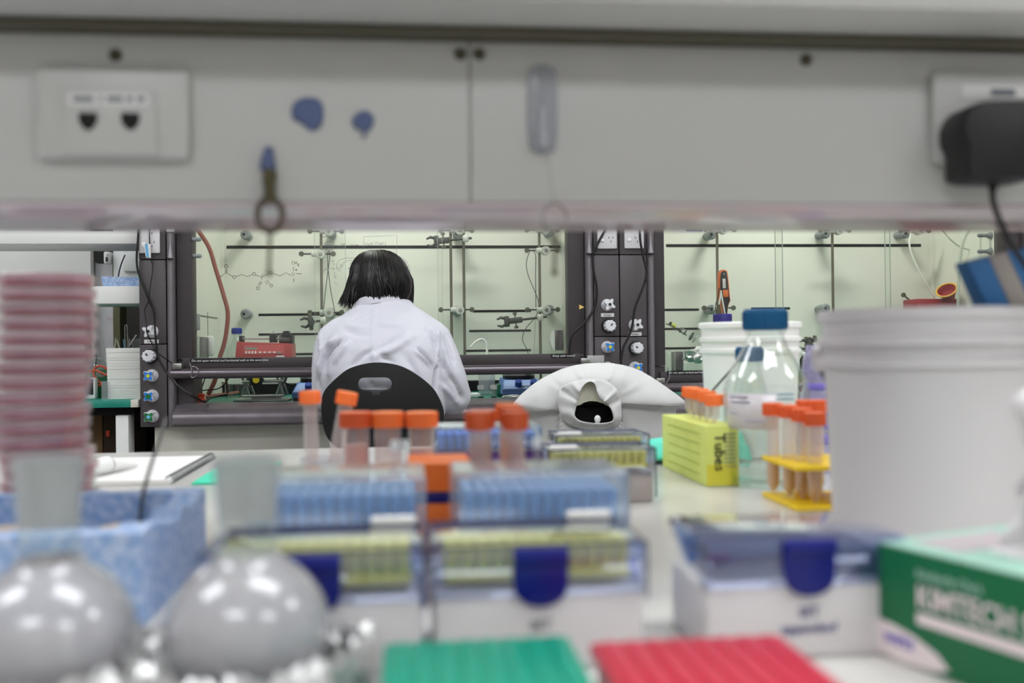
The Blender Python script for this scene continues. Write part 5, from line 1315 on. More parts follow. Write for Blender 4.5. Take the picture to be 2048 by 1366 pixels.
# body: one continuous skin
HC = W(761, 553, 3.445)       # middle of the head
mb = ring_mb([(r[0], r[1], r[2], r[3], r[4]) for r in rings[:11]], 0.78)
bow = Matrix.Rotation(math.radians(-22), 4, 'X')
HM = TR(HC) @ bow
mb.sphere((0, 0.0, 0.004), 0.076, 24, M=HM, sc=(0.96, 1.2, 1.14)); mb.sphere((0, 0.035, -0.052), 0.056, 20, M=HM, sc=(0.95, 1.05, 1.0))
mb.sphere((0, 0.082, -0.088), 0.02, 12, M=HM, sc=(1.2, 0.8, 0.8))                       # chin
mb.tube([HM @ V((0, 0.09, 0.006)), HM @ V((0, 0.106, -0.028))], [0.008, 0.0125], 10)    # nose
mb.tube([HM @ V((-0.022, 0.09, -0.058)), HM @ V((0, 0.096, -0.056)), HM @ V((0.022, 0.09, -0.058))], [0.004, 0.0075, 0.004], 8)   # lips
for s in (-1, 1):
    mb.sphere((s*0.03, 0.083, 0.006), 0.0125, 12, M=HM); mb.tube([HM @ V((s*0.014, 0.093, 0.025)), HM @ V((s*0.048, 0.082, 0.026))], 0.006, 8)
    mb.sphere((s*0.078, 0.0, -0.012), 0.028, 12, M=HM, sc=(0.32, 0.7, 1.1))             # ears
mb.tube([W(765, 640, 3.36), W(764, 600, 3.40), HM @ V((0, -0.01, -0.05))], [0.056, 0.046, 0.05], 20)
rB = [0.034, 0.036, 0.034, 0.034, 0.034, 0.032, 0.030, 0.026]
hands = []
for A, s in ((armL, 1), (armR, -1)):
    P = A + [A[-1]+(A[-1]-A[-2])*0.45]
    mb.tube(P, rB+[0.024], 16)
    w_ = P[-1]; d = (A[-1]-A[-2]).normalized(); sd = d.cross(V((0, 0, 1))).normalized()*s
    pal = w_+d*0.05; mb.tube([w_, w_+d*0.03, pal+d*0.03], [0.024, 0.03, 0.028], 14); mb.sphere(pal, 0.03, 14, sc=(1.1, 1.1, 0.62))
    for k in range(4):
        o_ = (k-1.5)*0.0185; L = (0.068, 0.078, 0.073, 0.056)[k]; b0 = pal+d*0.032+sd*o_
        mb.tube([b0-d*0.014, b0+d*L*0.42+V((0, 0, 0.004)), b0+d*L*0.75+V((0, 0, -0.012)), b0+d*L*0.9+V((0, 0, -0.034))], [0.0092, 0.0088, 0.0082, 0.0072], 10)
    b0 = pal-d*0.015+sd*-0.026; mb.tube([b0, b0+sd*-0.022+d*0.022, b0+sd*-0.022+d*0.05+V((0, 0, -0.016))], [0.0115, 0.0105, 0.009], 10)
hp = V((p0.x, 3.29, 0.603))
mb.sphere(hp, 0.16, 20, sc=(1.05, 0.9, 0.62))
for s in (-1, 1):
    hip = hp+V((s*0.08, 0.0, -0.01)); kn = V((p0.x+s*0.11, 3.665, 0.555)); an = V((p0.x+s*0.115, 3.60, 0.085))
    mb.tube([hip, (hip*0.5+kn*0.5), kn], [0.085, 0.07, 0.056], 18); mb.sphere(kn, 0.057, 14); mb.tube([kn, kn*0.6+an*0.4+V((0, -0.012, 0)), an], [0.055, 0.05, 0.036], 16)
    mb.tube([an+V((0, -0.035, -0.045)), an+V((0, 0.06, -0.05)), an+V((0, 0.15, -0.056))], [0.034, 0.036, 0.026], 14)
body, _ = remeshed(mb, 0.0045, 3)
part('body', body, 'skin', person, False, ang=180)
for s in (-1, 1):
    for nm, zz_, r, m_ in (('eye', 0.006, 0.0128, 'white'),):
        mb = MB(); mb.sphere((s*0.03, 0.0855, zz_), 0.0118, 14, M=HM); ey = part('eye', mb, m_, person, False)
        mb = MB(); mb.sphere((s*0.03, 0.0935, zz_-0.002), 0.0052, 10, M=HM); part('iris', mb, 'hair', ey, False)
# trousers and shoes
mb = MB(); mb.sphere(hp, 0.166, 20, sc=(1.05, 0.92, 0.62))
for s in (-1, 1):
    hip = hp+V((s*0.08, 0.0, -0.01)); kn = V((p0.x+s*0.11, 3.665, 0.555)); an = V((p0.x+s*0.115, 3.60, 0.10))
    mb.tube([hip, (hip*0.5+kn*0.5), kn], [0.095, 0.08, 0.068], 18); mb.sphere(kn, 0.068, 14); mb.tube([kn, kn*0.6+an*0.4, an], [0.066, 0.062, 0.052], 16)
tr, _ = remeshed(mb, 0.009, 4); part('trousers', tr, 'trousers', person, False, ang=180)
for s in (-1, 1):
    an = V((p0.x+s*0.115, 3.60, 0.085)); mb = MB()
    mb.tube([an+V((0, -0.05, -0.04)), an+V((0, 0.03, -0.04)), an+V((0, 0.12, -0.05)), an+V((0, 0.185, -0.055))], [0.038, 0.045, 0.041, 0.026], 16); mb.tube([an+V((0, 0, 0.03)), an+V((0, 0, -0.03))], 0.043, 14)
    mb.v = [V((v.x, v.y, max(v.z, 0.001))) for v in mb.v]; part('shoe', mb, 'shoe', person, False)
# hair
rnd = random.Random(5)
mb = MB(); HA, HB, HCz = 0.094, 0.113, 0.094
HT = HC + V((0.0, 0.0, -0.006))
def hair_pt(phi, t, lift, seed):
    """phi round the head (0 = right, -90 deg = towards the camera); t from crown to tip."""
    cr = V((-0.012, 0.01, 0))
    th = t*1.0
    if th < 0.55:
        a = th/0.55*PI/2; r = math.sin(a); z = math.cos(a)
        p = V((HA*r*math.cos(phi), HB*r*math.sin(phi), HCz*z)) + cr*z
    else:
        u = (th-0.55)/0.45
        drop = 0.096 + 0.008*math.sin(phi*3+1) + 0.007*math.sin(phi*7+2)
        if math.sin(phi) < -0.25: drop -= 0.004*(1-abs(math.cos(phi)))
        flare = 0.006 + 0.008*math.sin(u*PI*0.6) - 0.020*u*u*(1 if math.sin(phi) < -0.5 else 0.35)
        if math.cos(phi) < -0.7: flare += 0.030*u**2.2; drop -= 0.012
        if math.cos(phi) > 0.7: drop += 0.010; flare -= 0.004*u
        r = 1
        p = V(((HA+flare)*math.cos(phi), (HB+flare)*math.sin(phi), -drop*u))
    n_ = V((p.x, p.y, p.z*0.6)).normalized()
    w = noise.noise(V((math.cos(phi)*2.6, math.sin(phi)*2.6+t*3.2, seed*0.37)))
    p = p + n_*(lift*min(1, t*4+0.35) + 0.006*w*min(1, t*2)) + V((-math.sin(phi), math.cos(phi), 0))*(0.020*w*t + 0.016*t*t*math.sin(seed*1.7))
    return HT + p
cap = MB()
cap.grid(lambda u, v: hair_pt(2*PI*u, 0.02+v*0.9, -0.003, 0.0), 64, 26, wrapu=True)
cap.add([hair_pt(2*PI*i/64, 0.02, -0.003, 0.0) for i in range(64)], [list(range(64))])
for k in range(2100):
    phi = rnd.uniform(0, 2*PI); sd = rnd.randint(0, 40); lift = rnd.uniform(-0.001, 0.007); t1 = rnd.uniform(0.8, 1.1); t0 = rnd.choice((0.02, 0.02, 0.03, rnd.uniform(0.05, 0.4)))
    N = 13; pts = []
    dphi = rnd.uniform(-0.22, 0.22)
    for i in range(N): t = t0+(t1-t0)*i/(N-1); pts.append(hair_pt(phi+dphi*t*t, t, lift, sd))
    r0 = rnd.uniform(0.0008, 0.0024)
    cap.tube(pts, [r0*(0.5+1.0*min(1, i/3))*(1 if i < N-4 else (N-1-i)/3.6+0.06) for i in range(N)], 5, m=0 if rnd.random() < 0.8 else 1)
part('hair', cap, ['hair', 'hair2'], person, False, ang=60)
# ================================================================ island bench and everything on it
B = lambda px, py: AZ(px, py, BZ)
YF = B(300, 904).y; YN = 0.20
t = thing('lab_bench', 'white topped island bench carrying the foreground lab clutter', 'bench', (0.2, (YF+YN)/2, 0))
mb = MB(); mb.box((-1.7, YN, BZ-0.034), (2.1, YF, BZ), r=0.003); part('worktop', mb, 'bench', t, False)
for x0 in (-1.68, -0.74, 0.2, 1.14):
    mb = MB(); mb.box((x0+0.004, YN+0.06, 0.1), (x0+0.936, YF-0.45, BZ-0.035), r=0.003); part('cabinet', mb, 'beige', t, False)
mb = MB(); mb.box((-1.66, YN+0.12, 0), (2.06, YF-0.5, 0.1)); part('plinth', mb, 'hood2', t, False)

# ---- service shelf over the bench
YPN, YPB = 0.773, 0.95
zb0 = AY(1024, 405, YPN).z; zt0 = AY(1024, 85, YPN).z
YPB = YPN*(690-405)/(690-455)
t = thing('service_shelf', 'white reagent shelf with power and data panel across the top of the view', 'shelf', (0.2, YPN+0.1, BZ)); sv = t
xs_ = X(940, 250, YPN)
for a, b in ((-1.3, xs_-0.0005), (xs_+0.0005, 1.7)):
    mb = MB(); mb.box((a, YPN, zb0), (b, YPN+0.004, zt0), r=0.0012); part('front_panel', mb, 'panel', t, False)
mb = MB(); mb.box((-1.3, YPN+0.0042, zb0+0.002), (1.7, YPB-0.004, zt0+0.01)); part('channel', mb, 'panel', t, False)
mb = MB(); mb.box((-1.3, YPN+0.001, zb0-0.004), (1.7, YPB, zb0-0.0004), r=0.001); part('underside', mb, 'under', t, False)
zr = AY(1024, 53, YPN-0.012).z
mb = MB(); mb.box((-1.3, YPN-0.012, zt0+0.0005), (1.7, YPN+0.03, zr), r=0.002); part('rail', mb, 'olive', t, False)
mb = MB(); mb.box((-1.35, 0.703, zr+0.0005), (1.75, YPB+0.02, zr+0.025), r=0.002); part('shelf_board', mb, 'panel', t, False)
for x in (-1.3, 1.66):
    mb = MB(); mb.box((x, YPN+0.03, BZ), (x+0.04, YPB-0.03, zb0)); part('upright', mb, 'panel', t, False)
for (px, py) in ((231, 110), (921, 108), (958, 108), (1612, 120)):
    p = AY(px, py, YPN); mb = MB(); mb.cyl((p.x, YPN+0.001, p.z), (p.x, YPN-0.0016, p.z), 0.0054, 0.0046, 18); part('screw', mb, 'screw', t, False)
def on_panel(px0, py0, px1, py1, d, m, name, par, r=0.003, off=0.0):
    a, b = AY(px0, py1, YPN-off), AY(px1, py0, YPN-off); mb = MB(); mb.box((a.x, YPN-off-d, a.z), (b.x, YPN-off, b.z), r=r); return part(name, mb, m, par, False)
pl = on_panel(78, 146, 384, 322, 0.0105, 'panel', 'data_outlet', t, 0.0075)
ip = on_panel(122, 182, 314, 310, 0.0022, 'panel', 'insert_plate', pl, 0.002, 0.0105)
on_panel(136, 188, 298, 210, 0.0008, 'white2', 'name_strip', ip, 0.0003, 0.0127)
for a, b in ((146, 187), (198, 205), (214, 246), (253, 266), (274, 290)): on_panel(a, 193, b, 203, 0.0004, 'greyprint', 'printed_mark', ip, 0.0001, 0.0135)
for cx in (176, 261):
    p = AY(cx, 241, YPN-0.013); mb = MB(); s_ = 0.0064
    mb.prism([(-s_, 0.0055), (-s_, -0.001), (-0.0022, -0.0068), (0.0022, -0.0068), (s_, -0.001), (s_, 0.0055)], 0.004, 0, TR((p.x, YPN-0.0138, p.z))); part('jack_opening', mb, 'gap', ip, False)
po_ = on_panel(1856, 152, 2170, 330, 0.0105, 'panel', 'power_outlet', t, 0.0075)
on_panel(1925, 172, 2060, 196, 0.0008, 'white2', 'name_strip', po_, 0.0003, 0.0105); on_panel(1982, 178, 2030, 192, 0.0004, 'greyprint', 'printed_mark', po_, 0.0001, 0.0113)
# adhesive putty, key hook, clear hook
def blob(pts, th, name, label, cat, m, y=YPN):
    q = [AY(a, b, y) for a, b in closed_smooth(pts, 4)]; c = sum(q, V())/len(q); mb = MB(); n = len(q)
    rows = [(1.0, 0.0), (0.97, -th*0.55), (0.8, -th*0.92), (0.45, -th), ]
    vs = [V((c.x+(p.x-c.x)*s, y+d+0.0004*noise.noise(p*300), c.z+(p.z-c.z)*s)) for s, d in rows for p in q]
    mb.add(vs, [[r*n+i, r*n+(i+1) % n, (r+1)*n+(i+1) % n, (r+1)*n+i] for r in range(len(rows)-1) for i in range(n)] + [list(range(3*n, 4*n)), list(range(n))[::-1]])
    return mono(name, label, cat, mb, m, c, local=False)
blob([(583, 220), (590, 205), (606, 196), (628, 196), (644, 206), (648, 232), (640, 256), (622, 262), (604, 248), (586, 238)], 0.004, 'adhesive_putty', 'larger blue putty blob stuck on the shelf panel', 'putty', 'tack')
blob([(704, 240), (716, 226), (734, 222), (748, 236), (744, 256), (734, 264), (728, 278), (724, 262), (710, 256)], 0.004, 'adhesive_putty', 'smaller drop shaped blue putty blob on the shelf panel', 'putty', 'tack')
yk = YPN-0.006
t = thing('key_hook', 'brass clip and key ring hanging from blue putty on the shelf panel', 'key ring', AY(538, 300, YPN))
q = [AY(a, b, YPN) for a, b in closed_smooth([(528, 306), (532, 296), (540, 294), (547, 300), (550, 320), (552, 340), (540, 348), (522, 342), (522, 325)], 3)]; c = sum(q, V())/len(q)
n = len(q); rows = [(1.0, 0.0), (0.97, -0.004), (0.75, -0.0075), (0.4, -0.0082)]
mb = MB(); mb.add([V((c.x+(p.x-c.x)*s, YPN+d, c.z+(p.z-c.z)*s)) for s, d in rows for p in q], [[r*n+i, r*n+(i+1) % n, (r+1)*n+(i+1) % n, (r+1)*n+i] for r in range(3) for i in range(n)] + [list(range(3*n, 4*n)), list(range(n))[::-1]]); part('putty', mb, 'tack', t, False)
mb = MB(); p0, p1 = AY(538, 340, yk), AY(540, 392, yk); mb.tube([p0, p0*0.6+p1*0.4, p1], [0.0042, 0.0052, 0.0036], 12); a = AY(554, 348, yk); mb.tube([p0*0.7+p1*0.3, a], 0.0022, 8); mb.cyl(p1+V((0, 0, 0.003)), p1+V((0, 0, -0.005)), 0.0046, None, 12); part('clip', mb, 'brass', t, False)
c = AY(540, 430, yk); rx, rz_ = 24.5*mpp(c), 32*mpp(c)
mb = MB(); mb.tube([c+V((rx*math.cos(2*PI*i/40), 0.0006*math.sin(i), rz_*math.sin(2*PI*i/40))) for i in range(40)], 0.0026, 8, closed=True); part('ring', mb, pm('ring steel', (104, 92, 84), 0.4, metal=0.5), t, False)
def bead_chain(px, y0, y1, par):
    n = 14; a, b = AY(px, y0, yk), AY(px-2, y1, yk); mb = MB()
    for i in range(n):
        p = a+(b-a)*(i/(n-1)); M = TR(p) @ Matrix.Rotation((i % 2)*PI/2, 4, 'Z')
        mb.tube([M @ V((0.0013*math.cos(2*PI*k/10), 0, 0.0026*math.sin(2*PI*k/10))) for k in range(10)], 0.00045, 5, closed=True)
    mb.sphere(b+V((0, 0, -0.002)), 0.0026, 10); part('chain', mb, 'brass', par, False)
bead_chain(540, 462, 541, t)
t = thing('adhesive_hook', 'clear plastic stick-on hook with a thin ring and chain on the shelf panel', 'hook', AY(1084, 220, YPN))
mb = MB(); q = closed_smooth([(1056, 150), (1064, 136), (1084, 130), (1104, 136), (1112, 150), (1114, 220), (1112, 292), (1100, 306), (1084, 310), (1068, 306), (1056, 290), (1054, 220)], 3)
q = [AY(a, b, YPN) for a, b in q]; mb.prism([(p.x, p.z) for p in q], 0.0028, 0, TR((0, YPN-0.0028, 0)), r=0.0008); part('plate', mb, glassy('clear hook plastic', (236, 238, 242), 1.3, 0.15, (196, 198, 204), 0.55), t, False)
mb = MB(); a, b, c2_ = AY(1085, 215, YPN-0.003), AY(1084, 285, YPN-0.006), AY(1086, 262, YPN-0.016); mb.tube(smooth([a, b, b+V((0, -0.007, -0.002)), c2_], 5), 0.0032, 8); part('hook', mb, glassy('clear hook arm', (240, 242, 246), 1.3, 0.1, (214, 216, 222), 0.6), t, False)
mb = MB(); mb.tube([AY(1086, 272, YPN-0.012), AY(1100, 350, YPN-0.008), AY(1108, 406, YPN-0.007)], 0.0002, 5); c = AY(1109, 437, yk); mb.tube([c+V((0.0094*math.cos(2*PI*i/36), 0, 0.0118*math.sin(2*PI*i/36))) for i in range(36)], 0.0007, 6, closed=True); part('ring', mb, glassy('clear ring', (225, 222, 222), 1.4, 0.1, (150, 146, 142), 0.5), t, False)
bead_chain(1111, 470, 541, t)
# black plug-in adapter
t = thing('power_adapter', 'black plug-in power adapter with lead on the right shelf outlet', 'power adapter', AY(1990, 290, YPN-0.011))
ya = YPN-0.0115
q = [AY(a, b, ya-0.03) for a, b in closed_smooth([(1930, 222), (1950, 208), (2000, 205), (2080, 206), (2110, 220), (2112, 300), (2090, 346), (2060, 360), (1985, 362), (1936, 358), (1928, 340), (1928, 300), (1918, 280), (1917, 250)], 3)]
mb = MB(); mb.prism([(p.x, p.z) for p in q], 0.04, 0, TR((0, ya-0.04, 0)), r=0.003); part('body', mb, 'black', t, False)
pts = smooth([AY(1988, 355, ya-0.02), AY(1985, 385, ya-0.02), AY(1988, 410, ya-0.02), AY(2000, 442, ya-0.019), AY(2020, 485, ya-0.015), AY(2056, 540, ya-0.005), AY(2100, 610, ya), AY(2150, 760, ya)], 5)
mb = MB(); mb.tube(pts, [0.0042, 0.0042, 0.004, 0.0036, 0.0034]+[0.0024]*(len(pts)-5), 10); part('lead', mb, 'rubber', t, False)

# ---- round bottom flasks
def flask(px, label):
    yf_ = 0.535; p = AY(px, 1250, yf_)
    t = thing('round_bottom_flask', label, 'flask', (p.x, yf_, BZ+0.003), group='round bottom flasks in the foreground')
    R = 0.0425; zn = 0.079
    ball = [(R*math.sin(a), R-R*math.cos(a)) for a in [PI*i/40 for i in range(0, 36)] if not (i_ := 0)]
    ball = [(r, z) for r, z in ball if not (z > R and r < 0.0185)]
    mb = MB(); mb.lathe(ball + [(0.0165, zn+0.006), (0.0, zn+0.004)], 56); part('filled_body', mb, 'flask', t)
    mb = MB(); mb.lathe([(0.0175, zn+0.001), (0.0152, zn+0.008), (0.0150, zn+0.019), (0.0158, zn+0.022), (0.0138, zn+0.022), (0.013, zn+0.008), (0.0155, zn+0.0)], 40, loop=True); part('neck', mb, 'glass', t)
    zt = AY(px, 913, yf_).z-BZ-0.003
    mb = MB(); mb.lathe([(0.0152, zn+0.0221), (0.0172, zt-0.004), (0.0180, zt-0.0035), (0.0182, zt), (0.0158, zt), (0.0138, zn+0.0221)], 40, loop=True); part('ground_joint', mb, 'frost', t)
    return t
flask(497, 'round bottom flask with frosted neck in front of the left tip box'); flask(100, 'round bottom flask at the left edge in front of the blue foam tray')
def foil_nest(px, seed, label):
    yf_ = 0.535; p = AY(px, 1250, yf_); mb = MB(); off = seed*9.1
    def fn(u, v):
        a, b = 2*PI*u, 2*PI*v; n_ = noise.noise(V((math.cos(a)*5+off, math.sin(a)*5, math.cos(b)*2))) + 0.7*noise.noise(V((math.cos(a)*16+off, math.sin(a)*16, b*2.2)))
        r = 0.0095*(1+0.6*n_); return V(((0.0575+r*math.cos(b))*math.cos(a), (0.0575+r*math.cos(b))*math.sin(a), max(0.0005, 0.016+0.021*math.sin(b)*(1+0.7*n_))))
    mb.grid(fn, 90, 17, wrapu=True); return mono('foil_nest', label, 'foil', mb, 'foil', (p.x, yf_, BZ), ang=20)
foil_nest(497, 1, 'crumpled foil ring under the flask before the left tip box'); foil_nest(100, 2, 'crumpled foil ring under the flask at the left edge')

# ---- pipette tip boxes
def tip_mb(L, r):
    mb = MB(); mb.lathe([(0, 0), (r*0.8, 0), (r*0.9, L*0.5), (r, L*0.6), (r, L), (r*0.8, L), (0, L*0.97)], 10); return mb
def tip_box(label, loc, rz, w, d, hb, h, base, lid, tray, tip, L, ztip, group, latch='navy', rows=8, lid_off=0.0, top_mat=None):
    t = thing('tip_box', label, 'pipette tip box', loc, rz, group)
    mb = MB(); mb.box((-w/2+0.002, 0.002, 0), (w/2-0.002, d-0.002, hb), r=0.004); part('base', mb, base, t)
    mb = MB(); mb.box((-w/2+0.008, 0.008, hb+(0.0055 if tip == 'tipyellow' else 0.0004)), (w/2-0.008, d-0.008, ztip), r=0.0015)
    if tray: part('tip_tray', mb, tray, t)
    if tip:
        o = None
        for j in range(rows):
            for i in range(12):
                x = (i-5.5)*(w-0.026)/11; y = d/2+(j-(rows-1)/2)*(d-0.026)/7
                if o is None: o = part('pipette_tip', tip_mb(L, 0.0049), tip, t); o.location = (x, y, ztip)
                else: c = o.copy(); COL.objects.link(c); c.location = (x, y, ztip)
    mb = MB(); mb.box((-w/2, 0, hb-0.006), (w/2, d, h), r=0.004)
    mb.f, mb.m = zip(*[(f, m_) for f, m_ in zip(mb.f, mb.m) if not all(mb.v[i].z < hb-0.0015 for i in f)]); mb.f, mb.m = list(mb.f), list(mb.m)
    part('lid', mb, lid, t, mods=[('wall', 'SOLIDIFY', dict(thickness=0.0014, offset=-1))])
    if latch:
        lw = 0.0165; mb = MB(); zt_, zb_ = h-0.001, hb+0.0015
        poly = [(-lw, zt_), (lw, zt_), (lw, zb_+0.008)] + [(lw*math.cos(a), zb_+0.004-0.013*math.sin(a)) for a in [PI*i/10 for i in range(1, 10)]] + [(-lw, zb_+0.008)]
        mb.prism(poly, 0.004, 0, TR((0, -0.0046, 0)), r=0.0012); mb.box((-lw, -0.0075, zt_-0.009), (lw, -0.004, zt_), r=0.0015); part('latch', mb, latch, t)
    return t
def edges(t, w, d, hb, h, e=0.0011):
    mb = MB()
    for (a, b) in (((-w/2, 0, h), (w/2, 0, h)), ((-w/2, 0, hb), (-w/2, 0, h)), ((w/2, 0, hb-0.03), (w/2, 0, h)), ((w/2, 0, h), (w/2, d, h)), ((-w/2, 0, h), (-w/2, d, h)), ((-w/2, d, h), (w/2, d, h))): mb.tube([V(a), V(b)], e, 6)
    part('lid_edge', mb, pm('navy lid edge', (34, 40, 76), 0.4), t)
G1_ = 'clear lidded tip boxes with navy latches'
yt_ = 0.589
zl = lambda px, py: AY(px, py, yt_).z-BZ
hL, hS = zl(1080, 1091), zl(1080, 1186)
xb = [X(626, 1190, yt_), X(1081, 1190, yt_), X(1616, 1190, yt_)]
tb1 = tip_box('tip box with yellow tips and navy latch in the middle of the front row', (xb[1], yt_, BZ), 0, 0.130, 0.088, hS, hL, 'boxwhite', 'lid', 'trayyellow', 'tipyellow', 0.016, hS+0.0115, G1_)
def hinge(t, x0, x1, y, z): mb = MB(); mb.box((x0, y-0.004, z), (x1, y+0.004, z+0.0055), r=0.002); part('hinge_tab', mb, 'white', t)
edges(tb1, 0.130, 0.088, hS+0.024, hL, 0.0007)
hinge(tb1, 0.030, 0.061, 0.0885, hL-0.0005)
dup(tb1, (xb[0], yt_, BZ), 0, 'tip box with yellow tips half hidden by the round bottom flask')
tb3 = tip_box('tip box with dark tray and no yellow tips beside the green carton', (xb[2], yt_, BZ), 0, 0.130, 0.088, hS, hL, 'boxwhite', 'lid', 'darktray', None, 0.017, hS+0.016, G1_)
part('lettering', text_mb('SET', 0.0085, TR((0, 0.0012, hS-0.0225)) @ RX90, align='CENTER'), 'greyprint', tb1)
part('lettering', text_mb('SET', 0.0085, TR((0.001, 0.0012, hS-0.021)) @ RX90, align='CENTER'), 'navyprint', tb3)
part('lettering', text_mb('eppendorf', 0.0085, TR((0.001, 0.0012, hS-0.031)) @ RX90, align='CENTER'), 'navyprint', tb3)
G2_ = 'frosted boxes of blue tips'
yb2 = 0.742
h2 = AY(1086, 947, yb2).z-BZ
x2 = [X(669, 1000, yb2), X(1087, 1000, yb2)]
bb = tip_box('frosted box of blue tips behind the middle front tip box', (x2[1], yb2, BZ), 0, 0.135, 0.094, 0.022, h2, 'tipblue', 'lidclear', 'tipblue', 'tippale', 0.032, 0.052, G2_, latch=None)
dup(bb, (x2[0], yb2, BZ), 0, 'frosted box of blue tips behind the left front tip box')
y3 = 1.28
bl_ = tip_box('blue tip box with purple base standing behind the orange capped tubes', (X(976, 880, y3), y3, BZ), 0, 0.143, 0.09, AY(976, 902, y3).z-BZ, AY(976, 853, y3).z-BZ, 'purple', 'lidclear', 'purple', 'tipblue', 0.018, AY(976, 900, y3).z-BZ+0.002, G2_, latch=None)
G3_ = 'navy edged boxes of yellow tips'
pA = B(1206, 1008); pB_ = (X(1206, 900, 1.38), 1.38, BZ)
w3 = X(1314, 920, pA.y)-X(1100, 920, pA.y)
hA, sA = AY(1206, 899, pA.y).z-BZ, AY(1206, 948, pA.y).z-BZ
yb3 = tip_box('nearer of the two navy edged yellow tip boxes, with grey base', (pA.x, pA.y, BZ), 0, w3, 0.088, sA, hA, 'boxgrey', 'lidnavy', 'trayyellow', 'tipyellow', 0.015, sA+0.011, G3_, latch=None)
edges(yb3, w3, 0.088, sA, hA)
hinge(yb3, -w3/2+0.002, -w3/2+0.036, 0.0035, hA+0.0002)
dup(yb3, pB_, 0, 'farther of the two navy edged yellow tip boxes, below the draped coat')
# orange and navy box seen between the blue tip boxes
yo_ = 0.93; xo = X(880, 960, yo_)
zz_ = lambda py: AY(880, py, yo_).z-BZ
t = thing('orange_box', 'bright orange ribbed box with navy band in the gap between blue tip boxes', 'box', (xo, yo_, BZ))
wd = 0.03
mb = MB(); mb.box((-wd, 0, zz_(984)), (wd, 0.08, zz_(926)), r=0.003)
for i in range(5): z = zz_(984)+(zz_(926)-zz_(984))*(i+0.5)/5; mb.box((-wd-0.001, -0.0012, z-0.0022), (wd+0.001, 0.0, z+0.0022), r=0.001)
part('upper_tray', mb, 'orange', t)
mb = MB(); mb.box((-wd, 0.0, zz_(1006)), (wd, 0.08, zz_(985)), r=0.001); part('band', mb, 'navy2', t)
mb = MB(); mb.box((-wd, 0, 0), (wd, 0.08, zz_(1007)), r=0.003); part('lower_tray', mb, 'orange', t)
# microtubes standing on the lids
def microtube(px, py, y, label, z, zt_=None):
    p = AY(px, py, y); t = thing('microtube', label, 'tube', (p.x, y, z), group='small white capped tubes on the blue tip boxes')
    mb = MB(); mb.lathe([(0, 0), (0.0028, 0), (0.003, 0.001), (0.003, 0.011), (0, 0.011)], 16); part('body', mb, 'tubewall', t)
    mb = MB(); mb.lathe([(0, 0.011), (0.0036, 0.011), (0.0036, 0.018), (0.003, 0.019), (0, 0.019)], 18); part('cap', mb, 'white', t); return t
ym = yb2+0.082
for px, lb in ((789.5, 'left one of the two tiny white capped tubes on the left blue tip box'), (810.5, 'right one of the two tiny white capped tubes on the left blue tip box'), (1074, 'single tiny white capped tube on the blue tip box below the draped coat')): microtube(px, 900, ym, lb, BZ+h2+0.0003)

# ---- conical tubes
def conical(label, base, axis, r, L, rc, hc, capm, fill, fillm, group, roll=0.0, marks=True):
    rot = V(axis).to_track_quat('Z', 'Y').to_matrix()
    t = thing('conical_tube', label, 'tube', base, group=group, rot=rot)
    cz_ = r*1.35
    mb = MB(); w = 0.0008
    mb.lathe([(0, 0.0006), (r*0.25, 0.0), (r, cz_), (r, L), (r-w, L), (r-w, cz_), (r*0.2, 0.0018), (0, 0.002)], 28); part('body', mb, 'tubewall', t)
    mb = MB(); mb.lathe([(0, L-hc*0.75), (rc, L-hc*0.75), (rc, L+hc*0.2), (rc*0.96, L+hc*0.25), (0, L+hc*0.25)], 40)
    for i in range(30): mb.box((-0.0005, -0.0004, L-hc*0.7), (0.0005, 0.0004, L+hc*0.18), M=Matrix.Rotation(2*PI*i/30, 4, 'Z') @ TR((rc, 0, 0)))
    part('cap', mb, capm, t)
    if fill:
        mb = MB(); mb.lathe([(0, 0.0025), (r*0.2, 0.0026), (r-w*1.6, cz_), (r-w*1.6, fill), (0, fill)], 24); part('contents', mb, fillm, t)
    if marks:
        mb = MB()
        for i in range(9):
            z = L*0.25+i*L*0.058; M = Matrix.Rotation(-PI/2+0.15, 4, 'Z')
            mb.box((r+0.0001, -0.002, z), (r+0.0004, 0.002, z+0.0006), M=M)
        part('scale', mb, 'greyprint', t)
    return t
U = (0, 0, 1)
def stand(px, py, y, hgt=0.0): p = AY(px, py, y); return V((p.x, y, BZ+hgt))
yc5 = 1.10
for px, lb, cm_, f in ((712, 'wide dark orange capped tube of pink suspension, left of three', 'cap_dark', 0.088), (776, 'wide orange capped tube of pink suspension, middle one of three', 'cap_orange', 0.066), (844, 'wide orange capped tube of pink suspension, right one of three', 'cap_orange', 0.082)):
    L = AY(px, 832, yc5).z-BZ; conical(lb, stand(px, 900, yc5, 0.0005), U, 0.0143, L, 0.0175, 0.0165, cm_, f, 'pinkfill', 'orange capped conical tubes on the bench')
# two narrow tubes leaning in a clear beaker
yb5 = 1.22; p = AY(648, 900, yb5)
mb = MB(); r = 0.030; h = 0.062; mono('clear_beaker', 'clear beaker holding the two narrow orange capped tubes', 'beaker', mb.lathe([(0, 0.0008), (r, 0.0008), (r, h), (r+0.002, h+0.0008), (r-0.001, h), (r-0.0012, 0.003), (0, 0.003)], 32), 'plastic', (p.x, yb5, BZ))
for (px, py, bx, lb) in ((620, 788, 626, 'upright narrow orange capped tube left of the chair back'), (694.5, 790, 652, 'narrow orange capped tube leaning in front of the black chair back')):
    top = AY(px, py, yb5); bs = AY(bx, 1000, yb5); bs = V((bs.x, yb5, BZ+0.0035)); ax = top-bs
    conical(lb, bs, ax, 0.0085, ax.length, 0.0122, 0.0155, 'cap_orange', 0.05, 'glass', 'orange capped conical tubes on the bench')
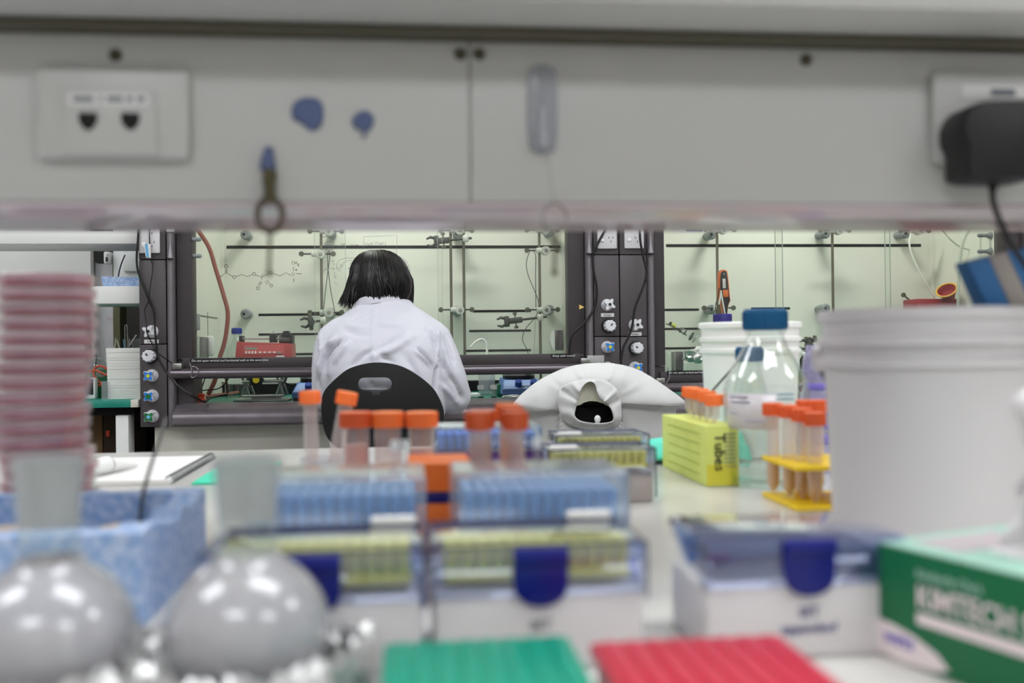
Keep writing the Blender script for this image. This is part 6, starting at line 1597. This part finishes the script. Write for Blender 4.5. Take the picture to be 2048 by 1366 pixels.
# narrow tubes with dark caps behind the right blue box
yr = 0.90
pr = [(957, 832, yr, 'dark orange capped tube in front of its twin, near the chair'), (966, 829, 0.955, 'dark orange capped tube just behind its twin near the chair'),
      (1031, 832, yr, 'front one of three dark orange capped tubes below the draped coat'), (1024, 822, 0.955, 'middle one of three dark orange capped tubes below the draped coat'), (1015, 815, 1.01, 'rear one of three orange capped tubes below the draped coat')]
for i, (px, py, y, lb) in enumerate(pr):
    L = AY(px, py, y).z-BZ-0.004; conical(lb, stand(px, 900, y, 0.004), U, 0.0088, L, 0.0118, 0.0165, 'cap_dark' if i < 4 else 'cap_orange', L*0.8, 'peach', 'orange capped conical tubes on the bench')
xa, xz = X(935, 900, yr), X(1050, 900, yr)
mb = MB(); mb.box((xa, yr-0.02, BZ), (xz, 1.035, BZ+0.0035), r=0.001); mono('rack_base', 'clear base sheet under the five narrow orange capped tubes', 'rack', mb, 'plastic', ((xa+xz)/2, yr, BZ), local=False)

# ---- lime carton with tubes
q = B(1413, 974); lx, ly = q.x, q.y
lh = AY(1413, 852, ly).z-BZ
t = thing('lime_carton', 'lime green carton holding orange capped tubes beside the blue capped bottle', 'carton', (lx+0.035, ly+0.1, BZ))
lw_, ld_ = 0.046, B(1352, 932).y-ly
mb = MB(); mb.box((lx, ly, BZ), (lx+lw_, ly+ld_, BZ+lh), r=0.0015); part('box', mb, 'lime', t, False)
mb = MB(); mb.box((lx+0.001, ly-0.0008, BZ+0.002), (lx+lw_-0.001, ly+0.0004, BZ+0.03)); part('lower_band', mb, 'limegold', t, False)
part('lettering', text_mb('Tubes', 0.021, TR((lx+0.012, ly-0.001, BZ+lh-0.010)) @ Matrix.Rotation(PI/2, 4, 'Y') @ RX90), 'ink', t, False)
mb = MB()
for i in range(9): z = BZ+lh-0.012-i*0.0055; mb.box((lx+0.025, ly-0.0009, z), (lx+0.042, ly+0.0002, z+0.0012))
part('fine_print', mb, 'greyprint', t, False)
mb = MB()
for i in range(5): z = BZ+lh-0.014-i*0.014; mb.box((lx-0.0009, ly+0.03, z), (lx+0.0002, ly+ld_-0.04, z+0.0016))
part('fine_print', mb, pm('lime print', (168, 186, 76), 0.6), t, False)
cs = [(1428, 795, ly+0.028, 'nearest orange capped tube in the lime carton'), (1414, 788, ly+0.07, 'second nearest orange capped tube in the lime carton'), (1400, 783, ly+0.11, 'third orange capped tube from the near end of the lime carton'), (1387, 781, ly+0.155, 'fourth orange capped tube from the near end of the lime carton'), (1380, 779, ly+0.2, 'farthest orange capped tube in the lime carton')]
for px, py, y, lb in cs:
    z1 = AY(px, py, y).z; L = z1-(BZ+lh)-0.0
    conical(lb, stand(px, py, y, lh+0.0005), U, 0.0085, L, 0.0123, 0.0155, 'cap_orange', 0, 'peach', 'orange capped tubes in the lime carton')

# ---- yellow rack
q0, q1 = B(1593, 1024), B(1524, 992)
u_ = (q1-q0); Ld = u_.length; ang = math.atan2(u_.y, u_.x); rt = Matrix.Rotation(ang-PI/2, 4, 'Z')
t = thing('tube_rack', 'yellow two tier rack full of orange capped tubes left of the near pail', 'tube rack', q0, ang-PI/2); RM = mw(t)
hp_ = AY(1524, 911, q1.y).z-BZ
for z in (0.0, hp_-0.005):
    mb = MB(); mb.box((0, 0, z), (0.13, Ld, z+0.0055), r=0.0012); part('tier', mb, 'yellow', t)
for x in (0.028, 0.105):
    for y in (Ld*0.5,):
        mb = MB(); mb.box((x-0.006, y-0.004, 0.0055), (x+0.006, y+0.004, hp_-0.005), r=0.001); part('support', mb, pm('amber support', (226, 170, 40), 0.4), t)
for (px, py, lx_, ly_, lb) in ((1545, 812, 0.014, Ld*0.88, 'far left tube in the yellow rack, clear of the others'), (1577, 816, 0.032, Ld*0.62, 'second tube from the left in the yellow rack'), (1603, 823, 0.046, Ld*0.42, 'third tube from the left in the yellow rack'), (1629, 831, 0.056, Ld*0.2, 'front right tube in the yellow rack, beside the near pail'), (1612, 806, 0.062, Ld*0.88, 'rear tube in the yellow rack behind the third one'), (1634, 806, 0.078, Ld*0.85, 'rear tube in the yellow rack, touching the near pail edge')):
    g = RM @ V((lx_, ly_, 0)); p = AY(px, py, g.y); L = p.z-BZ-0.0062
    conical(lb, V((p.x, g.y, BZ+0.0062)), U, 0.0085, L, 0.0123, 0.0155, 'cap_dark', L*0.42, 'amberfill', 'tubes in the yellow rack')

# ---- bottles, pails, bag
p = B(1534, 968)
zc0, zc1 = AY(1530, 661, p.y).z-BZ, AY(1530, 619, p.y).z-BZ
rb = 84*mpp((p.x, p.y, 1.0))
du = reagent_bottle('reagent_bottle', 'large clear glass bottle with dark blue cap on the bench', (p.x, p.y, BZ+0.0005), rb, 0.150, 0.0235, zc0, 43*mpp((p.x, p.y, 1.1)), zc1-zc0, 'cap_blue', 0.014)
lm = MB(); z0, z1 = AY(1490, 862, p.y-rb).z-BZ, AY(1490, 790, p.y-rb).z-BZ
a0, a1 = math.radians(-172), math.radians(-96)
lm.grid(lambda u, v: V(((rb+0.0006)*math.cos(a0+(a1-a0)*u), (rb+0.0006)*math.sin(a0+(a1-a0)*u), z0+(z1-z0)*v)), 24, 3); lbp = part('paper_label', lm, glassy('milky label', (240, 238, 240), 1.4, 0.3, (232, 228, 232), 0.75), du, mods=[('wall', 'SOLIDIFY', dict(thickness=0.0004))])
mb = MB()
for i, (zf, b0, b1) in enumerate(((0.88, 0.1, 0.5), (0.74, 0.12, 0.55), (0.42, 0.1, 0.3), (0.2, 0.45, 0.85))):
    mb.grid(lambda u, v: V(((rb+0.0014)*math.cos(a0+(a1-a0)*(b0+(b1-b0)*u)), (rb+0.0014)*math.sin(a0+(a1-a0)*(b0+(b1-b0)*u)), z0+(z1-z0)*(zf+0.06*v))), 10, 2)
part('printed_lines', mb, pm('faded lilac print', (176, 172, 186), 0.6), du, mods=[('wall', 'SOLIDIFY', dict(thickness=0.0003))])
mb = MB(); z2, z3 = AY(1520, 800, p.y).z-BZ, AY(1520, 730, p.y).z-BZ
for i in range(4):
    zz2 = 0.118+i*0.006 if i < 2 else 0.104-0.006*(i-2); mb.grid(lambda u, v: V(((rb+0.0004)*math.cos(math.radians(-112+40*u)), (rb+0.0004)*math.sin(math.radians(-112+40*u)), zz2+0.0025*v)), 10, 2)
part('enamel_print', mb, pm('faint blue enamel', (120, 160, 190), 0.5), du, mods=[('wall', 'SOLIDIFY', dict(thickness=0.0003))])
y4 = 1.495; p = AY(1499, 740, y4); zt4 = AY(1499, 694, y4).z-BZ; zb4 = AY(1499, 724, y4).z-BZ
reagent_bottle('reagent_bottle', 'smaller clear bottle with blue cap behind the large blue capped one', (p.x, y4, BZ+0.0005), 0.030, 0.115, 0.016, zb4, 0.0205, zt4-zb4, 'cap_blue')
def pail(label, c, r, h, m, handle=None, rib=0.0062):
    t = thing('pail', label, 'pail', c, group='white pails')
    rb_ = r*0.86; w = 0.0022
    def R(z): return rb_+(r*0.955-rb_)*z/h
    out = [(0, 0.002), (rb_-0.006, 0.002), (rb_-0.003, 0), (rb_, 0.003)]
    for zf in (0.79, 0.875):
        out += [(R(h*(zf-0.022)), h*(zf-0.022)), (R(h*zf)+rib, h*(zf-0.017)), (R(h*zf)+rib+0.0004, h*(zf+0.01)), (R(h*zf), h*(zf+0.018))]
    out += [(R(h*0.955), h*0.95), (r-0.002, h*0.955), (r, h*0.962), (r, h*0.992), (r-0.002, h), (r-0.006, h), (r-0.008, h*0.985)]
    inn = [(R(h*0.9)-w, h*0.9), (rb_-w, 0.006), (0, 0.005)]
    mb = MB(); mb.lathe(out+inn, 72); part('bucket', mb, m, t)
    if handle is not None:
        for s in (-1, 1):
            a = handle+(0 if s > 0 else PI); d = V((math.cos(a), math.sin(a), 0)); q = d*R(h*0.83); mb = MB(); mb.cyl(q-d*0.002+V((0, 0, h*0.80)), q+d*0.012+V((0, 0, h*0.80)), 0.0135, 0.012, 18); part('handle_boss', mb, m, t)
        d = V((math.cos(handle), math.sin(handle), 0)); pts = []
        for i in range(25):
            k = PI*i/24; pts.append(d*(math.cos(k)*(r+0.009)) + V((d.y, -d.x, 0))*(0.0+-math.sin(k)*0.075) + V((0, 0, h*0.80-math.sin(k)*0.062)))
        mb = MB(); mb.tube(pts, 0.0016, 8); part('wire_handle', mb, 'black', t)
    return t
p = AY(1501, 800, 1.68); pail('white ribbed pail behind the blue capped bottle', V((p.x, 1.68, BZ)), 101*mpp((p.x, 1.68, 1.0)), AY(1501, 643, 1.68-0.085).z-BZ, 'pail2', rib=0.0036)
yp_ = 0.868; p = AY(1848, 800, yp_); rp = 203*mpp((p.x, yp_, 1.0)); hp2 = AY(1848, 612, yp_-rp).z-BZ
pail('large white pail close to the camera at the right, holding the blue packet', V((p.x, yp_, BZ)), rp, hp2, 'pail', handle=math.radians(-40))
pc = V((p.x, yp_, BZ))
# slumped blue packet resting on the near pail's rim
ypk = yp_-0.045; zpk = BZ+hp2+0.0012
t = thing('blue_packet', 'slumped blue packet with a grey stripe resting on the near pail', 'packet', (AY(2040, 600, ypk).x, ypk+0.01, zpk))
for (L, m_, nm) in (([(1935, 524), (1978, 513), (2022, 0), (1974, 0)], 'blueslip', 'blue_side'), ([(1978, 513), (2014, 503), (2066, 0), (2022, 0)], 'stripegrey', 'grey_stripe'), ([(2014, 503), (2066, 494), (2118, 0), (2066, 0)], 'blueslip', 'blue_side')):
    q = []
    for a, b in L:
        p = AY(a, b if b else 605, ypk); q.append((p.x, p.z if b else zpk))
    mb = MB(); mb.prism(q, 0.022, 0, TR((0, ypk, 0)), r=0.0015); part(nm, mb, m_, t, False)

# ---- green carton of wipes at the lower right
c0 = B(1753, 1308); hk = AY(1753, 1082, c0.y).z-BZ
dk = V((0.397, -0.918, 0)); e1 = B(2048, 1470)
# direction of the long face: its top edge passes through (2048, 1152)
pt = AZ(2048, 1152, BZ+hk); dk = V((pt.x-c0.x, pt.y-c0.y, 0)).normalized()
angk = math.atan2(dk.y, dk.x)
t = thing('tissue_box', 'green and white box of laboratory wipes at the lower right corner', 'tissue box', c0, angk); KM = mw(t)
Lk, Dk = 0.215, 0.115
mb = MB(); mb.box((0, 0, 0), (Lk, Dk, hk-0.0012), r=0.0016); part('carton', mb, 'kim', t)
mb = MB(); mb.box((0.0004, 0.0004, hk-0.0011), (Lk-0.0004, Dk-0.0004, hk+0.0003), r=0.0005); tp = part('top_panel', mb, 'kimpale', t)
mb = MB(); q = [(0.03+0.075*(1+math.cos(a)*1.0), Dk/2+0.028*math.sin(a)) for a in [2*PI*i/28 for i in range(28)]]
mb.add([(x, y, hk+0.0006) for x, y in q] + [(x, y, hk-0.0005) for x, y in q], [list(range(28)), list(range(55, 27, -1))] + [[i, (i+1) % 28, 28+(i+1) % 28, 28+i] for i in range(28)]); part('opening', mb, 'tissue', t)
mb = MB(); mb.box((0.012, 0.016, hk+0.0003), (0.05, 0.09, hk+0.0007)); part('printed_panel', mb, pm('grey lilac print', (190, 180, 182), 0.6), t)
part('lettering', text_mb('KIMTECH SCIENCE', 0.0185, TR((0.033, -0.0006, hk-0.0325)) @ RX90, sx=0.86, bold=0.0002), 'kimw', t)
part('lettering', text_mb('Kimberly-Clark', 0.0075, TR((0.033, -0.0006, hk-0.0155)) @ RX90), 'kimpale', t)
mb = MB(); mb.box((0.033, -0.0007, hk-0.043), (0.165, 0.0004, hk-0.0362)); part('white_bar', mb, 'kimw', t)
sw = [(0.0012, 0.002), (0.0012, 0.0235), (0.012, 0.0225), (0.03, 0.019), (0.048, 0.0125), (0.056, 0.0055), (0.045, 0.0022), (0.02, 0.001)]
mb = MB(); mb.prism(sw, 0.0012, 0, TR((0, -0.0007, 0))); swp = part('white_swoosh', mb, 'kimw', t)
part('lettering', text_mb('WIPES', 0.0085, TR((0.0075, -0.0012, 0.0105)) @ RX90), 'purpleprint', swp)
def tiss(u, v):
    x = 0.085+0.075*(u-0.5)*(1-0.25*v); z = hk-0.002+0.1*v*(1-0.25*abs(u-0.45)); y = Dk/2+0.018*math.sin(u*7+v*2)*(0.4+v)+0.02*noise.noise(V((u*4, v*5, 2)))
    return V((x+0.012*noise.noise(V((u*3, v*4, 7))), y, z))
mb = MB(); mb.grid(tiss, 26, 22); o = mono('tissue', 'white tissue pulled up from the green box of wipes', 'tissue', mb, 'tissue', (0, 0, 0), mods=[('wall', 'SOLIDIFY', dict(thickness=0.0008))], ang=80)
o.matrix_world = KM.copy(); MW[o.name] = KM.copy()

# ---- green and red racks at the bottom edge
def rack(label, xa, xb, yb_, m, m2, h=0.04):
    w, d = xb-xa, 0.135
    t = thing('cap_rack', label, 'rack', ((xa+xb)/2, yb_-d, BZ), group='coloured racks at the front edge')
    mb = MB(); mb.box((-w/2+0.003, 0.003, 0), (w/2-0.003, d-0.003, h-0.009), r=0.003); part('base', mb, m2, t)
    mb = MB(); mb.box((-w/2, 0, h-0.0088), (w/2, d, h-0.0015), r=0.002)
    for i in range(8):
        x = -w/2+0.009+(w-0.018)*i/7
        mb.box((x-0.0042, 0.004, h-0.003), (x+0.0042, d-0.004, h), r=0.0014)
    part('lid', mb, m, t); return t
zr_ = BZ+0.04
a, b = AZ(768, 1272, zr_), AZ(1141, 1272, zr_); rack('green ridged rack at the bottom edge of the view', a.x, b.x, (a.y+b.y)/2, 'teal', 'tealdark')
a, b = AZ(1173, 1270, zr_), AZ(1568, 1270, zr_); rack('red ridged rack at the bottom edge of the view', a.x, b.x, (a.y+b.y)/2, 'crimson', 'crimsondark')

# ---- blue foam tray with jars inside
f1, f0 = B(419, 1120), B(276, 1256)
t = thing('foam_tray', 'open blue speckled foam tray behind the two round bottom flasks', 'foam tray', (f0.x-0.15, (f0.y+f1.y)/2, BZ))
xr, y0_, y1_ = (f0.x+f1.x)/2, f0.y, f1.y
hf = AY(419, 976, f1.y).z-BZ; wl = 0.36; th = 0.024
def wallbox(x0, x1, y0, y1, nm, hh):
    nx, ny = max(2, int((x1-x0)/0.01)), max(2, int((y1-y0)/0.01)); mb = MB(); vs = []
    def P(u, v, z): return V((x0+(x1-x0)*u, y0+(y1-y0)*v, z))
    top = [[P(i/nx, j/ny, hh(P(i/nx, j/ny, 0))) for i in range(nx+1)] for j in range(ny+1)]
    for row in top: vs += row
    for j in range(ny+1):
        for i in range(nx+1): p = top[j][i]; vs.append(V((p.x, p.y, BZ)))
    N = (nx+1)*(ny+1); W_ = nx+1; fs = []
    for j in range(ny):
        for i in range(nx):
            a = j*W_+i; fs += [[a, a+1, a+W_+1, a+W_], [N+a, N+a+W_, N+a+W_+1, N+a+1]]
    for i in range(nx): a = i; fs.append([a, N+a, N+a+1, a+1]); a = ny*W_+i; fs.append([a, a+1, N+a+1, N+a])
    for j in range(ny): a = j*W_; fs.append([a, a+W_, N+a+W_, N+a]); a = j*W_+nx; fs.append([a, N+a, N+a+W_, a+W_])
    mb.add(vs, fs); part(nm, mb, 'foam', t, False, ang=30, mods=None)
def hfun(p):
    k = noise.noise(V((p.x*60, p.y*60, 3)))*0.0022
    if p.x > xr-th*1.05 and y0_+0.05 < p.y < y1_-0.02:
        u = (p.y-y0_-0.05)/(y1_-0.02-y0_-0.05); k -= 0.010*math.sin(PI*u)**0.7*(1 if u < 0.45 or u > 0.7 else 0.3)
    return BZ+hf+k
wallbox(xr-wl, xr, y0_, y0_+th, 'front_wall', hfun); wallbox(xr-wl, xr, y1_-th, y1_, 'back_wall', hfun)
wallbox(xr-th, xr, y0_+th, y1_-th, 'side_wall', hfun); wallbox(xr-wl, xr-wl+th, y0_+th, y1_-th, 'side_wall', hfun)
mb = MB(); mb.box((xr-wl+th, y0_+th, BZ), (xr-th, y1_-th, BZ+0.012)); part('floor_slab', mb, 'foam', t, False)
for px, py, lb, rr in ((252, 1052, 'cork topped jar inside the blue foam tray', 0.0185), (14, 1058, 'cork topped jar at the left edge inside the blue foam tray', 0.0185)):
    yy = (y0_+y1_)/2+0.0; p = AY(px, py, yy); jt = thing('cork_jar', lb, 'jar', (p.x, yy, BZ+0.0125))
    z = p.z-BZ-0.0125
    mb = MB(); mb.lathe([(0, 0), (rr, 0), (rr, z-0.012), (0, z-0.012)], 28); part('body', mb, 'plastic', jt)
    mb = MB(); mb.lathe([(0, z-0.012), (rr+0.001, z-0.012), (rr+0.0015, z), (0, z)], 28); part('cork', mb, 'cork', jt)
p0, p1 = AY(289, 978, y1_-0.03), AY(333, 838, y1_+0.05)
wire('needle_rod', 'thin dark rod leaning over the back of the blue foam tray', 'rod', [V((p0.x-0.005, y1_-th-0.004, BZ+0.03)), p0+V((0, 0, 0.001)), p1], 0.0017, pm('dark steel needle', (70, 68, 68), 0.4, metal=0.4))

# ---- stack of petri dishes
ypd = 1.03; rpd = 0.0455; hd = 0.0142
pp = AY(90, 700, ypd); ztop = AY(90, 534, ypd-rpd).z
nd = int((ztop-BZ)/hd); rnd = random.Random(2); xo = 0; d0 = None
cols = ['near the bottom', 'low down', 'in the lower half', 'in the middle', 'in the upper half', 'near the top']
ordn = ['first', 'second', 'third', 'fourth', 'fifth', 'sixth', 'seventh', 'eighth', 'ninth', 'tenth', 'eleventh', 'twelfth', 'thirteenth', 'fourteenth', 'fifteenth', 'sixteenth', 'seventeenth', 'eighteenth', 'nineteenth', 'twentieth', 'twenty-first', 'twenty-second']
for i in range(nd):
    lab = f'{ordn[nd-1-i]} petri dish of red agar from the top of the tall stack'
    if i == nd-1: lab = 'topmost petri dish of the tall red agar stack'
    loc = V((pp.x+rnd.uniform(-0.0022, 0.0022)+0.003*math.sin(i*0.5), ypd+rnd.uniform(-0.002, 0.002), BZ+i*hd))
    if d0 is None:
        d0 = thing('petri_dish', lab, 'petri dish', loc, group='petri dishes in the tall stack')
        r = 0.0428
        mb = MB(); mb.lathe([(0, 0), (r, 0), (r, 0.0115), (r-0.0012, 0.0115), (r-0.0012, 0.0012), (0, 0.0012)], 56); part('dish', mb, 'dish', d0)
        mb = MB(); mb.lathe([(0, 0.0014), (r-0.0015, 0.0014), (r-0.0015, 0.0078), (0, 0.0078)], 56); part('agar', mb, 'agar', d0)
        r = rpd; mb = MB(); mb.lathe([(0, 0.0139), (r-0.001, 0.0139), (r, 0.0132), (r, 0.0052), (r-0.0012, 0.0052), (r-0.0012, 0.0125), (0, 0.0127)], 56); part('lid', mb, 'dish', d0)
    else: dup(d0, loc, rnd.uniform(0, 6), lab)

# ---- notebook, marker, green sheet, odds and ends at the back of the bench
n1, n0 = B(424, 919), B(338, 969)
xn0 = n0.x-0.25
t = thing('spiral_notebook', 'open white spiral notebook at the far edge of the bench', 'notebook', (n0.x-0.1, (n0.y+n1.y)/2, BZ))
e = (n1-n0); ee = e.normalized(); lf = V((-ee.y, ee.x, 0))
q = [n0, n1, n1+lf*0.24, n0+lf*0.24]
mb = MB(); mb.add([p+V((0, 0, z)) for z in (0.0005, 0.007) for p in q], [[3, 2, 1, 0], [4, 5, 6, 7]] + [[i, (i+1) % 4, 4+(i+1) % 4, 4+i] for i in range(4)]); part('pages', mb, 'paper', t, False)
pts = []; nt = 34
for i in range(nt*10+1):
    u = i/(nt*10); a = 2*PI*i/10; pts.append(n0+e*u+V((0, 0, 0.006))+ee.cross(V((0, 0, 1)))*(0.0065*math.cos(a))+V((0, 0, 0.0065*math.sin(a))))
mb = MB(); mb.tube(pts, 0.0007, 5); part('spiral', mb, pm('dark spiral wire', (70, 72, 76), 0.4, metal=0.6), t, False)
a, b = AZ(150, 946, BZ+0.018), AZ(272, 929, BZ+0.012)
d = (b-a).normalized(); L = (b-a).length
t = thing('marker', 'white tapered dispenser lying on the notebook, grey ring near its thick end', 'dispenser', a)
zc_ = V((0, 0, 0))
def sg(u0, u1, r0, r1, m, nm): mb = MB(); A, Bq = a+d*L*u0, a+d*L*u1; A.z = BZ+0.0085+r0; Bq.z = BZ+0.0085+r1; mb.cyl(A, Bq, r0, r1, 20); return part(nm, mb, m, t, False)
sg(-0.05, 0.5, 0.0125, 0.0125, 'white', 'barrel'); sg(0.5, 0.53, 0.0122, 0.0115, 'stripegrey', 'ring'); sg(0.53, 1.0, 0.0110, 0.0035, 'white', 'tip')
a, b = B(382, 968), B(452, 930)
mb = MB(); mb.box((a.x+0.004, a.y-0.015, BZ), (a.x+0.10, b.y, BZ+0.004), r=0.001); mono('green_folder', 'mint green plastic sheet beside the notebook spiral', 'folder', mb, 'mint', (a.x+0.04, a.y, BZ), local=False)
def cloth(u, v):
    return V((0.20*u, 0.16*v, 0.004+0.040*math.sin(PI*min(1, v*1.05))*(0.55+0.45*u)*(1-0.35*u*v)+0.007*abs(math.sin(v*15+u*3))+0.012*noise.noise(V((u*5, v*5, 1)))*u))
p = B(1262, 932); mb = MB(); mb.grid(lambda u, v: V((cloth(u, v).x, cloth(u, v).y, max(0.001, cloth(u, v).z))), 34, 30)
mono('green_cloth', 'crumpled mint green cloth between the yellow tip boxes and the lime carton', 'cloth', mb, 'mintcloth', (p.x, 1.56, BZ), mods=[('wall', 'SOLIDIFY', dict(thickness=0.001))], ang=60)
p = B(1326, 925); mb = MB(); mb.box((p.x, p.y, BZ), (p.x+0.034, p.y+0.05, BZ+0.018), r=0.002); mono('clear_tray', 'small clear plastic tray in front of the mint green cloth', 'tray', mb, 'plastic', (p.x+0.015, p.y+0.02, BZ), local=False)
# clear bag with violet print
yb_ = 1.44; p = AY(1640, 800, yb_); zt = AY(1640, 690, yb_).z-BZ
def bag(u, v):
    a = 2*PI*u; r = 0.036*(1-0.30*v)*(0.55+0.45*math.sin(PI*min(1, 0.22+0.72*v))**0.5) + 0.006*noise.noise(V((math.cos(a)*2.2, math.sin(a)*2.2, v*5)))+0.0025*noise.noise(V((math.cos(a)*7, math.sin(a)*7, v*16)))
    return V((r*math.cos(a), r*0.8*math.sin(a), zt*v))
mb = MB(); mb.grid(bag, 48, 40, wrapu=True); mb.add([bag(i/48, 1.0)*1.0 for i in range(48)], [list(range(48))])
t = thing('plastic_bag', 'crumpled clear plastic bag with violet print behind the yellow rack', 'bag', (p.x, yb_, BZ))
part('film', mb, 'bag', t, ang=80, mods=[('wall', 'SOLIDIFY', dict(thickness=0.0006))])
mb = MB()
for v0, v1 in ((0.44, 0.50), (0.64, 0.69), (0.34, 0.38), (0.22, 0.30)):
    mb.grid(lambda u, v: bag(0.56+0.3*u, v0+(v1-v0)*v)*1.012, 14, 4)
    mb.v = [V((q.x, q.y, q.z)) for q in mb.v]
part('printed_band', mb, 'purpleprint', t, mods=[('wall', 'SOLIDIFY', dict(thickness=0.0004))])
# thin rod leaning behind the large bottle
yw = 1.5
wire('needle_rod', 'thin black rod slanting down to the lime carton tubes left of the blue capped bottle', 'rod', [AY(1500, 690, yw+0.04), AY(1470, 730, yw+0.03), AY(1427, 779, yw), AY(1395, 815, yw-0.02)], 0.0019, 'rubber')
# ================================================================ room lamps and ambient
k = 0
LS = [(-1.6, 2.35), (0.6, 2.35), (2.8, 2.35), (-1.6, 0.45), (0.6, 0.45), (2.8, 0.45), (-0.6, -1.6), (1.8, -1.6), (-2.6, 4.6)]
def place_words(x, y):
    row = 'over the aisle' if y > 1.5 else ('over the island bench' if y > 0 else 'near the front wall')
    if y > 4: return 'ceiling light in the far corner beyond the green bench'
    c = 'left' if x < -1 else ('middle' if x < 1.5 else 'right')
    return f'{c} recessed ceiling light {row}'
lw0 = None
for (x, y) in LS:
    if lw0 is None:
        lw0 = thing('ceiling_light', place_words(x, y), 'ceiling light', (x, y, RZ1), group='recessed ceiling lights')
        mb = MB(); mb.box((-0.61, -0.31, -0.03), (0.61, 0.31, -0.001), r=0.004); part('housing', mb, 'white', lw0)
        mb = MB(); mb.box((-0.59, -0.29, -0.036), (0.59, 0.29, -0.029)); part('diffuser', mb, 'lamp', lw0)
    else: dup(lw0, (x, y, RZ1), 0, place_words(x, y))
w = bpy.data.worlds.new('room ambient'); S.world = w; w.use_nodes = True
w.node_tree.nodes['Background'].inputs['Color'].default_value = (0.9, 0.92, 1, 1); w.node_tree.nodes['Background'].inputs['Strength'].default_value = 0.3
S.view_settings.view_transform = 'Standard'; S.view_settings.look = 'None'; S.view_settings.gamma = 1.0
S.view_settings.exposure = 0.0; S.view_settings.use_curve_mapping = False
c = S.cycles
c.use_denoising = True
try: c.denoiser = 'OPENIMAGEDENOISE'
except Exception: pass
c.max_bounces = 10; c.diffuse_bounces = 4; c.glossy_bounces = 4; c.transmission_bounces = 8; c.transparent_max_bounces = 40
c.caustics_reflective = False; c.caustics_refractive = False; c.sample_clamp_indirect = 4.0; c.blur_glossy = 0.5
